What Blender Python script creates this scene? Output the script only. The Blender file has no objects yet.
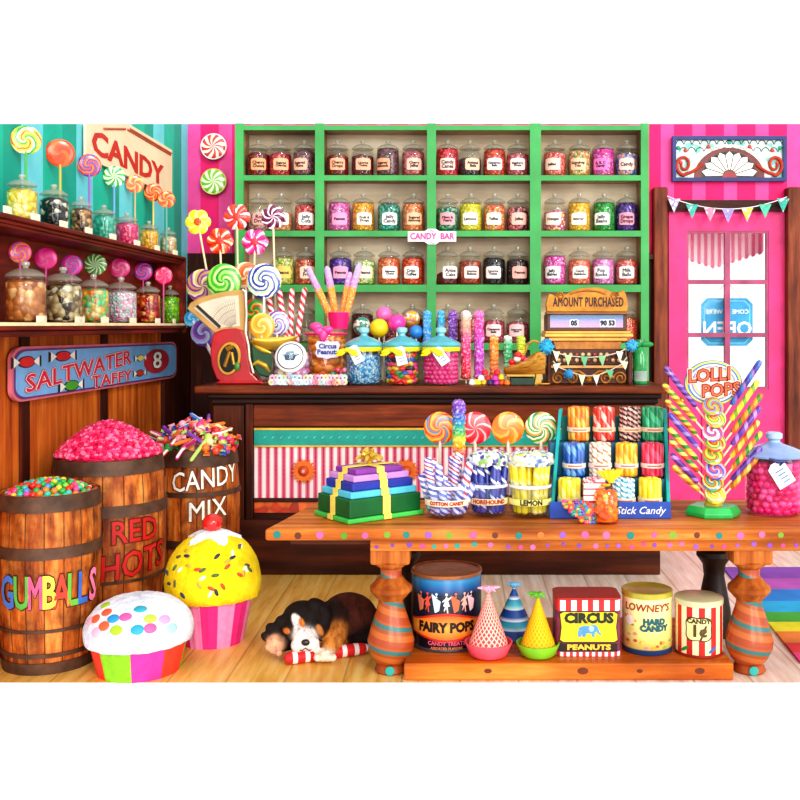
import bpy, bmesh, math, random
from mathutils import Vector, Matrix
PI = math.pi
RND = random.Random(11)
SC = bpy.context.scene
COL = SC.collection
F, CX, CY, H = 1000.0, 460.0, 325.0, 1.645      # focal length in pixels, vanishing point, eye height


def at(px, py, d):
    return Vector(((px - CX) * d / F, d, H - (py - CY) * d / F))


def xat(px, d):
    return (px - CX) * d / F


def zat(py, d):
    return H - (py - CY) * d / F


# ------------------------------------------------------------------ mesh builder
class MB:
    def __init__(s):
        s.v, s.f, s.mi, s.sm = [], [], [], []

    def add(s, vs, fs, mi=0, smooth=True, xf=None):
        b = len(s.v)
        if xf is not None:
            vs = [xf @ Vector(p) for p in vs]
        s.v += [tuple(p) for p in vs]
        for f in fs:
            s.f.append(tuple(b + i for i in f))
            s.mi.append(mi)
            s.sm.append(smooth)
        return s

    def box(s, x0, x1, y0, y1, z0, z1, mi=0, xf=None):
        vs = [(x, y, z) for x in (x0, x1) for y in (y0, y1) for z in (z0, z1)]
        fs = [(0, 1, 3, 2), (4, 6, 7, 5), (0, 4, 5, 1), (2, 3, 7, 6), (0, 2, 6, 4), (1, 5, 7, 3)]
        return s.add(vs, fs, mi, False, xf)

    def lathe(s, prof, n=24, mi=0, xf=None, cap0=True, cap1=True, smooth=True, a0=0.0, a1=2 * PI, wob=None):
        full = abs(a1 - a0 - 2 * PI) < 1e-6
        m = n if full else n + 1
        vs = []
        for k, (r, z) in enumerate(prof):
            for i in range(m):
                a = a0 + (a1 - a0) * i / n
                rr, zz = r, z
                if wob:
                    rr, zz = wob(k, i, r, z)
                vs.append((rr * math.cos(a), rr * math.sin(a), zz))
        fs = []
        for k in range(len(prof) - 1):
            for i in range(n if not full else n):
                j = (i + 1) % m
                fs.append((k * m + i, k * m + j, (k + 1) * m + j, (k + 1) * m + i))
        if full and cap0 and prof[0][0] > 1e-6:
            fs.append(tuple(reversed(range(m))))
        if full and cap1 and prof[-1][0] > 1e-6:
            fs.append(tuple((len(prof) - 1) * m + i for i in range(m)))
        return s.add(vs, fs, mi, smooth, xf)

    def tube(s, pts, r, n=8, mi=0, xf=None, caps=True, smooth=True):
        pts = [Vector(p) for p in pts]
        rs = r if isinstance(r, (list, tuple)) else [r] * len(pts)
        vs, fs = [], []
        prev = None
        for k, p in enumerate(pts):
            t = (pts[min(k + 1, len(pts) - 1)] - pts[max(k - 1, 0)])
            t = t.normalized() if t.length > 1e-9 else Vector((0, 0, 1))
            if prev is None:
                u = t.cross(Vector((0, 1, 0)))
                if u.length < 0.05:
                    u = t.cross(Vector((1, 0, 0)))
            else:
                u = prev - t * prev.dot(t)
            u.normalize()
            prev = u
            w = t.cross(u)
            for i in range(n):
                a = 2 * PI * i / n
                vs.append(p + (u * math.cos(a) + w * math.sin(a)) * rs[k])
        for k in range(len(pts) - 1):
            for i in range(n):
                j = (i + 1) % n
                fs.append((k * n + i, k * n + j, (k + 1) * n + j, (k + 1) * n + i))
        if caps:
            fs.append(tuple(reversed(range(n))))
            fs.append(tuple((len(pts) - 1) * n + i for i in range(n)))
        return s.add(vs, fs, mi, smooth, xf)

    def ball(s, c, r, n=10, m=6, mi=0, xf=None, smooth=True):
        rx, ry, rz = r if isinstance(r, (list, tuple)) else (r, r, r)
        vs = [(c[0], c[1], c[2] - rz)]
        for k in range(1, m):
            p = -PI / 2 + PI * k / m
            for i in range(n):
                a = 2 * PI * i / n
                vs.append((c[0] + rx * math.cos(p) * math.cos(a), c[1] + ry * math.cos(p) * math.sin(a), c[2] + rz * math.sin(p)))
        vs.append((c[0], c[1], c[2] + rz))
        fs = []
        for i in range(n):
            fs.append((0, 1 + (i + 1) % n, 1 + i))
            for k in range(m - 2):
                a, b = 1 + k * n + i, 1 + k * n + (i + 1) % n
                fs.append((a, b, b + n, a + n))
            e = 1 + (m - 2) * n
            fs.append((e + i, e + (i + 1) % n, len(vs) - 1))
        return s.add(vs, fs, mi, smooth, xf)

    def prism(s, pts, y0, y1, mi=0, xf=None, smooth=False):
        """polygon in the XZ plane pushed from y0 (front) to y1"""
        n = len(pts)
        ar = sum(pts[i][0] * pts[(i + 1) % n][1] - pts[(i + 1) % n][0] * pts[i][1] for i in range(n))
        if ar < 0:
            pts = list(reversed(pts))
        vs = [(p[0], y0, p[1]) for p in pts] + [(p[0], y1, p[1]) for p in pts]
        fs = [tuple(range(n)), tuple(reversed(range(n, 2 * n)))]
        fs += [((i + 1) % n, i, n + i, n + (i + 1) % n) for i in range(n)]
        return s.add(vs, fs, mi, smooth, xf)


def mesh(mb, name, mats, sharp=38):
    me = bpy.data.meshes.new(name)
    me.from_pydata(mb.v, [], mb.f)
    for m in (mats if isinstance(mats, (list, tuple)) else [mats]):
        me.materials.append(m)
    me.polygons.foreach_set('material_index', mb.mi)
    me.polygons.foreach_set('use_smooth', mb.sm)
    me.update()
    if any(mb.sm):
        me.set_sharp_from_angle(angle=math.radians(sharp))
    return me


def obj(name, mb, mats, parent=None, loc=None, rot=None, scale=None, bevel=0, sharp=38, stuff=False):
    me = mb if isinstance(mb, bpy.types.Mesh) else mesh(mb, name, mats, sharp)
    o = bpy.data.objects.new(name, me)
    COL.objects.link(o)
    if parent is not None:
        o.parent = parent
    if loc is not None:
        o.location = loc
    if rot is not None:
        o.rotation_euler = rot
    if scale is not None:
        o.scale = scale if isinstance(scale, (list, tuple)) else (scale,) * 3
    if bevel:
        md = o.modifiers.new('bevel', 'BEVEL')
        md.width, md.segments, md.limit_method = bevel, 2, 'ANGLE'
    if stuff:
        o['kind'] = 'stuff'
    return o


def tag(o, label, cat, group=None, kind=None):
    o['label'] = label
    o['category'] = cat
    if group:
        o['group'] = group
    if kind:
        o['kind'] = kind
    return o


def thing(name, label, cat, loc=(0, 0, 0), rot=(0, 0, 0), group=None, scale=None):
    o = bpy.data.objects.new(name, None)
    o.empty_display_size = 0.05
    COL.objects.link(o)
    o.location, o.rotation_euler = loc, rot
    if scale:
        o.scale = (scale,) * 3
    return tag(o, label, cat, group)


def struct(name, mb, mats, parent=None, **k):
    o = obj(name, mb, mats, parent, **k)
    if parent is None:
        o['kind'] = 'structure'
    return o


def dup(root, loc, rot=None, label=None, group=None):
    r = root.copy()
    COL.objects.link(r)
    r.location = loc
    if rot is not None:
        r.rotation_euler = rot
    if label:
        r['label'] = label
    if group:
        r['group'] = group
    for ch in root.children:
        c = ch.copy()
        COL.objects.link(c)
        c.parent = r
        for g in ch.children:
            d = g.copy()
            COL.objects.link(d)
            d.parent = c
    return r


# ------------------------------------------------------------------ materials
def col(h):
    if not isinstance(h, str):
        return (*h[:3], 1)
    h = h.lstrip('#')
    out = []
    for i in (0, 2, 4):
        c = int(h[i:i + 2], 16) / 255
        out.append(c / 12.92 if c <= 0.04045 else ((c + 0.055) / 1.055) ** 2.4)
    return (*out, 1)


def mulc(c, k):
    return tuple(min(1, x * k) for x in c[:3]) + (1,)


class NT:
    def __init__(s, name):
        s.m = bpy.data.materials.new(name)
        s.m.use_nodes = True
        s.t = s.m.node_tree
        s.n, s.l = s.t.nodes, s.t.links
        s.bsdf = s.n['Principled BSDF']
        s.out = s.n['Material Output']

    def new(s, typ, **k):
        n = s.n.new(typ)
        for a, b in k.items():
            setattr(n, a, b)
        return n

    def put(s, sock, v):
        if isinstance(v, bpy.types.NodeSocket):
            s.l.new(v, sock)
        else:
            sock.default_value = v

    def math(s, op, a, b=0.0, c=0.0):
        n = s.new('ShaderNodeMath', operation=op)
        s.put(n.inputs[0], a)
        s.put(n.inputs[1], b)
        if op in ('MULTIPLY_ADD', 'COMPARE', 'SMOOTH_MIN'):
            s.put(n.inputs[2], c)
        return n.outputs[0]

    def xyz(s, space='Object'):
        tc = s.new('ShaderNodeTexCoord')
        sp = s.new('ShaderNodeSeparateXYZ')
        s.l.new(tc.outputs[space], sp.inputs[0])
        return tc.outputs[space], sp.outputs

    def ramp(s, fac, stops, interp='LINEAR'):
        r = s.new('ShaderNodeValToRGB')
        r.color_ramp.interpolation = interp
        el = r.color_ramp.elements
        while len(el) > 1:
            el.remove(el[-1])
        el[0].position, el[0].color = stops[0]
        for p, c in stops[1:]:
            e = el.new(p)
            e.color = c
        s.put(r.inputs[0], fac)
        return r.outputs[0]

    def mix(s, fac, a, b, blend='MIX'):
        n = s.new('ShaderNodeMix', data_type='RGBA', blend_type=blend)
        s.put(n.inputs[0], fac)
        s.put(n.inputs[6], a)
        s.put(n.inputs[7], b)
        return n.outputs[2]

    def noise(s, vec, scale, detail=3.0, rough=0.55, stretch=None):
        if stretch:
            mp = s.new('ShaderNodeMapping')
            s.l.new(vec, mp.inputs[0])
            mp.inputs['Scale'].default_value = stretch
            vec = mp.outputs[0]
        n = s.new('ShaderNodeTexNoise')
        s.l.new(vec, n.inputs['Vector'])
        n.inputs['Scale'].default_value = scale
        n.inputs['Detail'].default_value = detail
        n.inputs['Roughness'].default_value = rough
        return n.outputs['Fac']

    def bump(s, h, strength=0.3, dist=0.01):
        b = s.new('ShaderNodeBump')
        b.inputs['Strength'].default_value = strength
        b.inputs['Distance'].default_value = dist
        s.l.new(h, b.inputs['Height'])
        s.l.new(b.outputs[0], s.bsdf.inputs['Normal'])

    def fin(s, color, rough=0.5, metal=0.0, spec=0.5, coat=0.0):
        s.put(s.bsdf.inputs['Base Color'], color)
        s.put(s.bsdf.inputs['Roughness'], rough)
        s.bsdf.inputs['Metallic'].default_value = metal
        s.bsdf.inputs['Specular IOR Level'].default_value = spec
        if coat:
            s.bsdf.inputs['Coat Weight'].default_value = coat
            s.bsdf.inputs['Coat Roughness'].default_value = 0.12
        return s.m


_mc = {}


def plain(c, rough=0.5, metal=0.0, spec=0.4, var=0.22, scale=9, coat=0.0):
    """slightly mottled paint, paper, metal or candy"""
    key = ('plain', c, rough, metal, spec, var, scale, coat)
    if key in _mc:
        return _mc[key]
    t = NT('paint')
    v, _ = t.xyz()
    k = col(c)
    f = t.noise(v, scale, 4)
    cc = t.ramp(f, [(0.3, mulc(k, 1 - var)), (0.7, mulc(k, 1 + var * 0.6))])
    _mc[key] = t.fin(cc, rough, metal, spec, coat)
    return _mc[key]


def wood(c1, c2, c3=None, axis='x', scale=3.0, rough=0.5, knots=False, coat=0.0):
    key = ('wood', c1, c2, c3, axis, scale, rough)
    if key in _mc:
        return _mc[key]
    t = NT('wood')
    v, _ = t.xyz()
    st = {'x': (0.6, 7, 7), 'y': (7, 0.6, 7), 'z': (7, 7, 0.6)}[axis]
    f = t.noise(v, scale, 6, 0.62, st)
    g = t.noise(v, 1.7, 3, 0.5)
    a = t.ramp(f, [(0.28, col(c1)), (0.5, col(c2)), (0.72, col(c3 or c2))])
    b = t.ramp(g, [(0.3, (0.62, 0.55, 0.5, 1)), (0.62, (1.08, 1.05, 1.0, 1))])
    cc = t.mix(1.0, a, b, 'MULTIPLY')
    t.bump(f, 0.15, 0.01)
    _mc[key] = t.fin(cc, rough, 0, 0.22, coat)
    return _mc[key]


def barrel_wood():
    t = NT('barrel_wood')
    v, o = t.xyz()
    ang = t.math('MULTIPLY', t.math('ARCTAN2', o[1], o[0]), 17 / (2 * PI))
    fr = t.math('FRACT', t.math('ADD', ang, 20.0))
    idn = t.math('FLOOR', t.math('ADD', ang, 20.0))
    wn = t.new('ShaderNodeTexWhiteNoise', noise_dimensions='1D')
    t.l.new(idn, wn.inputs['W'])
    edge = t.math('MINIMUM', fr, t.math('SUBTRACT', 1.0, fr))
    gap = t.ramp(edge, [(0.0, (0, 0, 0, 1)), (0.045, (1, 1, 1, 1))])
    f = t.noise(v, 5, 6, 0.65, (5, 5, 0.9))
    g = t.noise(v, 6, 4, 0.6)
    a = t.ramp(f, [(0.3, col('#5c280c')), (0.46, col('#c8641a')), (0.68, col('#f5a450'))])
    a = t.mix(t.math('MULTIPLY', wn.outputs[0], 0.45), a, col('#6a2f10'))
    a = t.mix(1.0, a, t.ramp(g, [(0.36, (0.35, 0.28, 0.24, 1)), (0.58, (1, 1, 1, 1))]), 'MULTIPLY')
    a = t.mix(t.math('MULTIPLY', t.math('SUBTRACT', 1.0, gap), 0.85), a, col('#1c0a04'))
    t.bump(gap, 0.5, 0.01)
    return t.fin(a, 0.55, 0, 0.3)


def swirl(cols, n=6, twist=1.2, center=None, rc=0.2, rough=0.22, interp='CONSTANT', jit=0.0):
    """spiral bands around local Y, for a disc of radius 1 in the XZ plane"""
    key = ('swirl', tuple(cols), n, twist, center, rc, interp)
    if key in _mc:
        return _mc[key]
    t = NT('swirl_candy')
    v, o = t.xyz()
    x, z = o[0], o[2]
    r = t.math('SQRT', t.math('ADD', t.math('MULTIPLY', x, x), t.math('MULTIPLY', z, z)))
    a = t.math('MULTIPLY', t.math('ARCTAN2', z, x), n / (2 * PI))
    w = t.math('MULTIPLY', t.noise(v, 2.5, 2), 0.35)
    val = t.math('FRACT', t.math('ADD', t.math('ADD', t.math('ADD', a, t.math('MULTIPLY', r, twist)), w), 50.0))
    k = len(cols)
    c = t.ramp(val, [(i / k, col(q)) for i, q in enumerate(cols)], interp)
    if center:
        c = t.mix(t.math('LESS_THAN', r, rc), c, col(center))
    _mc[key] = t.fin(c, rough, 0, 0.5, 0.4)
    return _mc[key]


def helix(cols, n=1, pitch=0.05, rough=0.3, pos=None):
    """stripes that wind around local Z"""
    key = ('helix', tuple(cols), n, pitch, tuple(pos or ()))
    if key in _mc:
        return _mc[key]
    t = NT('twisted_stripe_candy')
    v, o = t.xyz()
    a = t.math('MULTIPLY', t.math('ARCTAN2', o[1], o[0]), n / (2 * PI))
    val = t.math('FRACT', t.math('ADD', t.math('ADD', a, t.math('MULTIPLY', o[2], 1 / pitch)), 40.0))
    k = len(cols)
    c = t.ramp(val, [(pos[i] if pos else i / k, col(q)) for i, q in enumerate(cols)], 'CONSTANT')
    _mc[key] = t.fin(c, rough, 0, 0.5, 0.3)
    return _mc[key]


def stripes(cols, axis=0, period=0.25, offset=0.0, rough=0.6, var=0.2, widths=None):
    key = ('stripes', tuple(cols), axis, period, offset, rough, tuple(widths or ()))
    if key in _mc:
        return _mc[key]
    t = NT('striped_paint')
    v, o = t.xyz()
    val = t.math('FRACT', t.math('ADD', t.math('MULTIPLY', o[axis], 1 / period), offset + 40.0))
    k = len(cols)
    pos = widths or [i / k for i in range(k)]
    c = t.ramp(val, [(p, col(q)) for p, q in zip(pos, cols)], 'CONSTANT')
    f = t.noise(v, 5, 4)
    c = t.mix(1.0, c, t.ramp(f, [(0.3, (1 - var, 1 - var, 1 - var, 1)), (0.65, (1, 1, 1, 1))]), 'MULTIPLY')
    _mc[key] = t.fin(c, rough, 0, 0.3)
    return _mc[key]


def speckle(cols, scale=60, rough=0.3, bump=0.6, grad=None):
    """packed small candies: one colour per cell"""
    key = ('speckle', tuple(cols), scale, rough)
    if key in _mc:
        return _mc[key]
    t = NT('packed_candy')
    v, o = t.xyz()
    vo = t.new('ShaderNodeTexVoronoi')
    t.l.new(v, vo.inputs['Vector'])
    vo.inputs['Scale'].default_value = scale
    sp = t.new('ShaderNodeSeparateColor')
    t.l.new(vo.outputs['Color'], sp.inputs[0])
    k = len(cols)
    c = t.ramp(sp.outputs[0], [(i / k, col(q)) for i, q in enumerate(cols)], 'CONSTANT')
    c = t.mix(t.ramp(vo.outputs['Distance'], [(0.3, (0, 0, 0, 1)), (0.75, (0.5, 0.5, 0.5, 1))]), c, mulc(col(cols[0]), 0.4))  # shade in the gaps between candies painted into the colour at cell edges
    inv = t.math('SUBTRACT', 1.0, vo.outputs['Distance'])
    t.bump(inv, bump, 0.02)
    _mc[key] = t.fin(c, rough, 0, 0.5, 0.2)
    return _mc[key]


def glass(tint='#ffffff', k=0.05, rough=0.03):
    key = ('glass', tint, k)
    if key in _mc:
        return _mc[key]
    t = NT('glass')
    t.n.remove(t.bsdf)
    tr = t.new('ShaderNodeBsdfTransparent')
    tr.inputs[0].default_value = col(tint)
    gl = t.new('ShaderNodeBsdfGlossy')
    gl.inputs['Roughness'].default_value = rough
    gl.inputs['Color'].default_value = (0.95, 0.97, 1, 1)
    lw = t.new('ShaderNodeLayerWeight')
    lw.inputs['Blend'].default_value = 0.22
    f = t.math('MULTIPLY_ADD', lw.outputs['Facing'], 0.3, k)
    mx = t.new('ShaderNodeMixShader')
    t.l.new(f, mx.inputs[0])
    t.l.new(tr.outputs[0], mx.inputs[1])
    t.l.new(gl.outputs[0], mx.inputs[2])
    t.l.new(mx.outputs[0], t.out.inputs[0])
    _mc[key] = t.m
    return t.m


def clouded_glass(tint, k=.4):
    """thick pressed glass of a jar lid: half clear, half milky"""
    key = ('lidglass', tint, k)
    if key in _mc:
        return _mc[key]
    t = NT('pressed_glass')
    t.bsdf.inputs['Base Color'].default_value = col(tint)
    t.bsdf.inputs['Roughness'].default_value = .12
    tr = t.new('ShaderNodeBsdfTransparent')
    tr.inputs[0].default_value = (.95, .95, .93, 1)
    mx = t.new('ShaderNodeMixShader')
    mx.inputs[0].default_value = k
    t.l.new(tr.outputs[0], mx.inputs[1])
    t.l.new(t.bsdf.outputs[0], mx.inputs[2])
    t.l.new(mx.outputs[0], t.out.inputs[0])
    _mc[key] = t.m
    return t.m


def gradient(stops, axis=2, lo=0.0, hi=1.0, rough=0.4, bumpy=0.0, sugar=False):
    key = ('grad', tuple(stops), axis, lo, hi, sugar)
    if key in _mc:
        return _mc[key]
    t = NT('graded_candy')
    v, o = t.xyz()
    f = t.math('DIVIDE', t.math('SUBTRACT', o[axis], lo), hi - lo)
    c = t.ramp(f, [(p, col(q)) for p, q in stops])
    if sugar:
        n = t.noise(v, 70, 2)
        c = t.mix(t.ramp(n, [(0.5, (0, 0, 0, 1)), (0.75, (0.6, 0.6, 0.6, 1))]), c, (1, 1, 1, 1))
        t.bump(n, 0.8, 0.01)
    _mc[key] = t.fin(c, rough, 0, 0.5)
    return _mc[key]


WHITE = '#f7f2ea'
CREAM = '#f3e2bd'


# ------------------------------------------------------------------ lettering
def facing_front(x, y, z):
    return Vector((x, -z, y))


def on_left_wall(x, y, z):
    return Vector((z, x, y))


def around(r, a0=0.0):
    def fn(x, y, z):
        a = x / r + a0
        return Vector(((r + z) * math.sin(a), -(r + z) * math.cos(a), y))
    return fn


def text_mesh(s, size, bold, ext=0.0, res=2, shear=0.0, spacing=1.0, line=1.0, name='lettering'):
    """flat text in XY; letters whose sharp notches break when thickened are thickened by laying shifted copies together"""
    notch = any(c in s for c in 'MWmw') and bold > 0
    cu = bpy.data.curves.new(name, 'FONT')
    cu.body, cu.size, cu.extrude, cu.offset = s, size, ext, 0 if notch else bold
    cu.align_x, cu.align_y = 'CENTER', 'CENTER'
    cu.resolution_u, cu.shear, cu.space_character, cu.space_line = res, shear, spacing, line
    ob = bpy.data.objects.new(name, cu)
    me = bpy.data.meshes.new_from_object(ob)
    bpy.data.objects.remove(ob)
    bpy.data.curves.remove(cu)
    if notch:
        vs0 = [tuple(v.co) for v in me.vertices]
        fs0 = [tuple(p.vertices) for p in me.polygons]
        vs, fs = [], []
        for k, (dx, dy) in enumerate([(0, 0)] + [(bold * math.cos(a), bold * math.sin(a)) for a in [PI * j / 4 + .2 for j in range(8)]]):
            b = len(vs)
            vs += [(x + dx, y + dy, z - k * 2e-6) for x, y, z in vs0]
            fs += [tuple(b + i for i in f) for f in fs0]
        me = bpy.data.meshes.new(name)
        me.from_pydata(vs, [], fs)
    return me


def lettering(s, size, mat, parent, fn=facing_front, loc=(0, 0, 0), bold=0.0, ext=0.0008, sx=1.0, shear=0.0, slope=0.0, spacing=1.0, name='lettering', line=1.0, res=2, rot=None):
    me = text_mesh(s, size, bold, ext, res, shear, spacing, line, name)
    for v in me.vertices:
        x = v.co.x * sx
        v.co = fn(x, v.co.y + slope * x, v.co.z)
    me.name = name
    me.materials.clear()
    me.materials.append(mat)
    return obj(name, me, None, parent, loc=loc, rot=rot)


INK = plain('#1c1420', 0.7, var=0.05)
# ================================================================== SETTING
WALLX = -2.26
TOPK = 0.201


def floor_mat():
    t = NT('floor_boards')
    v, o = t.xyz()
    u = t.math('ADD', t.math('MULTIPLY', o[0], 1 / 0.27), 40.0)
    fr, idn = t.math('FRACT', u), t.math('FLOOR', u)
    wn = t.new('ShaderNodeTexWhiteNoise', noise_dimensions='1D')
    t.l.new(idn, wn.inputs['W'])
    f = t.noise(v, 3, 6, 0.6, (8, 0.7, 1))
    a = t.ramp(f, [(0.28, col('#c98a2e')), (0.5, col('#e9bf62')), (0.72, col('#f6dc98'))])
    a = t.mix(t.math('MULTIPLY', wn.outputs[0], 0.5), a, col('#dfa348'))
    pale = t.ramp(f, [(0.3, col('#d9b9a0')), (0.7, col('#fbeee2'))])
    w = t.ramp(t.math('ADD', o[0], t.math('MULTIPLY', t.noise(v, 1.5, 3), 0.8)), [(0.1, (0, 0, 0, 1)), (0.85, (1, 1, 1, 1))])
    a = t.mix(w, a, pale)                                   # light from the door painted into the boards, paler to the right
    edge = t.math('MINIMUM', fr, t.math('SUBTRACT', 1.0, fr))
    gap = t.ramp(edge, [(0.0, (0, 0, 0, 1)), (0.03, (1, 1, 1, 1))])
    a = t.mix(t.math('MULTIPLY', t.math('SUBTRACT', 1.0, gap), 0.55), a, col('#8a5a20'))
    t.bump(gap, 0.2, 0.005)
    return t.fin(a, 0.4, 0, 0.4)


DARKW = wood('#1a0a06', '#3a170c', '#5c2812', 'x')
DARKWZ = wood('#1e0c07', '#431a0d', '#672d14', 'z')
REDW = wood('#4a120c', '#7a2216', '#9a3220', 'y')
PANELW = wood('#8c3812', '#cc6824', '#ec943e', 'z', 2.2)
PINK = stripes(['#ef1a72', '#f2539f'], 0, 0.262, -1.776 / 0.262, widths=[0.0, 0.58])
PINK2 = stripes(['#f2539f', '#f0186a'], 0, 0.262, -1.776 / 0.262, widths=[0.0, 0.42])

mb = MB()
mb.add([(WALLX, 4.6, 0), (3.2, 4.6, 0), (3.2, 8.4, 0), (WALLX, 8.4, 0)], [(0, 1, 2, 3)], 0, False)
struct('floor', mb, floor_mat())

# left wall: striped teal plaster above, plank wainscot below
TEAL = stripes(['#0c9a86', '#27b3a4', '#5cc3cf'], 1, 0.74, -5.15 / 0.74, widths=[0.0, 0.0, 0.0])
TEAL = stripes(['#74dce6', '#14c0a4', '#0eaa94'], 1, 0.74, -5.15 / 0.74, var=0.15, widths=[0.0, 0.36, 0.72])
mb = MB()
y0, y1, zl = 4.25, 8.3, 1.62
for x, fl in ((WALLX, False), (WALLX - 0.08, True)):
    q = [(x, y0, zl), (x, y1, zl), (x, y1, H + TOPK * y1), (x, y0, H + TOPK * y0)]
    mb.add(q, [(3, 2, 1, 0)] if fl else [(0, 1, 2, 3)], 0, False)
mb.add([(WALLX, y0, H + TOPK * y0), (WALLX, y1, H + TOPK * y1), (WALLX - .08, y1, H + TOPK * y1), (WALLX - .08, y0, H + TOPK * y0)], [(0, 1, 2, 3)], 0, False)
struct('wall_left', mb, TEAL)
mb = MB()
edges = [4.25, 5.17, 6.33, 7.5, 8.3]
for a, b in zip(edges, edges[1:]):
    mb.box(WALLX - .06, WALLX, a + 0.02, b - 0.02, 0, 1.62)
mb.box(WALLX - .08, WALLX - .05, 4.25, 8.3, 0, 1.62, 1)
struct('wall_left_wainscot', mb, [PANELW, DARKWZ])
mb = MB()
for yy in (5.17, 6.33):
    mb.box(WALLX, WALLX + .015, yy - .05, yy + .05, 0, 1.6)
mb.box(WALLX, WALLX + .03, 7.55, 8.3, 0, 1.62)
struct('trim_1', mb, DARKWZ)

# back wall around the door opening
DX0, DX1, DZ = xat(668, 8.3), xat(788, 8.3), zat(211, 8.3)
ZT, ZW = H + TOPK * 8.3, 2.24
mb = MB()
mb.box(WALLX, DX0, 8.3, 8.4, ZW, ZT)
mb.box(DX0, DX1, 8.3, 8.4, DZ, ZT)
mb.box(DX1, 3.2, 8.3, 8.4, ZW, ZT)
struct('wall_back', mb, PINK)
mb = MB()
mb.box(WALLX, DX0, 8.29, 8.39, 0, ZW)
mb.box(DX1, 3.2, 8.29, 8.39, 0, ZW)
struct('wall_back_wainscot', mb, [DARKWZ])
BRW = wood('#4a1c10', '#7a3a22', '#9c5536', 'z')
mb = MB().box(xat(654, 8.2), xat(668, 8.2), 8.2, 8.3, 0, zat(187, 8.2))
struct('trim_2', mb, BRW, bevel=.01)
mb = MB().box(xat(788, 8.2), xat(803, 8.2), 8.2, 8.3, 0, zat(187, 8.2))
struct('trim_3', mb, BRW, bevel=.01)
mb = MB().box(xat(668, 8.24), xat(788, 8.24), 8.24, 8.32, zat(211, 8.24), zat(200, 8.24))
struct('trim_4', mb, DARKW)
mb = MB().box(xat(640, 8.2), xat(655, 8.2), 8.22, 8.29, zat(259, 8.2), zat(254, 8.2))
struct('trim_5', mb, DARKW)

# the pink shop door with six panes
DPINK = plain('#e8337f', 0.5, var=0.3, scale=4)
DMUN = plain('#a8486c', 0.5, var=0.35, scale=6)
mb = MB()
gx0, gx1, gz0, gz1 = xat(686, 8.3), xat(768, 8.3), zat(389, 8.3), zat(231, 8.3)
mb.box(DX0 + .003, gx0, 8.28, 8.33, 0.005, DZ - .003)
mb.box(gx1, DX1 - .003, 8.28, 8.33, 0.005, DZ - .003)
mb.box(gx0, gx1, 8.28, 8.33, gz1, DZ - .003)
mb.box(gx0, gx1, 8.28, 8.33, 0.005, gz0)
door = struct('door_1', mb, DPINK)
mb = MB()
mb.box(gx0 + .12, gx1 - .12, 8.268, 8.285, .2, gz0 - .2)
struct('door_panel', mb, plain('#d62a70', .5, var=.3, scale=4), door, bevel=.008)
gm = (gx0 + gx1) / 2
mb = MB()
mb.box(gm - .022, gm + .022, 8.285, 8.325, gz0, gz1)
for pz in (282, 335):
    mb.box(gx0, gx1, 8.287, 8.323, zat(pz, 8.3) - .018, zat(pz, 8.3) + .018)
for a, b in ((gx0, gx0 + .018), (gx1 - .018, gx1)):
    mb.box(a, b, 8.286, 8.324, gz0, gz1)
for a, b in ((gz0, gz0 + .018), (gz1 - .018, gz1)):
    mb.box(gx0, gx1, 8.2865, 8.3235, a, b)
struct('glazing_bars', mb, DMUN, door)
mb = MB().box(gx0, gx1, 8.303, 8.307, gz0, gz1)
struct('door_glass', mb, glass('#ffffff', .0), door)
for k, pz in enumerate((430, 470)):
    pass
mb = MB()
mb.ball((DX0 + .1, 8.25, 1.02), (.03, .03, .03), 12, 8)
mb.tube([(DX0 + .1, 8.28, 1.02), (DX0 + .1, 8.25, 1.02)], .012)
struct('door_knob', mb, plain('#b98a3a', .3, .8), door)

# striped scalloped awning outside the door, and the reversed hanging sign
mb = MB()
AX0, AX1, n = gx0 - .05, gx1 + .1, 14
pts = [(AX0, 2.75)]
for i in range(n * 6 + 1):
    u = i / (n * 6)
    x = AX0 + (AX1 - AX0) * u
    half = abs(((u * 2.0) % 1.0) - .5) * 2
    base = 2.16 + .13 * abs(u - .48) * 2
    pts.append((x, base - .025 * abs(math.sin(u * n * PI))))
pts.append((AX1, 2.75))
aw = thing('outside_awning', 'pink and white striped scalloped awning outside behind the door glass', 'awning', (0, 8.75, 0))
obj('valance', MB().prism(pts, 0, .01), stripes(['#e88aa4', '#fdf1f2'], 0, (AX1 - AX0) / 14, 0, var=.1), aw)
mb = MB().tube([(AX0, .02, 2.76), (AX1, .02, 2.76)], .02)
mb.tube([(AX0, .02, 2.76), (AX0, -.345, 2.76)], .012)
mb.tube([(AX1, .02, 2.76), (AX1, -.345, 2.76)], .012)
obj('rail', mb, DMUN, aw)

sg = thing('open_sign', 'blue open sign with clipped corners seen reversed through the door glass', 'sign', (xat(727, 8.37), 8.37, zat(322, 8.37)))
w, h, c = .215, .2, .05
outl = [(-w + c, -h), (w - c, -h), (w, -h + c), (w, h - c), (w - c, h), (-w + c, h), (-w, h - c), (-w, -h + c)]
obj('sign_board', MB().prism(outl, 0, .012), plain('#2fa4d4', .5, var=.25), sg)
obj('sign_border', MB().prism([(x * .9, z * .9) for x, z in outl], -.002, 0), plain('#7cc7e4', .5), sg)
obj('sign_face', MB().prism([(x * .86, z * .86) for x, z in outl], -.004, -.002), plain('#2f9fd0', .5, var=.25), sg)
mir = lambda x, y, z: Vector((-x, z, y))
lettering('OPEN', .16, plain('#f4fbff', .6), sg, mir, (0, -.006, -.06), bold=.004)
lettering("COME IN WE'RE", .05, plain('#f4fbff', .6), sg, mir, (0, -.006, .085), bold=.001)
mb = MB().tube([(-.12, .006, .2), (0, .006, .34), (.12, .006, .2)], .004, 6)
obj('hanging_cord', mb, plain('#d8d0c8'), sg)

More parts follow.
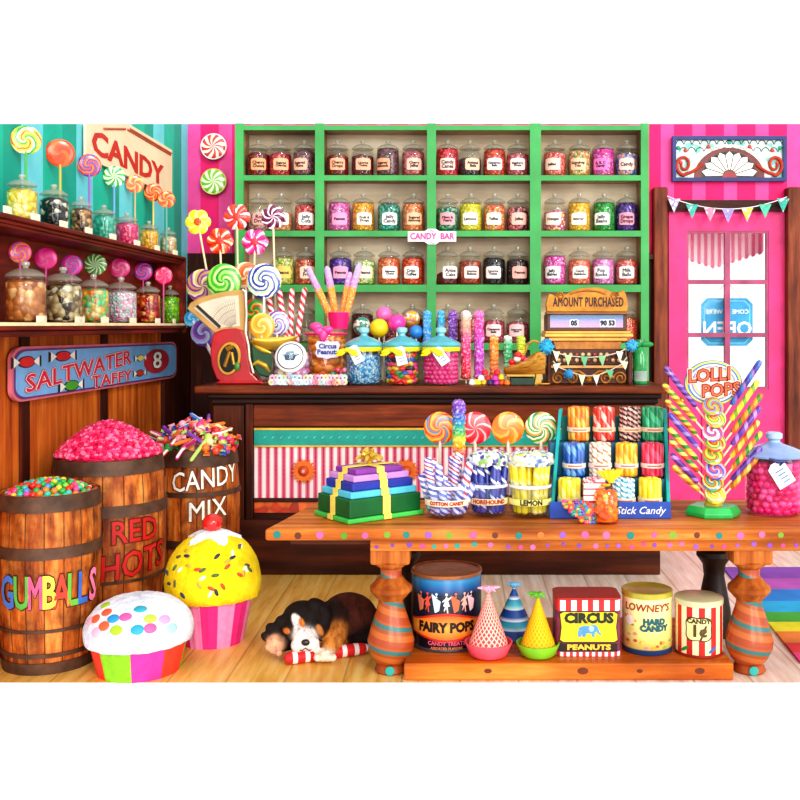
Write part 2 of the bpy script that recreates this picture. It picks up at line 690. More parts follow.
# ------------------------------------------------------------------ stained glass panel
P = at(729, 159, 8.27)
W2, H2 = 57 * 8.27 / F, 22.5 * 8.27 / F
st = thing('stained_glass_panel', 'stained glass panel with white fan and blue border above the door', 'stained glass', P)
LEAD = plain('#1d2030', .5)
mb = MB()
b = .03
for a in ((-W2, W2, H2 - b, H2), (-W2, W2, -H2, -H2 + b), (-W2, -W2 + b, -H2 + b, H2 - b), (W2 - b, W2, -H2 + b, H2 - b)):
    mb.box(a[0], a[1], -.025, .015, a[2], a[3])
obj('frame', mb, plain('#16266e', .4, var=.35, scale=12), st)
obj('background_glass', MB().box(-W2 + b, W2 - b, 0, .012, -H2 + b, H2 - b), speckle(['#cfe6dc', '#a8d6cf', '#e8f0e2', '#5bb5a4', '#bfe0ea'], 16, .25, .1), st)
# scalloped upper lights with lead lines and coloured jewels
mb = MB()
for i in range(13):
    x = -W2 + b + (2 * W2 - 2 * b) * (i + .5) / 13
    for row in range(2):
        zz = H2 - b - .035 - .06 * row
        pp = [(x + (row * .03) + .03 * math.cos(t), zz + .034 * math.sin(t)) for t in [PI * k / 10 for k in range(11)]]
        mb.tube([(q[0], -.003, q[1]) for q in pp], .003, 5)
obj('lead_line', mb, LEAD, st)
for i, (x, z, cc) in enumerate([(-.36, .07, '#c2402e'), (-.17, .1, '#c2402e'), (.17, .1, '#c2402e'), (.36, .07, '#c2402e'), (0, .135, '#1aa08a'), (-.4, -.03, '#c8402e'), (.4, -.03, '#c8402e'), (-.42, .09, '#1b9a6a'), (.42, .09, '#1b9a6a')]):
    obj('jewel', MB().ball((x, -.004, z), (.017, .006, .017), 10, 6), plain(cc, .2), st)
arc = lambda r0, r1, zc, k: [(r1 * k * math.cos(PI * i / 24), zc + r1 * math.sin(PI * i / 24)) for i in range(25)] + [(r0 * k * math.cos(PI * i / 24), zc + r0 * math.sin(PI * i / 24)) for i in range(24, -1, -1)]
zb = -H2 + b
obj('white_arch', MB().prism(arc(.0, .275, zb, 1.25), -.004, 0), plain('#f3efe2', .3), st)
obj('dark_arch', MB().prism(arc(0, .25, zb, 1.17), -.007, -.004), plain('#6d1f1c', .3, var=.4, scale=20), st)
obj('dark_arch', MB().prism(arc(0, .22, zb, 1.02), -.009, -.007), plain('#1d1a16', .3), st)
for i in range(9):
    a = PI * (i + .5) / 9
    ca, sa = math.cos(a), math.sin(a)
    prof = [(.05, -.006), (.05, .006), (.17, .032), (.205, .0), (.17, -.032)]
    obj('fan_petal', MB().prism([((r * ca - q * sa) * 1.12, zb + .004 + (r * sa + q * ca) * .98 + .012) for r, q in prof], -.013, -.009), plain('#f7f5e6', .25, var=.08), st)
for i in range(1, 9):
    a = PI * i / 9
    obj('lead_line', MB().tube([(.05 * math.cos(a) * 1.12, -.0135, zb + .016 + .05 * math.sin(a)), (.19 * math.cos(a) * 1.12, -.0135, zb + .016 + .19 * math.sin(a))], .0035, 5), LEAD, st)
obj('fan_heart', MB().prism(arc(0, .055, zb, 1.1), -.017, -.009), plain('#9c1f22', .3), st)
for sx in (-1, 1):
    pts = []
    for i in range(40):
        u = i / 39
        a = -PI * .5 + u * PI * 2.6
        r = .085 * (1 - .72 * u)
        pts.append((sx * (.375 + r * math.cos(a) * .8), -.012, -.04 + r * math.sin(a) - .01))
    lead = [(sx * (.22 + .155 * k / 8), -.012, -.045 - .08 * math.sin(PI * .5 * k / 8)) for k in range(8)]
    obj('scroll', MB().tube(lead + pts, [.014] * 8 + [.016 - .006 * i / 39 for i in range(40)], 8), plain('#b93a22', .3, var=.3), st)

# pennants over the door
def bunting(label, pts, pens, mats_, d, size, cord='#e9e3f0', pom=None, group=None):
    t = thing('bunting', label, 'bunting', (0, d, 0), group=group)
    obj('cord', MB().tube([(xat(x, d), 0, zat(y, d)) for x, y in pts], .004, 6), plain(cord), t)
    for (x, y, w_, h_, lean), m in zip(pens, mats_):
        a, b_ = xat(x - w_ / 2, d), xat(x + w_ / 2, d)
        z0 = zat(y, d)
        tl = lean * d / F
        obj('pennant', MB().prism([(a, z0 + tl * .5), (b_, z0 - tl * .5), ((a + b_) / 2 + tl, zat(y + h_, d))], -.006, -.002), m, t)
    for (x, y, r, c_) in (pom or []):
        q = MB()
        rr = r * d / F
        q.ball((xat(x, d), -.002, zat(y, d)), rr * .9, 14, 10)
        rn = random.Random(int(x))
        for _ in range(60):
            u = Vector((rn.gauss(0, 1), rn.gauss(0, 1), rn.gauss(0, 1))).normalized()
            c0 = Vector((xat(x, d), -.002, zat(y, d)))
            q.tube([c0 + u * rr * .7, c0 + u * rr * 1.12], [rr * .16, rr * .06], 5)
        obj('pompom', q, plain(c_, .9, var=.3, scale=40), t)
    return t


sag = lambda x: 196 + 13 * (1 - ((x - 728) / 61) ** 2)
bcols = ['#a497d8', '#27b6a6', '#e58aa8', '#9f90d4', '#f0cf4f', '#52c7a4', '#2fae9c']
xs = [674, 692, 710, 728, 747, 765, 783]
bunting('long string of seven pastel pennants sagging across the top of the pink door', [(x, sag(x)) for x in range(667, 790, 4)],
        [(x, sag(x), 12.5, 14, 0) for x in xs], [speckle([c_, c_, '#f5eef5', c_, c_], 40, .7, .02) for c_ in bcols], 8.17, 1)

# ================================================================== LEFT WALL: ledges, jars, lollipops, signs
LX = -2.0                                       # front edge of the ledges
su = thing('wall_shelf', 'red-brown wooden wall shelf with two ledges above the taffy sign', 'shelf', (0, 0, 1.6))
Z1, Z2 = 2.14, 1.655
mb = MB()
mb.box(WALLX, LX, 4.28, 7.3, Z1 - .022, Z1)
mb.box(WALLX, LX - .02, 4.28, 7.27, Z1 - .04, Z1 - .022)
mb.box(WALLX, LX - .03, 4.28, 7.25, Z1 - .055, Z1 - .04)
for k in ('top_board',):
    obj(k, mb, REDW, su, loc=(0, 0, -1.6), bevel=.006)
mb = MB()
mb.box(WALLX, LX, 4.28, 7.3, Z2 - .035, Z2)
mb.box(WALLX, LX - .03, 4.28, 7.27, Z2 - .065, Z2 - .035)
obj('lower_board', mb, REDW, su, loc=(0, 0, -1.6), bevel=.006)
obj('back_board', MB().box(WALLX, WALLX + .015, 4.28, 7.3, Z2, Z1 - .055), wood('#5a160e', '#8a2a1a', '#a03a22', 'y'), su, loc=(0, 0, -1.6))
obj('ledge_edge', MB().box(LX, LX + .006, 4.28, 7.28, Z2 - .014, Z2 + .002), plain('#f0dfae', .6), su, loc=(0, 0, -1.6))
obj('end_panel', MB().box(WALLX + .015, LX - .01, 7.3, 7.34, Z2 - .065, Z1 - .0), REDW, su, loc=(0, 0, -1.6))

_jm = {}


def jar_parts(r, h, seg=24):
    k = (round(r, 4), round(h, 4))
    if k not in _jm:
        body = [(r * .86, 0), (r * .97, .015 * h), (r, .05 * h), (r, .52 * h), (r * .985, .6 * h), (r * .92, .67 * h), (r * .82, .71 * h), (r * .82, .735 * h)]
        lid = [(r * .5, .737 * h), (r * .93, .739 * h), (r * .96, .755 * h), (r * .93, .775 * h), (r * .84, .80 * h), (r * .64, .845 * h), (r * .36, .875 * h), (r * .16, .885 * h)]
        kn = [(r * .16, .887 * h), (r * .13, .9 * h), (r * .22, .94 * h), (r * .19, .985 * h), (0, h)]
        _jm[k] = tuple(mesh(MB().lathe(p, seg, cap1=False), nm, m) for p, nm, m in
                       ((body, 'glass_body', glass('#f8faf8', .025)), (lid, 'lid', clouded_glass('#b4b0a0', .42)), (kn, 'knob', clouded_glass('#c4c2b4', .6))))
    return _jm[k]


def fill_mesh(r, h, m, seed=0, seg=22, rough=.006):
    rn = random.Random(seed)
    j = lambda k, i, rr, z: (rr * (1 + rn.uniform(-.012, .0)), z)
    top = [(r * .86, 0), (r, .012), (r, h * .5), (r, h - .01)]
    mb = MB().lathe(top, seg, cap1=False)
    mb.lathe([(r, h - .01), (r * .75, h), (r * .4, h + rough), (0, h + rough)], seg, cap1=False,
             wob=lambda k, i, rr, z: (rr, z + (rn.uniform(-rough, rough) if 0 < k < 3 else 0)))
    return mesh(mb, 'candy_filling', m, 60)


def jar(name, label, cat, P, r, h, cols, fill, text=None, yaw=0, lab='#f8efe8', group=None, scale=60, fillmat=None, layers=None):
    t = thing(name, label, cat, P, (0, 0, 0), group)
    b, l, k = jar_parts(r, h)
    if fill > 0:
        obj('candy_filling', fill_mesh(r * .94, fill * h, fillmat or speckle(cols, scale), RND.randint(0, 999)), None, t, loc=(0, 0, .006), stuff=True)
    obj('glass_body', b, None, t)
    lo = obj('lid', l, None, t)
    obj('knob', k, None, lo)
    if text:
        rr = r * 1.012
        w, hh = r * 1.4, h * .3
        ang = w / rr
        n = 14
        mb = MB()
        vs, fs = [], []
        for i in range(n + 1):
            a = -ang / 2 + ang * i / n
            u = abs(i / n - .5) * 2
            cut = .012 if u > .88 else 0
            for z in (-hh / 2 + cut, hh / 2 + .006 * (1 - u) - cut):
                vs.append((rr * math.sin(a), -rr * math.cos(a), z))
        for i in range(n):
            fs.append((2 * i, 2 * i + 2, 2 * i + 3, 2 * i + 1))
        mb.add(vs, fs)
        lb = obj('paper_label', mb, plain(lab, .7, var=.06), t, loc=(0, 0, h * .31), rot=(0, 0, math.radians(yaw) - math.atan2(P[0], P[1])))
        m = max(len(q) for q in text.split('\n'))
        lettering(text, min(.045, w * 1.55 / m), INK, lb, around(rr + .002), bold=.0012, ext=0, line=.85)
    return t


# upper ledge
up = [(22, ['#f7d51e', '#fbe35c', '#eec40e', '#fff09a'], .073, .235, 'yellow candies'), (54, ['#1c1a18', '#e8e2d0', '#3a322a', '#0c0c0c'], .075, .24, 'black and white candies'),
      (81, ['#6e4218', '#c48a48', '#3b200c', '#d9b47c'], .062, .225, 'brown nuts'), (104, ['#41b89e', '#79d2bb', '#2fa48a'], .07, .22, 'sea green beads'),
      (127, ['#f03c80', '#f77fae', '#e31a60'], .075, .22, 'hot pink candies'), (149, ['#f3b82c', '#f9d468', '#e69a12'], .066, .215, 'amber yellow candies'),
      (168.5, ['#d8c49a', '#f0e4c6', '#b98e5a', '#e3a04a'], .06, .215, 'pale tan candies')]
for i, (px, cs, r, h, nm) in enumerate(up):
    d = 2.12 / (CX - px) * F
    jar('candy_jar', f'lidded glass jar of {nm} on the upper ledge of the wall shelf', 'jar', (-2.12, d, Z1 + .001), r, h, cs, .64, None, 0, group='jars on the upper wall ledge', scale=38)
low = [(25.5, ['#c87c3c', '#ecb878', '#9c5420', '#dc9854', '#b06830'], .098, .3, 'brown almonds', 26), (63, ['#7c6848', '#f8ecc8', '#ac9060', '#3c3020', '#d4bc88'], .1, .3, 'brown and cream pebbles', 30),
       (93.5, ['#ffb834', '#ffe468', '#34c87c', '#f8803c', '#ffeeaa', '#60dc98'], .088, .285, 'orange, yellow and green gummies', 36), (121, ['#f5e6ee', '#e58ab4', '#9adcd0', '#f3b8d0', '#ffffff'], .098, .29, 'pastel pink and white dots', 70),
       (148, ['#e8432c', '#f6932c', '#b81c24', '#f9c05c', '#8a1018'], .085, .285, 'red and orange gummies', 40), (170, ['#8ce018', '#b8f448', '#6cc410'], .07, .28, 'lime green balls', 42)]
for i, (px, cs, r, h, nm, sc_) in enumerate(low):
    d = 2.11 / (CX - px) * F
    jar('candy_jar', f'large glass jar of {nm} on the lower wall ledge', 'jar', (-2.11, d, Z2 + .001), r, h, cs, .66, None, 0, group='jars on the lower wall ledge', scale=sc_)
ords = ['first', 'second', 'third', 'fourth', 'fifth', 'sixth', 'seventh', 'eighth', 'ninth', 'tenth']
# small cream price cards between the jars
for zz, lst, nm in ((Z1, [(10, 11), (38, 14), (66, 13), (91, 12), (115, 12), (139, 12), (159, 10), (177, 10)], 'upper'), (Z2, [(44, 16), (82, 17), (107, 14), (135, 13), (159.5, 10), (176, 5)], 'lower')):
    for i, (px, w) in enumerate(lst):
        d = 2.008 / (CX - px) * F
        ww = w * d / F * .55
        t = obj('price_card', MB().box(-.006, .006, -ww * 1.1, ww * 1.1, 0, .034), plain('#f5ecd0', .8, var=.05), None, loc=(-2.02, d, zz + .0005), rot=(0, .0, 0))
        tag(t, f'small cream price card, {ords[i]} from the front along the {nm} wall ledge', 'card', f'price cards on the {nm} wall ledge')


# ------------------------------------------------------------------ lollipops
CZ_GUESS = 1.25


def unit_disc(th=.2, n=40):
    k = ('disc', th)
    if k not in _jm:
        pr = [(0, -th * .55), (.5, -th * .52), (.8, -th * .42), (.93, -th * .28), (1, 0), (.93, th * .28), (.8, th * .42), (.5, th * .52), (0, th * .55)]
        _jm[k] = MB().lathe(pr, n, xf=Matrix.Rotation(PI / 2, 4, 'X'))
    return _jm[k]


def flower_disc(pet=6, th=.3, deep=.22, twist=0.0):
    mb = MB()
    vs, fs = [], []
    n, rings = pet * 12, 7
    for s_ in (-1, 1):
        for k in range(rings + 1):
            u = k / rings
            for i in range(n):
                a = 2 * PI * i / n
                R_ = 1 - deep + deep * abs(math.cos(a * pet / 2 + twist)) ** .6
                bulge = th * .5 * math.sqrt(max(0, 1 - u ** 2.2)) * (1 - .35 * (1 - abs(math.cos(a * pet / 2))) * (u > .3))
                vs.append((u * R_ * math.cos(a), s_ * bulge, u * R_ * math.sin(a)))
    m = (rings + 1) * n
    for s_ in range(2):
        for k in range(rings):
            for i in range(n):
                a, b = s_ * m + k * n + i, s_ * m + k * n + (i + 1) % n
                q = (a, b, b + n, a + n)
                fs.append(q if s_ == 0 else tuple(reversed(q)))
    return mb.add(vs, fs)


def lollipop(name, label, px, py, d, rpx, mat, zbase, stick='#efe6d4', lean=0.0, group=None, yaw=0.0, disc=None, stick_r=.006, pitch=0, P=None, r=None):
    P = P or at(px, py, d)
    r = r or rpx * d / F
    if P.y > 6.6 and P.z > CZ_GUESS and P.x > -2.05:
        lean = max(lean, -1.70 - P.x)
    base = Vector((P.x + lean, P.y, zbase))
    t = thing(name, label, 'lollipop', base, group=group)
    obj('candy_head', disc or unit_disc(), mat, t, loc=P - base, scale=r, rot=(pitch, 0, yaw))
    obj('stick', MB().tube([Vector((0, 0, 0)), (P - base) * .97], stick_r, 8), plain(stick, .5, var=.05), t)
    return t


uplol = [(22, 140, 14.5, swirl(['#a6d42c', '#f6e04c', '#f4632c', '#f9d23c', '#f8f0c8', '#3fa04a'], 2, 1.3), '#4fae4e', 'yellow, green and orange swirl'),
         (56.5, 153, 14, swirl(['#f0501a', '#f56a2c', '#e84414'], 2, .8), '#d8b84a', 'plain orange'),
         (86, 165.5, 11.5, swirl(['#ee5a24', '#7a3fa0', '#f08a2c', '#e8405a', '#4a56b8'], 2, 1.4), '#a06ac0', 'orange and purple swirl'),
         (111, 176.5, 10.5, swirl(['#2fae3c', '#f2f6d8'], 9, .9), '#7aa8dc', 'green and white pinwheel'),
         (132, 184, 9, swirl(['#ee7a4c', '#f3c06a', '#e8633c'], 4, 1.1), '#c8b090', 'coral and yellow swirl'),
         (150.5, 192.5, 9, swirl(['#f04820', '#f4761c', '#c82818', '#f8a83c'], 3, 1.2), '#e6d27a', 'red and orange swirl'),
         (166.5, 199.5, 8.5, swirl(['#f0641c', '#f6a03c', '#d83c20'], 5, 1), '#6aa6a0', 'orange and red pinwheel')]
for i, (px, py, rp, m, sc_, nm) in enumerate(uplol):
    d = 2.215 / (CX - px) * F
    P = Vector((-2.195, d, zat(py, d)))
    if d > 7.2:
        d = 2.08 / (CX - px) * F
        P = Vector((-2.08, d, zat(py, d)))
    lollipop('swirl_lollipop', f'{nm} lollipop standing behind the jars on the upper wall ledge', 0, 0, 0, 0, m, Z1 + .001, sc_, 0, 'lollipops on the upper wall ledge', math.radians(22), P=P, r=rp * d / F, stick_r=.007)
lowlol = [(17, 252.5, 11, swirl(['#ef5a3c', '#ec3f9c', '#f49a3c', '#d85ac0'], 2, 1.2), 'pink and orange swirl'),
          (43, 258.5, 11, swirl(['#f01c8c', '#e81484', '#f43c9c'], 3, .8), 'plain magenta'),
          (69, 265, 10.5, swirl(['#ec1c8c', '#a83fc0', '#f02c6c', '#5a6ad0', '#f04cac'], 2, 1.5), 'magenta and violet swirl'),
          (93, 264.5, 11, swirl(['#4aac3c', '#e8e6c0', '#2f8c34'], 11, 1.3), 'green and cream pinwheel'),
          (117.5, 268, 10, swirl(['#f0187c', '#f86cae', '#e0307c'], 3, 1.4), 'hot pink swirl'),
          (141, 271.5, 9.3, swirl(['#f02c88', '#6a46c8', '#f45a9c', '#b03cc0'], 2, 1.2), 'pink and blue-violet swirl'),
          (163.5, 275.5, 9, swirl(['#ee1c6c', '#f4588c', '#d8145c'], 6, .9), 'crimson pink')]
for i, (px, py, rp, m, nm) in enumerate(lowlol):
    d = 2.205 / (CX - px) * F
    P = Vector((-2.19, d, zat(py, d)))
    if d > 7.2:
        d = 2.07 / (CX - px) * F
        P = Vector((-2.07, d, zat(py, d)))
    lollipop('swirl_lollipop', f'{nm} lollipop standing behind the jars on the lower wall ledge', 0, 0, 0, 0, m, Z2 + .001, '#d85a94', 0, 'lollipops on the lower wall ledge', math.radians(22), P=P, r=rp * d / F * .97)

# CANDY sign on the teal wall
WX = WALLX + .012
sg = thing('candy_sign', 'cream board reading CANDY in red capitals on the teal wall', 'sign', (WX, 6.8, 2.65))
def wallp(px, py):
    d = -WX / (CX - px) * F
    return d, zat(py, d)
pts = [wallp(85, 158.5), wallp(169.5, 192.5), wallp(167, 149)]
zt = pts[2][1]
dd = (zt - H) / TOPK
outl = [(5.97, 2.645), (7.75, 2.645), (7.75, 3.0), ((3.0 - H) / TOPK, 3.0), (5.97, H + TOPK * 5.97)]
def wprism(mb, pts, x0, x1, oy, oz):
    q = [(p[0] - oy, p[1] - oz) for p in pts]
    mb.prism(q, 0, 1)
    n = len(mb.v)
    mb.v = [(x0 + (x1 - x0) * (1 - y), x, z) for (x, y, z) in mb.v]
    mb.f = [tuple(f) for f in mb.f]
    return mb
obj('sign_board', wprism(MB(), outl, 0, .018, 6.8, 2.65), plain('#f8ddb8', .6, var=.1, scale=3), sg)
mb = MB()
for a, b in (((7.72, 2.97), (6.75, 2.97)), ((7.7, 2.955), (6.7, 2.955)), ((6.66, 2.95), (6.25, 2.872))):
    mb.tube([(.019, a[0] - 6.8, a[1] - 2.65), (.019, b[0] - 6.8, b[1] - 2.65)], .008, 6)
obj('painted_line', mb, plain('#c0603c', .6), sg)
lettering('CANDY', .2, plain('#cf2b1e', .5, var=.12), sg, on_left_wall, (.021, -.03, .105), bold=.006, sx=2.06)
# SALTWATER TAFFY sign
so = (5.0, 1.25)
outl = []
for (cx_, cz_, s0) in ((5.09, 1.32, 180), (7.72, 1.30, 270), (7.72, 1.45, 0), (5.09, 1.47, 90)):
    for k in range(7):
        a = math.radians(s0 + 15 * k)
        outl.append((cx_ + .13 * math.cos(a), cz_ + .065 * math.sin(a)))
sc2 = lambda k: [((p[0] - 6.405) * (1 - k * .028) + 6.405, (p[1] - 1.385) * (1 - k * .16) + 1.385) for p in outl]
tf = thing('taffy_sign', 'light blue SALTWATER TAFFY sign with rose border on the plank wainscot', 'sign', (WALLX + .016, 6.4, 1.385))
obj('sign_board', wprism(MB(), outl, 0, .02, 6.4, 1.385), plain('#d4707c', .5, var=.15), tf)
obj('sign_border', wprism(MB(), sc2(.55), .02, .023, 6.4, 1.385), plain('#6a3a7c', .5, var=.2), tf)
obj('sign_face', wprism(MB(), sc2(1.0), .023, .026, 6.4, 1.385), plain('#79acdc', .5, var=.16, scale=5), tf)
def wp(px, py):
    d = -(WALLX + .04) / (CX - px) * F
    return d - 6.4, zat(py, d) - 1.385
for dx, mt, bo, xo in ((.0, plain('#8a1c34', .5), .0085, .027), (.0, plain('#f6dfe0', .5), .005, .0285), (.0, plain('#cc2440', .5, var=.15), .0015, .030)):
    y_, z_ = wp(83.5, 374.5)
    lettering('SALTWATER', .13, mt, tf, on_left_wall, (xo, y_ + .02, z_ + .03), bold=bo, sx=2.2, slope=.055, spacing=1.02, ext=.0006)
    y_, z_ = wp(112, 380.5)
    lettering('TAFFY', .098, mt, tf, on_left_wall, (xo, y_ + .0, z_ + .01), bold=bo * .8, sx=2.6, slope=.01, spacing=1.02, ext=.0006)
def wrapped_motif(px, py, w, h, c_, tilt=0):
    y_, z_ = wp(px, py)
    d = y_ + 6.4
    mag = d / (CX - px) * 1.0                     # metres along the wall per pixel
    q = MB()
    for scale_, mi, x0 in ((1.18, 0, .027), (1.0, 1, .0285)):
        body = [(y_ + mag * w * .5 * scale_ * math.cos(2 * PI * k / 20), z_ + h * .5 * scale_ * d / F * math.sin(2 * PI * k / 20)) for k in range(20)]
        wprism_add(q, body, x0, x0 + .0015, mi)
        for s_ in (-1, 1):
            tri = [(y_ + s_ * mag * w * .45, z_), (y_ + s_ * mag * w * .85 * scale_, z_ + h * .5 * scale_ * d / F), (y_ + s_ * mag * w * .85 * scale_, z_ - h * .5 * scale_ * d / F)]
            wprism_add(q, tri, x0, x0 + .0014, mi if mi == 0 else 2)
    obj('painted_taffy', q, [plain('#1a1210', .5), plain(c_, .5), plain('#f2ece0', .5)], tf)
def wprism_add(mb, pts, x0, x1, mi):
    q = MB().prism(pts, 0, 1)
    mb.add([(x0 + (x1 - x0) * (1 - y), x, z) for (x, y, z) in q.v], q.f, mi, False)
for a in ((26, 362, 15, 10, '#d4222c'), (62.5, 356, 14, 9, '#cf2430'), (71, 385.5, 13, 9, '#4aa838'), (140, 358, 6.5, 5.5, '#e8d87a'), (139.5, 373, 7, 6, '#c8402c')):
    wrapped_motif(*a)
y_, z_ = wp(156.5, 361)
q = MB()
wprism_add(q, [(y_ + .3 * math.cos(2 * PI * k / 28), z_ + .088 * math.sin(2 * PI * k / 28)) for k in range(28)], .027, .029, 0)
obj('badge', q, plain('#b8283c', .5, var=.2), tf)
lettering('8', .17, plain('#1c1018'), tf, on_left_wall, (.03, y_, z_), bold=.008, sx=2.6)
lettering('8', .17, plain('#fbf6f0'), tf, on_left_wall, (.0315, y_, z_), bold=.002, sx=2.6)
# ================================================================== GREEN SHELVES
GREEN = plain('#44a658', .55, var=.22, scale=3)
TAN = wood('#8c7050', '#b4946c', '#ccb088', 'x', 2)
BACKM = wood('#cbbb9e', '#ece0c8', '#fbf3e2', 'x', 1.2, .7, coat=0)
SF, SB = 7.86, 8.13
sh = thing('green_shelves', 'tall bright green open shelves full of candy jars behind the counter', 'shelves', (0, 8.05, 0))
LOC = (0, -8.05, 0)
stl = [(235, 243.5), (315, 324), (427, 436), (530, 541), (641, 649)]
rails = [(125, 130), (175, 180.5), (230.5, 236.5), (284.5, 292)]
ZTOP = zat(123.4, SF)
for a, b in stl:
    obj('stile', MB().box(xat(a, SF), xat(b, SF), SF, SF + .03, 0, ZTOP), GREEN, sh, loc=LOC)
    obj('divider', MB().box(xat(a, SF) + .012, xat(b, SF) - .012, SF + .03, SB, 0, ZTOP), TAN, sh, loc=LOC)
for (a, b), (c, d) in zip(stl, stl[1:]):
    x0, x1 = xat(b, SF), xat(c, SF)
    for t_, u_ in rails + [(zz, zz + 7) for zz in (343,)]:
        zt_, zb_ = zat(t_, SF), zat(u_, SF)
        obj('rail', MB().box(x0, x1, SF + .002, SF + .03, zb_, zt_ - .001), GREEN, sh, loc=LOC)
        obj('shelf_board', MB().box(x0 - .01, x1 + .01, SF + .03, SB, zb_ + .012, zt_), TAN, sh, loc=LOC)
obj('back_panel', MB().box(xat(236, SF), xat(648, SF), SB, SB + .015, 0, ZTOP), BACKM, sh, loc=LOC)

# "CANDY BAR" board hung on the shelf front
cb = thing('candy_bar_sign', 'white board lettered CANDY BAR in pink fixed to the front of the green shelves', 'sign', at(432, 236.5, SF - .012))
out = []
w_, h_ = .19, .04
for x, z in ((-w_, -h_), (-.06, -h_), (-.03, -.062), (.03, -.062), (.06, -h_), (w_, -h_), (w_, h_), (.06, h_), (.03, .06), (-.03, .06), (-.06, h_), (-w_, h_)):
    out.append((x, z))
obj('sign_board', MB().prism(out, 0, .012), plain('#f7eaf2', .6, var=.05), cb)
lettering('CANDY  BAR', .068, plain('#d8489a', .6), cb, facing_front, (0, -.003, 0), bold=.002, sx=.86)
for z_ in (.047, -.049):
    lettering('~', .07, plain('#e48ac0', .6), cb, facing_front, (0, -.003, z_), bold=.001)

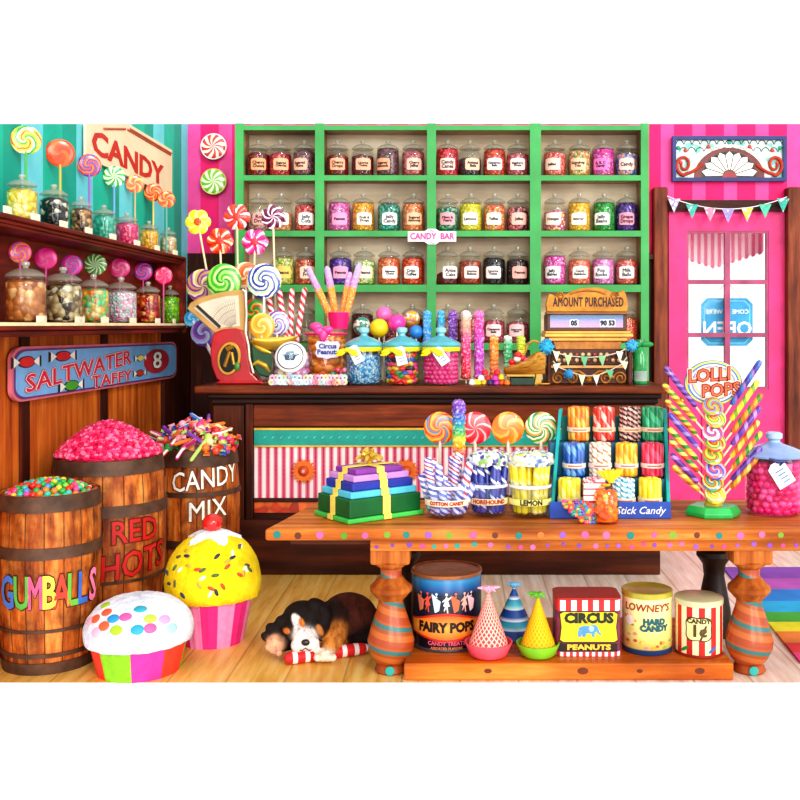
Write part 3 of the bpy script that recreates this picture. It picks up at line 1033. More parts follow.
rows = [
    (175, 'top', .3, [
        (253, '#8a1420 #b01c2a #5c0a12', .5, 'Cherry\nChews', 0, '#f3a878', 0, 'dark red'), (278, '#c8102a #e02c3a #8e0a1a', .5, 'Sugared\nCherries', 4, '#f6b48c', 0, 'bright red'), (302.5, '#7d4a52 #64363f #946068', .55, 'Sugared\nPlums', -26, '#f0b49a', 0, 'mauve brown'),
        (335, '#8c1018 #5a080e #a82028', .46, 'Cherry\nDrops', 0, '#f6b08a', 1, 'crimson'), (361.5, '#6a1420 #8a2030 #420a12', .46, 'Licorice\nTwists', 3, '#f8b494', 1, 'maroon'), (387, '#6c4048 #583038 #7e545c', .6, 'Sugared\nAlmonds', -30, '#f2a884', 1, 'dusky brown'), (412.5, '#c45860 #a83c4a #d8868a', .55, 'Cherry\nJellies', 6, '#f8c4b0', 1, 'rose red'),
        (445, '#d8283c #ee4a58 #b01428', .6, 'Candy\nCanes', 0, '#f8d4c8', 2, 'scarlet'), (470, '#3a1a28 #54283a #1e0c14', .4, 'Aniseed\nBalls', 16, '#f8c8ac', 2, 'near black'), (495, '#d83c20 #ee6038 #a82414', .58, 'Cinnamon\nBalls', 0, '#fdeee6', 2, 'orange red'), (518.5, '#c85060 #e07c84 #a83848', .5, 'Raspberry\nDrops', 0, '#fae0d8', 2, 'raspberry'),
        (556, '#e84c40 #f2756a #d02c2c #f6a49a', .52, 'Jellies', -14, '#fbd2c2', 3, 'coral'), (581, '#f0a040 #e8c878 #3f9c60 #d87c34 #f4dcb0', .56, 'Gumdrop\nTrio', -8, '#f4c8a4', 3, 'orange and green'), (605, '#ec3ca0 #f47cc4 #d81c80 #b83cb0', .6, 'A, B, C\nCandy', -14, '#f07cc0', 3, 'magenta'), (629.5, '#3c88d4 #f09c94 #2a68b8 #e8b0a8', .5, 'Candy', 0, '#fbd4c4', 3, 'blue and coral')]),
    (230.5, 'second', .31, [
        (254.5, '#c08a84 #a86c6a #d8aca4', .35, 'Rose\nDrops', 10, '#e8a8a0', 0, 'dusty pink'), (279, '#e8a070 #f2c090 #d88454', .4, 'Peach\nSlices', 0, '#f6e6d8', 0, 'peach'), (304, '#d82c30 #f0685c #b41420 #f49888', .55, 'Jelly\nCuts', 0, '#fcfaf6', 0, 'red and pink'),
        (338, '#e470bc #f29cd4 #d04ca0', .6, 'Peanuts', 0, '#f3a0c8', 1, 'pink'), (362, '#f4a81c #f8c848 #e88c10', .6, 'Fruit &\nDrops', 6, '#fdeede', 1, 'golden yellow'), (388, '#0f8c78 #24b09a #06604e #64ccba', .56, 'Jelly\nCandy', 4, '#fdf4f4', 1, 'deep teal'), (413, '#f08c4c #f6ac78 #e87434', .58, 'Sugared\nAlmonds', 4, '#fbc49c', 1, 'soft orange'),
        (447, '#14785a #2c9c74 #0a5640 #9cd0b4', .5, 'Mints &\nPearls', 0, '#f4a8b0', 2, 'bottle green'), (471, '#f4e00c #f8ee60 #e4c800 #c8dc20', .58, 'Lemons', -4, '#fdf8e6', 2, 'lemon yellow'), (495, '#f07840 #e8c070 #e0502c #f4a068', .55, 'Taffies', -4, '#fdeede', 2, 'orange mixed'), (518.5, '#5c2434 #e05c70 #3a1420 #f0948c', .5, 'Jellies', 8, '#f8c0b4', 2, 'wine and pink'),
        (556, '#e83c98 #f4e070 #f06cb4 #f8f0d0 #d02080', .42, 'Oranges', -10, '#fce0d4', 3, 'pink and cream'), (581, '#f6bc14 #f9d850 #eca208', .6, 'Buttercups', -4, '#fdf6e4', 3, 'sunny yellow'), (606, '#149c30 #38c04c #0a7420', .6, 'Jelly\nBeans', -14, '#fdfaf4', 3, 'grass green'), (630, '#4a1c8c #6c38b4 #300c64', .58, 'Grape\nDrops', 0, '#f0a0b4', 3, 'purple')]),
    (284.5, 'third', .31, [
        (281, '#dce06c #f4c848 #8cc040 #f8f0b0', .56, 'Peanut', 0, '#f0d070', 0, 'yellow green'), (306, '#d85c40 #f0946c #b83830', .54, 'Jelly\nFruit', 6, '#f6d8c0', 0, 'brick red'),
        (339, '#5c2ca4 #7c50c4 #401880', .55, 'Peanuts', 0, '#e8a4c4', 1, 'violet'), (363, '#78c034 #f4e4a0 #a8d860 #fbf4d8', .5, 'Peanut', 4, '#f8e0c8', 1, 'green and cream'), (388, '#f0743c #f69c68 #e0541c', .56, 'Saltwater\nChews', 6, '#fdf4ec', 1, 'tangerine'), (412.5, '#ec4c20 #f27848 #d43410', .56, 'Crisp\nToffee', -10, '#fdf8f2', 1, 'flame orange'),
        (444, '#6c1c20 #8c3438 #4c1014', .24, 'Anise\nCake', 16, '#fdf0ec', 2, 'dark plum'), (470, '#b04020 #8c2c14 #cc5c38', .5, 'Licorice\nButtons', 10, '#f8e4dc', 2, 'rust brown'), (494.5, '#161012 #2c2024 #080406', .55, 'Licorice\nTwists', -4, '#fbe8e4', 2, 'black'), (518.5, '#2c1014 #54181c #14060a', .52, 'Peanuts', 12, '#f6b4a8', 2, 'blackish red'),
        (556, '#e838b0 #f678cc #d01c90 #f8b0e0', .6, 'Jelly\nBabies', -14, '#fdf6fa', 3, 'fuchsia'), (581, '#f07850 #f8a888 #e85430', .52, 'Candy\nRainbow', 4, '#fdf6ee', 3, 'salmon orange'), (605, '#ec8cd0 #f6b8e4 #dc64b8', .54, 'Pop\nRocks', -10, '#fdf8fa', 3, 'lilac pink'), (629.5, '#ec6c60 #f49c90 #e0483c', .52, 'Milk\nBalls', 0, '#fdf4f0', 3, 'salmon red')]),
    (343, 'lowest', .31, [
        (311, '#a89c84 #c8bca0 #8c806c', .3, None, 0, '', 0, 'grey beige'),
        (361, '#5c2024 #7c3438 #3c1014', .6, None, 0, '', 1, 'dark maroon'), (387, '#8c2c38 #5c1820 #a84850', .55, None, 0, '', 1, 'wine red'), (412, '#6c3020 #94482c #4c1c14', .5, None, 0, '', 1, 'russet'),
        (443, '#a85c50 #8c443c #c07c70', .5, None, 0, '', 2, 'clay pink'), (469, '#c86c60 #a8504c #dc9084', .5, None, 0, '', 2, 'faded coral'), (494, '#c8485c #e07888 #a83048', .45, 'Cinnamon\nBalls', 0, '#fdd8d8', 2, 'deep rose'), (518.5, '#c85868 #e08c94 #a83c50', .42, 'Butterscotch\nDrops', -6, '#fcd4d4', 2, 'dull rose'),
        (634, '#f06040 #f48c6c #d84428', .5, None, 0, '', 3, 'coral red')]),
]
for rail, rown, hh, lst in rows:
    for px, cs, fl, tx, yaw, lc, bay, nm in lst:
        z0 = zat(rail, SF)
        b0, b1 = xat(stl[bay][1], SF), xat(stl[bay + 1][0], SF)
        x = xat(px, 7.9)
        x = min(max(x, b0 + .089), b1 - .089)
        P = Vector((x, 8.0, z0 + .001))
        fl *= 1.2
        lt = f' labelled {tx.replace(chr(10), " ")}' if tx else ''
        pos = f'{ords[bay]} bay of {rown} shelf'
        jar('candy_jar', f'jar of {nm} candy{lt}, {pos}', 'jar', P, .0915, hh, cs.split(), fl, tx, yaw, lc or '#fff', f'jars on the {rown} green shelf', scale=52)

# ================================================================== COUNTER
CF = 6.58
CZ = zat(386, CF)
ct = thing('shop_counter', 'long dark brown shop counter with pink striped panels and turquoise trim', 'counter', (0, 6.9, 0))
CL = (0, -6.9, 0)
cx0, cx1 = xat(195, CF), xat(665, CF)
obj('counter_top', MB().box(cx0, cx1 + .02, CF - .03, 7.32, CZ - .05, CZ), wood('#34130a', '#6a2c12', '#93481f', 'x', 3, .35), ct, loc=CL, bevel=.012)
mb = MB()
mb.box(cx0 + .08, cx1 - .02, CF - .005, CF + .1, CZ - .085, CZ - .05)
mb.box(cx0 + .1, cx1 - .04, CF + .012, CF + .1, CZ - .12, CZ - .085)
obj('top_moulding', mb, wood('#120706', '#24100a', '#3a1a0f', 'x'), ct, loc=CL, bevel=.01)
obj('carcass', MB().box(cx0 + .12, cx1 - .05, CF + .06, 7.28, 0, CZ - .05), DARKW, ct, loc=CL)
obj('frieze', MB().box(xat(250, CF), cx1 - .05, CF + .04, CF + .07, zat(427, CF), zat(405, CF)), wood('#3c1508', '#74300f', '#98481c', 'x', 3), ct, loc=CL, bevel=.004)
PX0, PX1 = xat(253, CF), cx1 - .08
mb = MB().box(PX0, PX1, CF + .03, CF + .07, zat(430.5, CF), zat(428.5, CF))
mb.box(PX0, PX1, CF + .03, CF + .07, zat(447.5, CF), zat(446, CF))
obj('gilt_bead', mb, plain('#d8ae3c', .35, .5), ct, loc=CL)
mb = MB().box(PX0, PX1, CF + .035, CF + .07, zat(446, CF), zat(430.5, CF))
n = 46
for i in range(n):
    x = PX0 + .06 + (PX1 - PX0 - .1) * i / n
    zc = zat(438, CF)
    mb.add([(x, CF + .0335, zc - .008), (x + .016, CF + .0335, zc + .004), (x + .02, CF + .0335, zc + .009), (x + .004, CF + .0335, zc - .002)], [(0, 1, 2, 3)], 1, False)
obj('turquoise_band', mb, [plain('#0f9a8c', .5, var=.2), plain('#bfe8e0', .6)], ct, loc=CL)
STRP = stripes(['#fbe6e6', '#e2708c', '#c23f62', '#e88aa0'], 0, .0525, -PX0 / .0525, widths=[0, .42, .62, .84])
mb = MB().box(PX0, PX1, CF + .045, CF + .07, zat(499, CF), zat(447.5, CF))
for i in range(int((PX1 - PX0) / .0525)):
    for j in range(7):
        x, z = PX0 + .0525 * i + .038, zat(450 + j * 4.2, CF)
        mb.add([(x - .006, CF + .0435, z), (x, CF + .0435, z - .008), (x + .006, CF + .0435, z), (x, CF + .0435, z + .008)], [(0, 1, 2, 3)], 1, False)
obj('striped_panel', mb, [STRP, plain('#a82c4c', .6)], ct, loc=CL)
obj('lower_rail', MB().box(PX0, PX1, CF + .03, CF + .07, zat(503, CF), zat(499, CF)), DARKW, ct, loc=CL)
obj('orange_panel', MB().box(PX0, PX1, CF + .045, CF + .07, zat(514, CF), zat(502.5, CF)), speckle(['#d8481c', '#e8702c', '#c03414', '#a8341c'], 14, .5, .1), ct, loc=CL)
obj('plinth', MB().box(cx0 + .1, cx1 - .03, CF + .0, CF + .08, 0.001, zat(520, CF)), wood('#2c120a', '#4a2010', '#6a321a', 'x', 2), ct, loc=CL, bevel=.008)
obj('end_post', MB().box(xat(245, CF), xat(252.5, CF), CF + .01, CF + .07, .001, CZ - .12), DARKWZ, ct, loc=CL, bevel=.006)
obj('corner_panel', MB().box(cx0 + .11, xat(243, CF), CF + .03, CF + .07, .3, CZ - .13), wood('#3a180c', '#5c2a14', '#6f3a1e', 'z', 2), ct, loc=CL, bevel=.006)
for px in (303, 406, 509, 612):
    x, z = xat(px, CF), zat(471.5, CF)
    star = []
    for i in range(36):
        r = .085 if i % 2 == 0 else .062
        a = 2 * PI * i / 36
        star.append((r * math.cos(a), r * math.sin(a)))
    ro = obj('sun_rosette', MB().prism(star, 0, .02), plain('#e2701c', .45, var=.25, scale=14), ct, loc=(x, CF + .018 - 6.9, z), bevel=.003)
    obj('rosette_boss', MB().lathe([(0, .02), (.02, .018), (.034, .006), (.036, 0), (.06, -.002)], 20, xf=Matrix.Rotation(PI / 2, 4, 'X')), plain('#c24a1c', .4), ro)
    obj('rosette_eye', MB().ball((0, -.02, 0), .013, 10, 6), plain('#f0a0a0', .3), ro)

# ================================================================== THINGS ON THE COUNTER
# peppermint discs on the pink wall
for py, cs, nm in ((146.5, ['#f8efe4', '#e0402c'], 'red and white'), (181.5, ['#f4f8dc', '#7ac428'], 'green and white')):
    P = at(213.5, py, 8.24)
    t = thing('mounted_peppermint_disc', f'big {nm} pinwheel peppermint disc fixed to the pink striped wall', 'candy disc', P)
    obj('disc', unit_disc(.25), swirl(cs, 9, .9, rough=.3), t, scale=12.3 * 8.24 / F)
    mb = MB()
    mb.tube([(math.cos(2 * PI * k / 40) * .103, 0, math.sin(2 * PI * k / 40) * .103) for k in range(41)], .006, 6, caps=False)
    obj('rim', mb, plain(cs[0] if py < 160 else '#d8d86c', .4), t)

CT = CZ + .001
big = [  # px, py, d, r, material, words
    (203, 286, 7.16, 17, swirl(['#8c3c94', '#d8c070', '#e8e0b0', '#9c4ca8', '#c8a05c'], 4, 1.1), 'purple and straw spiral lollipop leaning behind the scale'),
    (246, 276, 7.22, 14, swirl(['#f08048', '#f8d8c0', '#e8602c'], 3, 1.5), 'orange and white spiral lollipop half hidden behind its green neighbour'),
    (224, 281, 7.04, 17.5, swirl(['#4cbc2c', '#a4e06c', '#2c9c24', '#c8f09c'], 2, 1.5), 'large green spiral lollipop above the scale dial'),
    (264, 281, 6.98, 17.5, swirl(['#2c3c9c', '#e8f0e0', '#4c64b8', '#d0e0a0', '#f4f8f4'], 2, 1.6, '#2c4ca0', .12), 'large navy and cream spiral lollipop beside the green one'),
    (277, 323, 7.1, 12.5, swirl(['#8c4cb0', '#d0ecf0', '#a8d0e8', '#b46cc8', '#f0f4f8'], 2, 1.5), 'violet and ice blue spiral lollipop behind the yellow one'),
    (262, 326, 6.95, 13, swirl(['#f0b42c', '#f8d878', '#e89c18'], 2, 1.8), 'golden yellow spiral lollipop in front of the shelf jars'),
    (254, 311, 7.2, 12, swirl(['#2c9c3c', '#e8402c', '#f0c83c', '#4cb04c'], 3, 1.4), 'green, red and yellow spiral lollipop just right of the dial'),
    (204, 333, 7.1, 13.5, swirl(['#7c54b0', '#b494d4', '#9cc4e4', '#6c3ca0'], 2, 1.4), 'violet spiral lollipop low behind the left edge of the scale'),
    (192, 319, 7.24, 8, swirl(['#4cb0e0', '#8cd0f0', '#2c94d0'], 2, 1.2), 'small sky blue lollipop peeping out left of the scale')]
for px, py, d, r, m, nm in big:
    lollipop('spiral_lollipop', nm, px, py, d, r, m, CT, '#f0f0f4', 0.0, stick_r=.009)
FD = flower_disc
fl = [(198, 222, 13, ['#f4ec3c', '#f8f48c', '#e8e01c'], '#e8581c', FD(6, .35, .16), 1.0, 'yellow flower lollipop with orange heart', .055),
      (220, 241, 13.5, ['#e83c1c', '#f8d8b0', '#f05c2c', '#d82c14'], '#e8301c', FD(6, .35, .16), .5, 'orange-red flower lollipop with cream petal stripes', -.06),
      (237, 217, 13.5, ['#e8301c', '#f0503c', '#e83c2c', '#f8e0e8'], '#e42c20', FD(6, .35, .2), .5, 'red flower lollipop highest on the left of the shelves', .01),
      (255, 242, 13.5, ['#ec2c8c', '#fce8f4', '#f45cac', '#e41c7c'], '#e8243c', FD(6, .35, .2), .5, 'hot pink flower lollipop with white petal tips', -.02),
      (273, 217, 12.5, ['#6c1048', '#fbf0f4', '#7c1858'], None, FD(7, .35, .22), 1.4, 'plum and white pinwheel flower lollipop before the shelf jars', .02)]
for px, py, r, cs, ctr, dm, tw, nm, lean in fl:
    lollipop('flower_lollipop', nm, px, py, {198: 7.27, 220: 7.23, 237: 7.3, 255: 7.25, 273: 7.28}[px], r, swirl(cs, 6 if ctr else 7, tw, ctr, .3), CT, '#ead9b4', lean * 1.6, disc=dm, stick_r=.008)

# striped candy canes standing behind the jars
for i, (x0, y0, x1, y1) in enumerate([(268, 295, 278, 345), (279, 289, 287, 345), (292, 288, 290, 345), (305, 287, 296, 345)]):
    a, b = at(x0, y0, 7.2), at(x1, y1, 7.2)
    k = (CT - b.z) / (a.z - b.z)
    foot = b + (a - b) * k
    L = (a - foot).length
    q = (a - foot).to_track_quat('Z', 'Y').to_euler()
    o = obj('candy_stick', MB().lathe([(.012, 0.004), (.02, .01), (.02, L - .02), (.012, L - .005), (0, L)], 14), helix(['#e0283a', '#f8f0ec', '#e0283a', '#fbf4f0'], 1, .11), None, loc=foot, rot=q)
    tag(o, f'red and white twisted candy stick, {ords[i]} from the left of four behind the counter jars', 'candy stick', 'twisted candy sticks on the counter')

# antique fan scale
sd = 6.86
sc_ = thing('candy_scale', 'red antique fan-dial candy scale with brass window and scoop', 'scale', Vector((xat(238, sd), sd, CT)))
B0 = Vector((xat(238, sd), sd, CT))
pp = lambda pts, d=sd: [(xat(x, d) - B0.x, max(0, zat(y, d) - B0.z)) for x, y in pts]
REDP = plain('#b4101c', .25, var=.3, scale=6, coat=.6)
BRASS = plain('#c8963c', .3, .7)
arcp = [(188, 309), (191, 303), (200, 298), (212, 294.5), (226, 291.5), (238, 290), (245, 290.5), (245.5, 331), (216, 333.5)]
obj('fan_dial', MB().prism(pp(arcp), -.03, .03), plain('#c39a58', .4, var=.2, coat=.2), sc_, bevel=.008)
inn = [(195, 308), (203, 303), (214, 299.5), (227, 296.5), (239.5, 295.5), (241, 326), (218, 328)]
obj('dial_face', MB().prism(pp(inn), -.034, -.03), plain('#dccfb8', .5, var=.1), sc_)
mb = MB()
cen = Vector((238, 330))
for i in range(15):
    a = math.radians(95 + i * 4.4)
    for (r0, r1, w_) in ((6, 31, .3),):
        u = Vector((math.cos(a), -math.sin(a)))
        nrm = Vector((-u.y, u.x)) * w_ * .5
        q = [cen + u * r0 + nrm, cen + u * r1 + nrm, cen + u * r1 - nrm, cen + u * r0 - nrm]
        mb.prism(pp([(p.x, p.y) for p in q]), -.0355, -.0342)
for r in (14, 20, 26):
    for i in range(22):
        a0, a1 = math.radians(95 + i * 2.8), math.radians(97.8 + i * 2.8)
        q = [(cen.x + (r + k) * math.cos(a), cen.y - (r + k) * math.sin(a)) for k, a in ((0, a0), (.5, a0), (.5, a1), (0, a1))]
        mb.prism(pp(q), -.0353, -.0342)
obj('dial_scale', mb, plain('#9a9080', .6), sc_)
obj('pointer', MB().prism(pp([(197, 306.5), (199.5, 305), (222.5, 326), (220.5, 328.5)]), -.04, -.036), plain('#2a2420', .4), sc_)
bodyp = [(216, 333), (226, 329), (238, 328), (244, 330), (248, 340), (250, 356), (253, 372), (260, 379), (266, 381), (266, 386.5), (226, 386.5), (219, 378), (214.5, 366), (213, 352), (214, 341)]
obj('body', MB().prism(pp(bodyp), -.08, .08), REDP, sc_, bevel=.025)
obj('foot', MB().prism(pp([(222, 380), (264, 380), (268, 386.5), (218, 386.5)]), -.1, .1), REDP, sc_, bevel=.01)
oval = lambda cx, cy, a, b, n=32, tilt=0: [(cx + a * math.cos(t) * math.cos(tilt) - b * math.sin(t) * math.sin(tilt), cy + a * math.cos(t) * math.sin(tilt) + b * math.sin(t) * math.cos(tilt)) for t in [2 * PI * k / n for k in range(n)]]
obj('window_rim', MB().prism(pp(oval(232, 358, 11.5, 16.5, 32, .15)), -.092, -.08), BRASS, sc_, bevel=.003)
wi = obj('oval_window', MB().prism(pp(oval(232, 358, 9, 13.8, 32, .15)), -.096, -.09), plain('#14180f', .15, var=.3), sc_)
mb = MB()
for (x0, y0, x1, y1, r) in ((230, 349, 236, 346, .018), (228, 366, 233, 351, .014), (235, 352, 237, 364, .012)):
    a, b = pp([(x0, y0), (x1, y1)])
    mb.tube([(a[0], -.099, a[1]), (b[0], -.099, b[1])], r, 8)
obj('brass_works', mb, BRASS, wi)
mb = MB()
a = pp([(238, 357), (240, 366)])
mb.ball((a[1][0], -.098, a[1][1]), (.02, .008, .03))
obj('green_reflector', mb, plain('#3c8c3c', .3), wi)
rimp = [(244, 290), (247, 292), (248, 315), (247, 332), (250, 345), (251, 358), (255, 373)]
mb = MB().tube([(x, -.05, z) for x, z in pp(rimp)], .008, 8)
obj('silver_edge', mb, plain('#e8e0d0', .25, .4), sc_)
greenp = [(250, 338), (257, 343), (264, 346), (272, 352), (276, 360), (274, 374), (268, 378), (258, 375), (252, 366)]
obj('green_shield', MB().prism(pp(greenp), .0, .06), plain('#14582c', .35, var=.3, coat=.3), sc_, bevel=.012)
for pts in ([(252, 341), (257, 346), (263, 350), (271, 353)], [(251, 366), (258, 362), (266, 366), (270, 372)]):
    obj('gilt_line', MB().tube([(x, -.004, z) for x, z in pp(pts)], [.008, .018, .018, .008], 8), plain('#e0b83c', .35, .3), sc_)
# brass scoop pan on top
mb = MB()
vs, fs = [], []
n, m = 16, 8
for i in range(n + 1):
    u = i / n
    x, _z = pp([(254 + 42 * u, 340)])[0]
    dep = .085 * (math.sin(PI * min(1, u * .92 + .08)) ** .6)
    for j in range(m + 1):
        a = PI * j / m
        vs.append((x, -.085 * math.cos(a) * (1 - .35 * u) + .02, pp([(0, 338)])[0][1] - dep * math.sin(a) + .012 * u))
for i in range(n):
    for j in range(m):
        a = i * (m + 1) + j
        fs.append((a, a + m + 1, a + m + 2, a + 1))
mb.add(vs, fs)
so_ = obj('scoop_pan', mb, plain('#e8c24a', .3, .45), sc_)
md = so_.modifiers.new('wall', 'SOLIDIFY')
md.thickness = .006

# pink and white candies jar with tilted lid
GL = glass('#f4f8fa', .05)


def straight_jar(name, label, P, r, h, fillmesh, lidcol=None, group=None, neck=True):
    t = thing(name, label, 'jar', P, group=group)
    obj('candy_filling', fillmesh, None, t, loc=(0, 0, .008), stuff=True)
    pr = [(r * .9, 0), (r * .98, .01), (r, .03), (r, h * .86), (r * .96, h * .93), (r * .86, h)]
    obj('glass_body', MB().lathe(pr, 28, cap1=False), GL, t)
    return t


def lumps(r, h, rb, mats, seed=1, shape=(1, 1, 1), squash=.0, jitter=.25, twist=True, top=True, core=True):
    """candies packed against the inside of a jar, plus a core"""
    rn = random.Random(seed)
    mb = MB()
    nm = len(mats)
    if core:
        mb.lathe([(r - rb * 1.2, 0), (r - rb * 1.2, h - rb), (0, h - rb * .6)], 16, mi=0)
    z, row = rb, 0
    while z < h:
        n = max(5, int(2 * PI * (r - rb) / (2.02 * rb)))
        for i in range(n):
            a = 2 * PI * (i + .5 * (row % 2)) / n + rn.uniform(-jitter, jitter) * .3
            rr = r - rb * (1 + rn.uniform(0, jitter))
            M_ = Matrix.Translation((rr * math.cos(a), rr * math.sin(a), z + rn.uniform(-jitter, jitter) * rb)) @ Matrix.Rotation(a, 4, 'Z')
            if squash:
                M_ = M_ @ Matrix.Rotation(rn.uniform(-squash, squash), 4, 'X') @ Matrix.Rotation(rn.uniform(-.4, .4), 4, 'Y')
            mb.ball((0, 0, 0), (rb * shape[0], rb * shape[1], rb * shape[2]), 9, 6, rn.randrange(nm), M_)
        z += rb * 1.75 * shape[2]
        row += 1
    if top:
        for k in range(int(2.2 * (r / rb) ** 2 * .5)):
            a, q = rn.uniform(0, 2 * PI), math.sqrt(rn.random()) * (r - rb)
            mb.ball((q * math.cos(a), q * math.sin(a), h - rb * .3), (rb * shape[0], rb * shape[1], rb * shape[2]), 9, 6, rn.randrange(nm))
    return mesh(mb, 'candy_filling', mats)


cp = lambda c_, r=.3: plain(c_, r, var=.08, coat=.3)
P = Vector((xat(292, 6.73), 6.73, CT))
t = straight_jar('candy_jar', 'squat glass jar of pink and white chews with its round white lid tilted towards us', P, .135, .25,
                 lumps(.125, .2, .028, [cp('#f08cb8'), cp('#fbe4ec'), cp('#e86ca0'), cp('#f8e8b8'), cp('#c8a0c8')], 3))
lid = obj('lid', MB().lathe([(0, .012), (.08, .012), (.098, .008), (.106, 0), (.106, -.02), (.1, -.026), (0, -.026)], 36), plain('#f2f4f4', .25, var=.04, coat=.4), t, loc=(.01, -.115, .19), rot=(math.radians(72), 0, math.radians(-4)))
obj('lid_ring', MB().lathe([(.083, .012), (.086, .0145), (.09, .012)], 36, cap0=False, cap1=False), plain('#3c3c40', .4), lid)
mb = MB()
fxy = lambda pts: [(x, z) for x, z in pts]
def flat(mb, pts, z0, mi=0):
    mb.add([(x, y, z0) for x, y in pts], [tuple(range(len(pts)))], mi, False)
mb = MB()
flat(mb, [(-.03, -.028), (.028, -.028), (.04, .006), (-.04, .006)], .0135, 0)
flat(mb, [(-.05, .006), (-.036, .006), (-.025, .032), (.02, .036), (.03, .006), (.05, .006), (.052, .012), (-.052, .012)], .0138, 1)
flat(mb, [(.034, .0), (.062, .012), (.06, .018), (.03, .008)], .0139, 0)
obj('painted_scoop', mb, [plain('#3c5c78', .5), plain('#8ca4b8', .5)], lid)

# pastel candy necklace pieces heaped along the counter edge
rn = random.Random(5)
pc = ['#d8c8e8', '#f4c8d8', '#c8e0f0', '#f8f4f8', '#f8e0b0', '#e8b0d0', '#c8f0e8', '#d89090']
pm = [cp(c_, .5) for c_ in pc]
pnm = ['lavender', 'pale pink', 'pale blue', 'white', 'cream', 'orchid', 'mint', 'dusty rose']
ring = MB().lathe([(.008, -.011), (.019, -.011), (.023, 0), (.019, .011), (.008, .011), (.008, -.011)], 14, cap0=False, cap1=False)
rm = [mesh(ring, 'candy_bead', m) for m in pm]
for i in range(44):
    row = 0 if i < 24 else 1
    k = i if row == 0 else i - 24
    x = xat(270 + (76 * (k + .5) / (24 if row == 0 else 20)), 6.6)
    ci = rn.randrange(8)
    o = obj('candy_bead', rm[ci], None, None, loc=(x, 6.585 + .03 * row + rn.uniform(-.008, .008), CT + .024 + .028 * row), rot=(PI / 2 + rn.uniform(-.3, .3), 0, rn.uniform(-.5, .5)))
    tag(o, f'{pnm[ci]} ring candy in the pastel heap at the counter edge below the peanut jar', 'candy', f'{pnm[ci]} ring candies on the counter edge')

# orange circus peanuts jar
P = Vector((xat(326, 7.02), 7.02, CT))
pj = straight_jar('candy_jar', 'glass jar of orange circus peanuts with pink ribbon and lavender name tag', P, .15, .37,
                  lumps(.14, .33, .036, [cp('#fc9030', .6), cp('#ffa850', .6), cp('#f4801c', .6)], 8, (1, 1.35, .8), .7))
mb = MB()
mb.lathe([(.152, .33), (.158, .338), (.152, .346)], 28, cap0=False, cap1=False)
rb_ = obj('ribbon', mb, plain('#e8287c', .4, coat=.3), pj)
mb = MB()
for (x, z, rx, rz) in ((-.05, .39, .045, .03), (.0, .33, .03, .05), (-.03, .36, .035, .03), (.03, .37, .04, .025)):
    mb.ball((x, -.15, z), (rx, .02, rz), 12, 7)
obj('ribbon_bow', mb, plain('#f0489c', .4, var=.2, coat=.3), pj)
tgo = [(-.085, -.03), (-.07, -.055), (-.02, -.06), (0, -.068), (.02, -.06), (.07, -.055), (.085, -.03), (.075, 0), (.085, .03), (.07, .055), (.02, .05), (0, .062), (-.02, .05), (-.07, .055), (-.085, .03), (-.075, 0)]
tg = obj('name_tag', MB().prism(tgo, 0, .004), plain('#dcdcf4', .6, var=.05), pj, loc=(.035, -.175, .235))
lettering('Circus\nPeanuts', .046, plain('#2c3c8c', .6), tg, facing_front, (0, -.003, 0), bold=.0015, line=.85)

# pink cup above it holding four sugar sticks
P2 = Vector((xat(339, 7.02), 7.02, CT + .372))
cup = thing('candy_cup', 'small bright pink paper cup on top of the circus peanuts jar', 'cup', P2)
obj('cup_wall', MB().lathe([(.06, 0), (.078, .115), (.074, .115), (.056, .004), (0, .004)], 24, cap1=False), plain('#ec1c74', .45, var=.1), cup)
obj('cup_rim', MB().lathe([(.076, .112), (.081, .116), (.076, .12)], 24, cap0=False, cap1=False), plain('#f45c9c', .4), cup)
ss = gradient([(0, '#f0901c'), (.5, '#f4a02c'), (.55, '#d890d8'), (.8, '#c8a8e8'), (1, '#b48cd8')], 2, 0, .5, .5, sugar=True)
for i, (bx, tx, ty, L, dy) in enumerate([(-.04, 308, 268, .5, 0), (-.012, 326, 266, .46, .02), (.016, 350, 272, .45, .01), (.042, 360, 263, .5, -.01)]):
    foot = P2 + Vector((bx * .8, dy, .03))
    top_ = Vector((xat(tx, 7.02), 7.02 + dy * 2, zat(ty, 7.02)))
    L = (top_ - foot).length
    q = (top_ - foot).to_track_quat('Z', 'Y').to_euler()
    m = gradient([(0, '#f0901c'), (.52, '#f4a02c'), (.58, '#d890d8'), (.8, '#c8a8e8'), (1, '#b48cd8')], 2, 0, .5, .5, sugar=True)
    rn = random.Random(i)
    mb = MB().lathe([(.014, 0), (.022, .01), (.026, .22), (.024, .3), (.021, L - .02), (.012, L), (0, L + .003)], 12, wob=lambda k, j, r, z: (r * (1 + rn.uniform(-.1, .1)), z))
    o = obj('sugar_stick', mb, m, None, loc=foot, rot=q)
    tag(o, f'orange sugar stick with lavender tip, {ords[i]} from the left in the pink cup', 'candy stick', 'sugar sticks in the pink cup')

# wrapped taffies piled against the peanut jar
TW = {}
def twist_candy(L, r, m, name='wrapped_candy'):
    mb = MB().ball((0, 0, 0), (L * .5, r, r), 10, 7)
    for s_ in (-1, 1):
        vs, fs = [], []
        n = 8
        for k, (x, q) in enumerate(((.46, .25), (.62, .2), (.95, .95))):
            for i in range(n):
                a = 2 * PI * i / n
                w_ = q * r * (1 + (.25 if i % 2 else -.2) * (k == 2))
                vs.append((s_ * L * x, w_ * math.cos(a), w_ * .55 * math.sin(a)))
        for k in range(2):
            for i in range(n):
                j = (i + 1) % n
                fs.append((k * n + i, k * n + j, (k + 1) * n + j, (k + 1) * n + i))
        mb.add(vs, fs)
    return mesh(mb, name, m)


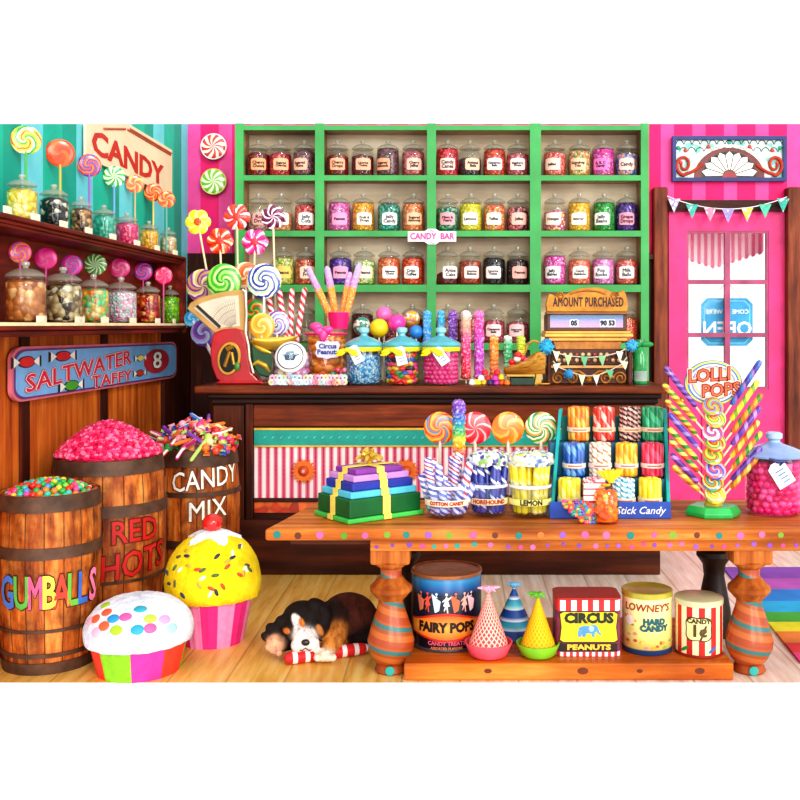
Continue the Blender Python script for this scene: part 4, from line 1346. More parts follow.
rn = random.Random(21)
tcs = [('#f49cc0', 'pink'), ('#7cd0a8', 'mint green'), ('#f8e4ec', 'white'), ('#3c9c84', 'teal'), ('#f0c048', 'yellow'), ('#c8a0e0', 'lilac'), ('#e8506c', 'rose red')]
spots = [(336, 381), (345, 383), (341, 376), (333, 374), (347, 377), (351, 383), (338, 370), (345, 370), (352, 374), (331, 380)]
for i, (px, py) in enumerate(spots):
    c_, nm = tcs[i % 7]
    d = 6.72 + .02 * (i % 2)
    o = obj('wrapped_taffy', twist_candy(.034, .017, cp(c_)), None, None, loc=Vector((xat(px, d), d, max(CT + .014, zat(py, d)))), rot=(rn.uniform(-.4, .4), rn.uniform(-.4, .4), rn.uniform(-.8, .8)))
    tag(o, f'{nm} twist-wrapped taffy in the small pile between peanut jar and blue candy jar', 'candy', f'{nm} taffies in the small counter pile')

# three apothecary jars with teal lids and yellow ribbons
LIDG = plain('#5cb4c4', .2, var=.25, coat=.5)
RIB = plain('#f2e21c', .4, var=.15)


def apothecary(label, px, d, r, fill_, tagtilt, tagcol='#e8eef8', ribbon=True, tagpos=(.03, .2), fh=.2, body_h=.255, lidm=None, kh=1.0):
    P = Vector((xat(px, d), d, CT))
    t = thing('apothecary_jar', label, 'jar', P)
    obj('candy_filling', fill_, None, t, loc=(0, 0, .008), stuff=True)
    obj('glass_body', MB().lathe([(r * .92, 0), (r, .015), (r, body_h - .02), (r * .97, body_h)], 32, cap1=False), GL, t)
    l = obj('lid', MB().lathe([(r * 1.03, body_h + .0), (r * 1.06, body_h + .012), (r * 1.0, body_h + .03), (r * .6, body_h + .055), (r * .28, body_h + .068), (r * .22, body_h + .075)], 32), lidm or LIDG, t)
    obj('knob', MB().lathe([(r * .2, body_h + .072), (r * .18, body_h + .085), (r * .3, body_h + .1), (r * .3, body_h + .122), (r * .2, body_h + .13), (0, body_h + .132)], 20), lidm or plain('#8cccd8', .2, coat=.5), l)
    if ribbon:
        ro = obj('ribbon', MB().lathe([(r * 1.01, body_h - .03), (r * 1.03, body_h - .026), (r * 1.03, body_h - .006), (r * 1.01, body_h - .002)], 32, cap0=False, cap1=False), RIB, t)
        mb = MB()
        for s_ in (-1, 1):
            mb.ball((s_ * .035, 0, 0), (.04, .016, .017), 12, 7, xf=Matrix.Rotation(s_ * .25, 4, 'Y'))
            mb.tube([(0, 0, 0), (s_ * .04, -.008, -.03), (s_ * .075, 0, -.035)], [.01, .011, .006], 6)
        mb.ball((0, -.012, 0), .016, 10, 7)
        obj('ribbon_bow', mb, RIB, ro, loc=(tagpos[0] - .06, -r * 1.06, body_h - .02))
    ta = math.radians(tagtilt)
    tg = obj('price_tag', MB().prism([(-.035, -.055), (.035, -.055), (.035, .055), (.02, .068), (-.02, .068), (-.035, .055)], 0, .003), plain(tagcol, .6, var=.05), t, loc=(tagpos[0], -r * 1.07, tagpos[1]), rot=(0, ta, 0))
    mb = MB()
    for k in range(4):
        mb.box(-.022 + .003 * k, .022 - .002 * k, -.001, 0, .028 - .02 * k, .033 - .02 * k)
    obj('printed_line', mb, plain('#6c80a8', .7), tg, loc=(0, -.0005, 0))
    return t


rr = .12
apothecary('blue candy jar with teal lid and yellow ribbon, nearest the peanut jar', 364, 6.74, rr, fill_mesh(rr * .95, .2, speckle(['#3c9cd4', '#8cccec', '#d4ecf8', '#2c80bc', '#b4dcf0'], 75, .3), 4), -28, tagpos=(-.04, .2))
apothecary('mixed colour candy jar with teal lid, between the blue and pink jars', 402, 6.74, rr, lumps(rr * .96, .2, .02, [cp(c_) for c_ in ('#e8382c', '#2c64c0', '#f0942c', '#2c9c4c', '#e84c8c', '#f0d03c', '#2c2430')], 12, (1, 1.5, .8), .8), -14, tagpos=(.0, .19))
apothecary('pink gumball jar with teal lid and yellow bow, beside the rock candy sticks', 441, 6.74, rr * 1.05, lumps(rr * 1.0, .21, .0165, [cp('#ec3c8c'), cp('#f05c9c'), cp('#e62c7c')], 14, jitter=.05, core=True), -35, tagpos=(.005, .19))

# cake pops behind the jars
for px, py, r, c_, nm in ((384, 314.5, 8, '#f06cb0', 'pink cake pop standing highest behind the jars'), (379, 328, 9.5, '#f6d01c', 'plain yellow cake pop behind the jars'), (397, 323, 9, '#f03ca0', 'magenta cake pop between the yellow and dotted ones'),
                          (411.5, 319, 8.5, '#f0b02c', 'orange-yellow cake pop with pink sprinkles'), (416, 332, 7, '#2c84d4', 'blue cake pop low beside the rock candy'), (362, 326, 9, '#2c9c84', 'teal cake pop with pink sprinkles behind the blue jar')):
    d = {384: 7.12, 379: 6.97, 397: 6.98, 411.5: 7.14, 416: 6.99, 362: 7.1}[px]
    P = at(px, py, d)
    base = Vector((P.x, d, CT))
    t = thing('cake_pop', nm, 'cake pop', base)
    R_ = r * d / F
    m = plain(c_, .35, var=.12, coat=.4) if 'sprinkles' not in nm else speckle([c_, c_, '#f06cb0', c_, '#f8f0e0'], 45, .35, .2)
    obj('cake_ball', MB().ball((0, 0, 0), R_, 18, 12), m, t, loc=P - base)
    obj('stick', MB().tube([(0, 0, 0), (0, 0, P.z - CT - R_ * .9)], .007, 8), plain('#f4ecdc', .5), t)


def rock_stick(label, px, ytop, ybot, d, wpx, stops, group=None, zbase=None, stickc='#efe2c8', seed=0):
    zb = CT if zbase is None else zbase
    x = xat(px, d)
    z0, z1 = max(zb + .03, zat(ybot, d)), zat(ytop, d)
    t = thing('rock_candy', label, 'rock candy', (x, d, zb), group=group)
    rn = random.Random(seed)
    R_ = wpx * .5 * d / F
    n = 18
    pr = [(R_ * .5, z0)] + [(R_ * (.88 if k % 2 else 1.0), z0 + (z1 - z0) * (k + .5) / n) for k in range(n)] + [(R_ * .5, z1), (0, z1 + .004)]
    mb = MB().lathe([(a, b - zb) for a, b in pr], 12, smooth=False, wob=lambda k, i, r, z: (r * (1 + rn.uniform(-.16, .1)), z + rn.uniform(-.006, .006)))
    obj('sugar_crystals', mb, gradient(stops, 2, z0 - zb, z1 - zb, .3, sugar=True), t)
    obj('stick', MB().tube([(0, 0, 0), (0, 0, z0 - zb + .03)], .006, 8), plain(stickc), t)
    return t


for i, (px, yt, yb, w_, st_, nm) in enumerate([
        (427, 311, 345, 9, ((0, '#1c7cc8'), (1, '#3ca8e0')), 'sky blue rock candy stick, behind the pink gumball jar'),
        (441, 311, 340, 8, ((0, '#1890b8'), (1, '#38b0d8')), 'turquoise rock candy stick, directly above the gumball jar knob'),
        (453, 311, 348, 10, ((0, '#5c2ca0'), (1, '#9040b8')), 'purple rock candy stick, right of the turquoise one'),
        (466, 311, 384, 11, ((0, '#e82c24'), (.35, '#ee2c74'), (.6, '#f04c8c'), (.8, '#f0a078'), (1, '#f4dcd4')), 'tall rock candy stick shading from red to pale peach'),
        (479, 311, 384, 11, ((0, '#c83cb8'), (.5, '#b844c0'), (.8, '#e83ca0'), (1, '#f058b0')), 'tall rock candy stick shading from violet to hot pink'),
        (494, 336, 380, 10, ((0, '#f0642c'), (.5, '#f48c18'), (1, '#f49c18')), 'orange rock candy stick, behind the gumdrop heap'),
        (508, 336, 376, 9.5, ((0, '#d8ecdc'), (.4, '#3cb874'), (.8, '#48c080'), (1, '#f0f4ec')), 'green rock candy stick with white tip'),
        (521, 336, 356, 9.5, ((0, '#f0c814'), (.4, '#d8dc14'), (1, '#c8e024')), 'lime yellow rock candy stick above the wicker basket')]):
    rock_stick(nm, px, yt, yb, 6.98 if i < 3 else 6.8 + .02 * i, w_, st_, seed=i)

# gumdrops heaped at their feet
rn = random.Random(9)
gc = [('#f4d42c', 'yellow'), ('#fbf4ec', 'white'), ('#e02c34', 'red'), ('#3c2c64', 'dark purple'), ('#f0782c', 'orange'), ('#c83cb0', 'magenta')]
for i, (px, py) in enumerate([(472, 385), (478, 383), (484, 386), (490, 384), (496, 386), (502, 384), (507, 386), (481, 378), (488, 378), (495, 378), (501, 377), (485, 372), (497, 372), (476, 386.5)]):
    c_, nm = gc[[1, 0, 0, 3, 5, 4, 4, 1, 2, 5, 0, 2, 2, 0][i]]
    d = 6.66 + .02 * (i % 3)
    o = obj('gumdrop', MB().lathe([(.016, -.018), (.022, -.012), (.021, .002), (.014, .016), (0, .021)], 14), plain(c_, .5, var=.1), None, loc=Vector((xat(px, d), d, max(CT + .019, zat(py, d)))))
    tag(o, f'{nm} gumdrop in the small heap on the counter under the rock candy', 'candy', f'{nm} gumdrops on the counter')

# wicker candy basket on a little green stand
bd = 6.72
bk = thing('candy_basket', 'tan wicker boat-shaped basket on a small dark green stand beside the cash register', 'basket', Vector((xat(526, bd), bd, CT)))
WICK = wood('#8c5a1c', '#c8923c', '#e4b45c', 'x', 9, .6)
q = lambda px, py: (xat(px, bd) - xat(526, bd), max(0, zat(py, bd) - CT))
obj('stand', MB().prism([q(510, 386), q(533, 386), q(533, 377), q(510, 377)], -.07, .07), plain('#0f3a28', .4, var=.4, scale=20), bk, bevel=.004)
mb = MB().prism([q(506, 376), q(534, 376), q(534, 374), q(506, 374)], -.09, .09)
mb.prism([q(534, 386), q(541, 386), q(541, 374), q(536, 374)], -.03, .03)
obj('stand_top', mb, plain('#d8a850', .5), bk, bevel=.003)
mb = MB()
vs, fs = [], []
n, m = 18, 10
for i in range(n + 1):
    u = i / n
    x0_, z0_ = q(504 + 41 * u, 375)
    hgt = .045 + .14 * u ** 1.6 * (1 if u < .82 else 1 - (u - .82) * 1.6)
    wid = .095 * math.sin(PI * min(.97, .12 + .8 * u)) ** .7
    for j in range(m + 1):
        a = PI * (1 - j / m)
        vs.append((x0_, wid * math.cos(a), z0_ + hgt * (1 - math.sin(a)) ** .6 + .006))
for i in range(n):
    for j in range(m):
        a = i * (m + 1) + j
        fs.append((a, a + 1, a + m + 2, a + m + 1))
fs.append(tuple((m + 1) * n + j for j in range(m + 1)))
mb.add(vs, fs)
bo_ = obj('bowl', mb, WICK, bk)
md = bo_.modifiers.new('wall', 'SOLIDIFY')
md.thickness = .012
x0_, z0_ = q(534, 352)
mb = MB().tube([(x0_ + .055 * math.cos(a), -.0, z0_ + .075 * math.sin(a)) for a in [PI * k / 12 for k in range(13)]], .007, 8)
obj('handle', mb, WICK, bk)
obj('cord_coil', MB().lathe([(.03, 0), (.045, .006), (.03, .012)], 20, cap0=False, cap1=False), plain('#d8a440', .6), bk, loc=(q(543, 0)[0], -.08, .004))
for i, (px, py, c_, nm) in enumerate([(512, 362, '#d8242c', 'dark red'), (517, 359, '#f4e8dc', 'white'), (522, 358, '#e8385c', 'rose'), (518, 355, '#e02c24', 'scarlet'), (513, 367, '#f0642c', 'orange'), (527, 361, '#e86c8c', 'pink')]):
    o = obj('chew', MB().ball((0, 0, 0), (.026, .024, .021), 12, 8), cp(c_), None, loc=Vector((xat(px, bd), bd - .02 * (i % 2), zat(py, bd))))
    tag(o, f'{nm} round chew lying in the wicker basket on the counter', 'candy', 'chews in the wicker basket')

# ------------------------------------------------------------------ cash register
rd = 6.82
RG0 = Vector((xat(590, rd), rd, CT))
rg = thing('cash_register', 'ornate antique cash register with golden AMOUNT PURCHASED crest', 'cash register', RG0)
q = lambda px, py: (xat(px, rd) - RG0.x, max(0, zat(py, rd) - RG0.z))
GOLD = plain('#c07c1c', .4, .2, var=.4, scale=14)
DGOLD = plain('#a8681c', .4, .2, var=.45, scale=18)
DBR = plain('#4a2012', .4, .1, var=.4, scale=16)
def scroll_curve(cx_, cz_, r0, turns, s_, y):
    return [(cx_ + s_ * r0 * (1 - .75 * u) * math.cos(turns * 2 * PI * u), y, cz_ + r0 * (1 - .75 * u) * math.sin(turns * 2 * PI * u)) for u in [k / 30 for k in range(31)]]
crest = [(546.5, 312), (545.5, 305), (547, 298), (549, 293.5), (556, 296), (566, 294), (572, 291), (580, 288.5), (588, 287.5), (598, 287.5), (606, 289.5), (612, 292.5), (618, 293), (623, 290), (625, 293), (627, 300), (627.5, 307), (626.5, 312)]
obj('crest', MB().prism([q(*p) for p in crest], -.02, .03), GOLD, rg, bevel=.006)
for s_ in (-1, 1):
    c0 = q(587 + s_ * 27, 296)
    obj('gilt_scroll', MB().tube(scroll_curve(c0[0], c0[1], .028, 1.4, s_, -.022), .006, 7), DGOLD, rg)
obj('gilt_scroll', MB().tube([(x, -.022, z) for x, z in [q(*p) for p in ((570, 294), (578, 291.5), (587, 290.5), (597, 291.5), (605, 294))]], .007, 7), DGOLD, rg)
lettering('AMOUNT PURCHASED', .088, plain('#3a1c10', .5), rg, facing_front, (q(588, 0)[0], -.024, q(0, 302.5)[1]), bold=.002, sx=.5, spacing=1.08)
obj('crest_moulding', MB().prism([q(546, 312), q(628, 312), q(628, 314.5), q(546, 314.5)], -.03, .1), plain('#8a5a2c', .4, var=.3), rg, bevel=.003)
obj('display_case', MB().prism([q(547, 314.5), q(627, 314.5), q(627, 331), q(547, 331)], .0, .25), plain('#5c3018', .4, var=.3), rg, bevel=.004)
obj('display_window', MB().prism([q(550, 315), q(623, 315), q(623, 327.5), q(550, 327.5)], -.004, 0), gradient([(0, '#c090b0'), (.55, '#9488bc'), (.75, '#3c70ac'), (1, '#2c6094')], 2, q(0, 328)[1], q(0, 315)[1], .2), rg)
for px, w_, tx in ((574, 9, '05'), (607.5, 16, '90 53')):
    c0 = q(px, 323.3)
    k_ = obj('number_flag', MB().prism([q(px - w_ * .5, 327), q(px + w_ * .5, 327), q(px + w_ * .5, 320.5), q(px + w_ * .5 - 1, 319.5), q(px - w_ * .5 + 1, 319.5), q(px - w_ * .5, 320.5)], -.008, -.005), plain('#f4f0ec', .5, var=.04), rg)
    lettering(tx, .046, plain('#1c2c50', .5), k_, facing_front, (c0[0], -.0095, c0[1]), bold=.003, sx=.95)
mb = MB()
for (x0, x1, y0_, y1_, f_) in ((545, 630, 331, 333.5, -.03), (544, 632, 333.5, 337, -.05), (548, 627, 337, 341, -.02)):
    mb.prism([q(x0, y0_), q(x1, y0_), q(x1, y1_), q(x0, y1_)], f_, .27)
obj('cornice', mb, plain('#e0a84c', .35, .2, var=.25), rg, bevel=.005)
obj('neck', MB().prism([q(553, 341), q(622, 341), q(620, 350), q(556, 350)], .0, .25), plain('#b8742c', .4, .2, var=.4, scale=20), rg, bevel=.004)
obj('key_bank', MB().prism([q(552, 349), q(624, 349), q(627, 365), q(549, 365)], -.03, .26), DBR, rg, bevel=.006)
for r_ in range(2):
    for i in range(11):
        c0 = q(558 + 6 * i, 354.5 + 5.5 * r_)
        obj('key', MB().lathe([(.013, 0), (.015, .012), (.01, .018), (0, .019)], 12, xf=Matrix.Translation((c0[0], -.03, c0[1])) @ Matrix.Rotation(PI / 2, 4, 'X')), plain('#c8a87c' if (i + r_) % 3 else '#8a3c2c', .3, .2), rg)
obj('middle_moulding', MB().prism([q(547, 365), q(629, 365), q(630, 368), q(546, 368)], -.06, .27), plain('#d8a060', .35, .2), rg, bevel=.004)
obj('drawer_case', MB().prism([q(546, 368), q(630, 368), q(630, 386.6), q(546, 386.6)], -.045, .28), DBR, rg, bevel=.006)
for px, s_ in ((557, 1), (571, -1), (605, 1), (619, -1)):
    c0 = q(px, 378)
    obj('gilt_scroll', MB().tube(scroll_curve(c0[0], c0[1], .045, 1.6, s_, -.05), .008, 7), DGOLD, rg)
arcpts = [(564, 377), (570, 371.5), (578, 371), (584, 375), (588, 377.5), (592, 375), (598, 371), (606, 371.5), (612, 377)]
obj('gilt_arch', MB().tube([(x, -.05, z) for x, z in [q(*p) for p in arcpts]], .01, 8), GOLD, rg)
obj('medallion', MB().lathe([(0, .02), (.02, .016), (.032, .004), (.034, 0)], 18, xf=Matrix.Translation((q(588, 0)[0], -.045, q(0, 379.5)[1])) @ Matrix.Scale(.6, 4) @ Matrix.Rotation(PI / 2, 4, 'X')), GOLD, rg)
for px in (548, 628):
    c0 = q(px, 367)
    obj('corner_post', MB().lathe([(.016, 0), (.02, .02), (.014, .05), (.02, .09), (.014, .16), (.02, .2), (.016, .23)], 12), plain('#5a2a1c', .4, .1, var=.3), rg, loc=(c0[0], -.06, .002))

# two pennant strings over the register
gp = ['#e8f0c8', '#b8dca0', '#6cc08c', '#8cc890', '#f0f0d8']
pmt = lambda k: plain(gp[k], .7, var=.1)
d2 = 6.70
bunting('upper string of pale green pennants with blue pompoms across the cash register', [(546, 347), (557, 353), (569, 356), (588, 357.5), (603, 356.5), (619, 352.5), (631, 346)],
        [(556.5, 351.5, 7, 10, 0), (568.5, 355, 7.5, 11, -.5), (584.5, 356.5, 7.5, 11.5, 0), (602, 356, 7.5, 11, .5), (619.5, 351.5, 7, 11, .5)], [pmt(0), pmt(1), pmt(2), pmt(3), pmt(4)], d2, 1, '#d8d0b8',
        [(546.5, 347, 7.5, '#3cb0e0'), (631.5, 345.5, 6, '#4cb4e4')])
bunting('lower string of cream and green pennants with one blue pompom on the register drawer', [(553, 361), (558, 367), (570, 372), (584, 376), (597, 375.5), (611, 370), (622, 364), (627, 357)],
        [(557, 363.5, 8, 9, -1.5), (582, 375, 7, 11, 0), (596, 375, 7, 10, .5), (609.5, 370, 8, 9, 1.2), (623.5, 361, 9, 9, 1.8)], [pmt(4), pmt(0), pmt(4), pmt(2), pmt(0)], d2 - .02, 1, '#d8d0b8',
        [(568.5, 374, 4.8, '#3c94c8')])

# green glass bottle jar right of the register
gd = 6.8
gb = thing('green_jar', 'green glass jar with pale label and ribbon leaves right of the register', 'jar', Vector((xat(640, gd), gd, CT)))
R_ = 7.4 * gd / F
obj('glass_body', MB().lathe([(R_ * .9, 0), (R_, .012), (R_, .2), (R_ * .8, .235), (R_ * .6, .25), (R_ * .6, .275)], 24, cap1=False), plain('#2c9c50', .12, var=.35, scale=20, coat=.6), gb)
obj('stopper', MB().lathe([(R_ * .58, .27), (R_ * .8, .28), (R_ * .75, .3), (0, .305)], 20), plain('#1c7c4c', .2, coat=.5), gb)
mb = MB()
vs, fs = [], []
for i in range(9):
    a = -1 + 2 * i / 8
    for z in (.02, .09):
        vs.append((R_ * 1.02 * math.sin(a), -R_ * 1.02 * math.cos(a), z))
mb.add(vs, [(2 * i, 2 * i + 2, 2 * i + 3, 2 * i + 1) for i in range(8)])
obj('paper_label', mb, plain('#9cb0a4', .7, var=.25), gb)
for s_ in (-1, 1):
    obj('ribbon_leaf', MB().ball((s_ * .04, -.04, .27), (.045, .008, .02), 12, 6, xf=None), plain('#1c8c3c', .4, var=.2), gb)
# ================================================================== BARRELS
BW = barrel_wood()
HOOP = plain('#5c4030', .55, .25, var=.45, scale=12)


def barrel_r(prof, z):
    for (r0, z0), (r1, z1) in zip(prof, prof[1:]):
        if z0 <= z <= z1:
            return r0 + (r1 - r0) * (z - z0) / (z1 - z0)
    return prof[-1][0]


def barrel(label, P, r, rt, rb, h, hoops, rot=0):
    t = thing('barrel', label, 'barrel', P)
    prof = []
    for k in range(17):
        u = k / 16
        base = rb + (rt - rb) * u
        bul = (r - (rb + rt) / 2) * (1 - ((u - .52) / .52) ** 2 if u < .52 else 1 - ((u - .52) / .48) ** 2)
        prof.append((base + bul, h * u))
    mb = MB().lathe(prof, 48, cap1=False)
    mb.lathe([(rt, h), (rt - .02, h), (rt - .02, h - .06), (0, h - .06)], 48, cap0=False, cap1=False)
    obj('staves', mb, BW, t, rot=(0, 0, rot))
    for z0, z1 in hoops:
        ra, rb_ = barrel_r(prof, z0), barrel_r(prof, z1)
        obj('hoop', MB().lathe([(ra - .002, z0), (ra + .008, z0), (rb_ + .008, z1), (rb_ - .002, z1)], 48, cap0=False, cap1=False), HOOP, t)
    return t, prof


def on_barrel(prof, a0, z0, lift=.006):
    def fn(x, y, z):
        zz = z0 + y
        r = barrel_r(prof, max(0, min(zz, prof[-1][1]))) + lift + z
        a = a0 + x / r
        return Vector((r * math.sin(a), -r * math.cos(a), zz))
    return fn


def split_long(me, mx):
    bm = bmesh.new()
    bm.from_mesh(me)
    for ax in (0, 1):
        vals = [v.co[ax] for v in bm.verts]
        a, b = min(vals), max(vals)
        n = max(1, int((b - a) / mx))
        no = (1, 0, 0) if ax == 0 else (0, 1, 0)
        for i in range(1, n):
            c = a + (b - a) * i / n
            bmesh.ops.bisect_plane(bm, geom=bm.verts[:] + bm.edges[:] + bm.faces[:], plane_co=(c, c, 0), plane_no=no, dist=1e-6)
    bm.to_mesh(me)
    bm.free()


def barrel_text(t, prof, s, size, mat, a0, z0, sx=1.0, bold=.004, lift=.006, arch=0.0, slope=0.0, spacing=1.0, name='lettering', body_fn=None):
    """lettering painted round the belly: flat text first, cut fine, then wrapped"""
    me = text_mesh(s, size, bold, 0, 2, 0, spacing, 1, name)
    split_long(me, .035)
    fn = on_barrel(prof, a0, z0, lift)
    for v in me.vertices:
        x = v.co.x * sx
        v.co = fn(x, v.co.y - arch * x * x + slope * x, 0)
    me.name = name
    me.materials.clear()
    me.materials.append(mat)
    return obj(name, me, None, t)


B1 = Vector((xat(49.5, 4.9), 4.9, 0))
b1, pf1 = barrel('orange-brown oak barrel lettered GUMBALLS in many colours, closest to us', B1, .236, .228, .205, .84, [(.0, .055), (.08, .1), (.20, .215), (.545, .6), (.765, .84)], .2)
for i, (ch, c_) in enumerate(zip('GUMBALLS', ['#4878c8', '#5cac48', '#e85c8c', '#f4e04c', '#e8442c', '#6cb83c', '#3c6cc0', '#f07ca8'])):
    a = math.asin(max(-.93, min(.93, ([13, 25, 37, 49, 60, 69.5, 78.5, 88][i] - 49.5) / 48))) + .39
    barrel_text(b1, pf1, ch, .215, plain('#4c2410', .6), a, .385, sx=.56 if ch != 'M' else .44, bold=.011, lift=.004)
    barrel_text(b1, pf1, ch, .215, plain(c_, .5, var=.2), a, .385, sx=.56 if ch != 'M' else .44, bold=.005, lift=.008)
B2 = Vector((xat(109, 5.45), 5.45, 0))
b2, pf2 = barrel('oak barrel lettered RED HOTS, between the gumballs and candy mix barrels', B2, .3, .275, .25, .935, [(.03, .09), (.3, .315), (.645, .705), (.86, .935)], .5)
RH = plain('#c41c14', .5, var=.2)
for mt, bo, li in ((plain('#5c1208', .6), .008, .004), (RH, .002, .007)):
    barrel_text(b2, pf2, 'RED', .165, mt, .8, .565, sx=.9, bold=bo, lift=li, arch=.35)
    barrel_text(b2, pf2, 'HOTS', .19, mt, .82, .395, sx=.78, bold=bo, lift=li, slope=.12)
B3 = Vector((xat(197, 6.24), 6.24, 0))
b3, pf3 = barrel('oak barrel lettered CANDY MIX in white, against the counter', B3, .262, .235, .22, .885, [(.03, .08), (.3, .35), (.612, .64), (.79, .885)], .9)
for mt, bo, li in ((plain('#6c3c1c', .6), .007, .004), (plain('#fbf4ea', .5, var=.05), .001, .007)):
    barrel_text(b3, pf3, 'CANDY', .165, mt, .5, .715, sx=.76, bold=bo, lift=li, slope=.1, arch=.0)
    barrel_text(b3, pf3, 'MIX', .165, mt, .5, .53, sx=.85, bold=bo, lift=li, slope=.1)

# contents: gumballs, red hots, wrapped candy
gcol = [('#e03428', 'red'), ('#2cac4c', 'green'), ('#3cc0a8', 'turquoise'), ('#f6d23c', 'yellow'), ('#f0882c', 'orange'), ('#e84c9c', 'pink'), ('#4c94dc', 'blue'), ('#84c83c', 'lime green'), ('#f4f0e4', 'white')]


def mound_z(r, rt, base, hh):
    return base + hh * max(0, 1 - (r / rt) ** 2) ** .75


rn = random.Random(3)
mb = MB().lathe([(.203, 0), (.2, .012), (.17, .045), (.12, .068), (.06, .08), (0, .083)], 32, cap0=True)
o = obj('gumball_heap', mb, speckle([c for c, _ in gcol], 34, .3), None, loc=B1 + Vector((0, 0, .785)))
tag(o, 'heap of mixed gumballs filling the GUMBALLS barrel', 'candy', kind='stuff')
gms = {}
spots = []
for k in range(2400):
    a, r = rn.uniform(0, 2 * PI), math.sqrt(rn.random()) * .206
    y = -r * math.cos(a)
    if y > .12:
        continue
    p = Vector((r * math.sin(a), y, mound_z(r, .21, .012, .08) + .008))
    if all((p - q).length > .027 for q in spots):
        spots.append(p)
    if len(spots) >= 215:
        break
for p in spots:
    ci = rn.choices(range(9), [5, 6, 4, 4, 3, 3, 2, 3, 2])[0]
    c_, nm = gcol[ci]
    if nm not in gms:
        gms[nm] = mesh(MB().ball((0, 0, 0), .0158, 12, 8), 'gumball', cp(c_))
    o = obj('gumball', gms[nm], None, None, loc=B1 + Vector((0, 0, .785)) + p)
    tag(o, f'{nm} gumball on the heap in the GUMBALLS barrel', 'gumball', f'{nm} gumballs heaped on the barrel')

rn = random.Random(4)
mb = MB().lathe([(.25, -.1), (.25, .0)] + [(.27 * u, .165 * (1 - u ** 1.7) + .004) for u in (1, .9, .8, .65, .5, .35, .2, .1)] + [(0, .169)], 36)
hot = [cp('#e01c5c'), cp('#f0447c'), cp('#c81048'), cp('#f47ca0')]
for k in range(1900):
    a, r = rn.uniform(0, 2 * PI), math.sqrt(rn.random()) * .272
    if -r * math.cos(a) > .16:
        continue
    u = r / .272
    z = .165 * (1 - u ** 1.7) + rn.uniform(.004, .016)
    s_ = rn.uniform(.010, .0155)
    mb.ball((r * math.sin(a), -r * math.cos(a), z), (s_, s_, s_ * .9), 6, 4, rn.randrange(4), smooth=False)
o = obj('red_hots', mb, hot, None, loc=B2 + Vector((0, 0, .941)))
tag(o, 'mound of glistening pinkish red hots candy on the RED HOTS barrel', 'candy', kind='stuff')

rn = random.Random(6)
mb = MB().lathe([(.21, 0), (.212, .03), (.19, .08), (.12, .13), (.05, .16), (0, .165)], 28)
o = obj('candy_heap', mb, speckle(['#a83c28', '#5c2c1c', '#c87c3c', '#6c3c74', '#3c6c3c', '#d86c8c'], 26, .4), None, loc=B3 + Vector((0, 0, .85)))
tag(o, 'dark heap of loose wrapped sweets filling the CANDY MIX barrel', 'candy', kind='stuff')
mixc = [('#e8583c', 'orange-red'), ('#d83c8c', 'magenta'), ('#3c9c4c', 'green'), ('#f0a8b4', 'pale pink'), ('#7c3ca8', 'purple'), ('#3c6cb8', 'blue'), ('#f0d8a0', 'cream'), ('#e87c2c', 'orange'), ('#b8d86c', 'light green'), ('#d02c3c', 'red')]
cm, sm = {}, {}
for k in range(80):
    a = rn.uniform(-PI * .62, PI * .62)
    r = math.sqrt(rn.random()) * .255
    u = r / .25
    p = Vector((r * math.sin(a), -r * math.cos(a), .165 * max(0, 1 - min(1, u) ** 1.8) + .022 + rn.uniform(0, .02)))
    ci = rn.randrange(10)
    c_, nm = mixc[ci]
    q = (rn.uniform(-.6, .6), rn.uniform(-.7, .7), rn.uniform(0, PI))
    if k % 5 < 2:
        if nm not in sm:
            sm[nm] = mesh(MB().tube([(-.095, 0, 0), (-.083, 0, 0), (.083, 0, 0), (.095, 0, 0)], [.006, .012, .012, .006], 8), 'candy_stick', helix([c_, c_, '#f8ece0'], 1, .05) if k % 2 else cp(c_))
        o = obj('candy_stick', sm[nm], None, None, loc=B3 + Vector((0, 0, .855)) + p, rot=q)
        tag(o, f'short {nm} candy stick lying on the heap in the CANDY MIX barrel', 'candy stick', f'{nm} candy sticks on the candy mix heap')
    else:
        if nm not in cm:
            cm[nm] = twist_candy(.055, .026, cp(c_))
        o = obj('wrapped_candy', cm[nm], None, None, loc=B3 + Vector((0, 0, .855)) + p, rot=q)
        tag(o, f'{nm} twist-wrapped candy on the heap in the CANDY MIX barrel', 'candy', f'{nm} wrapped candies on the candy mix heap')

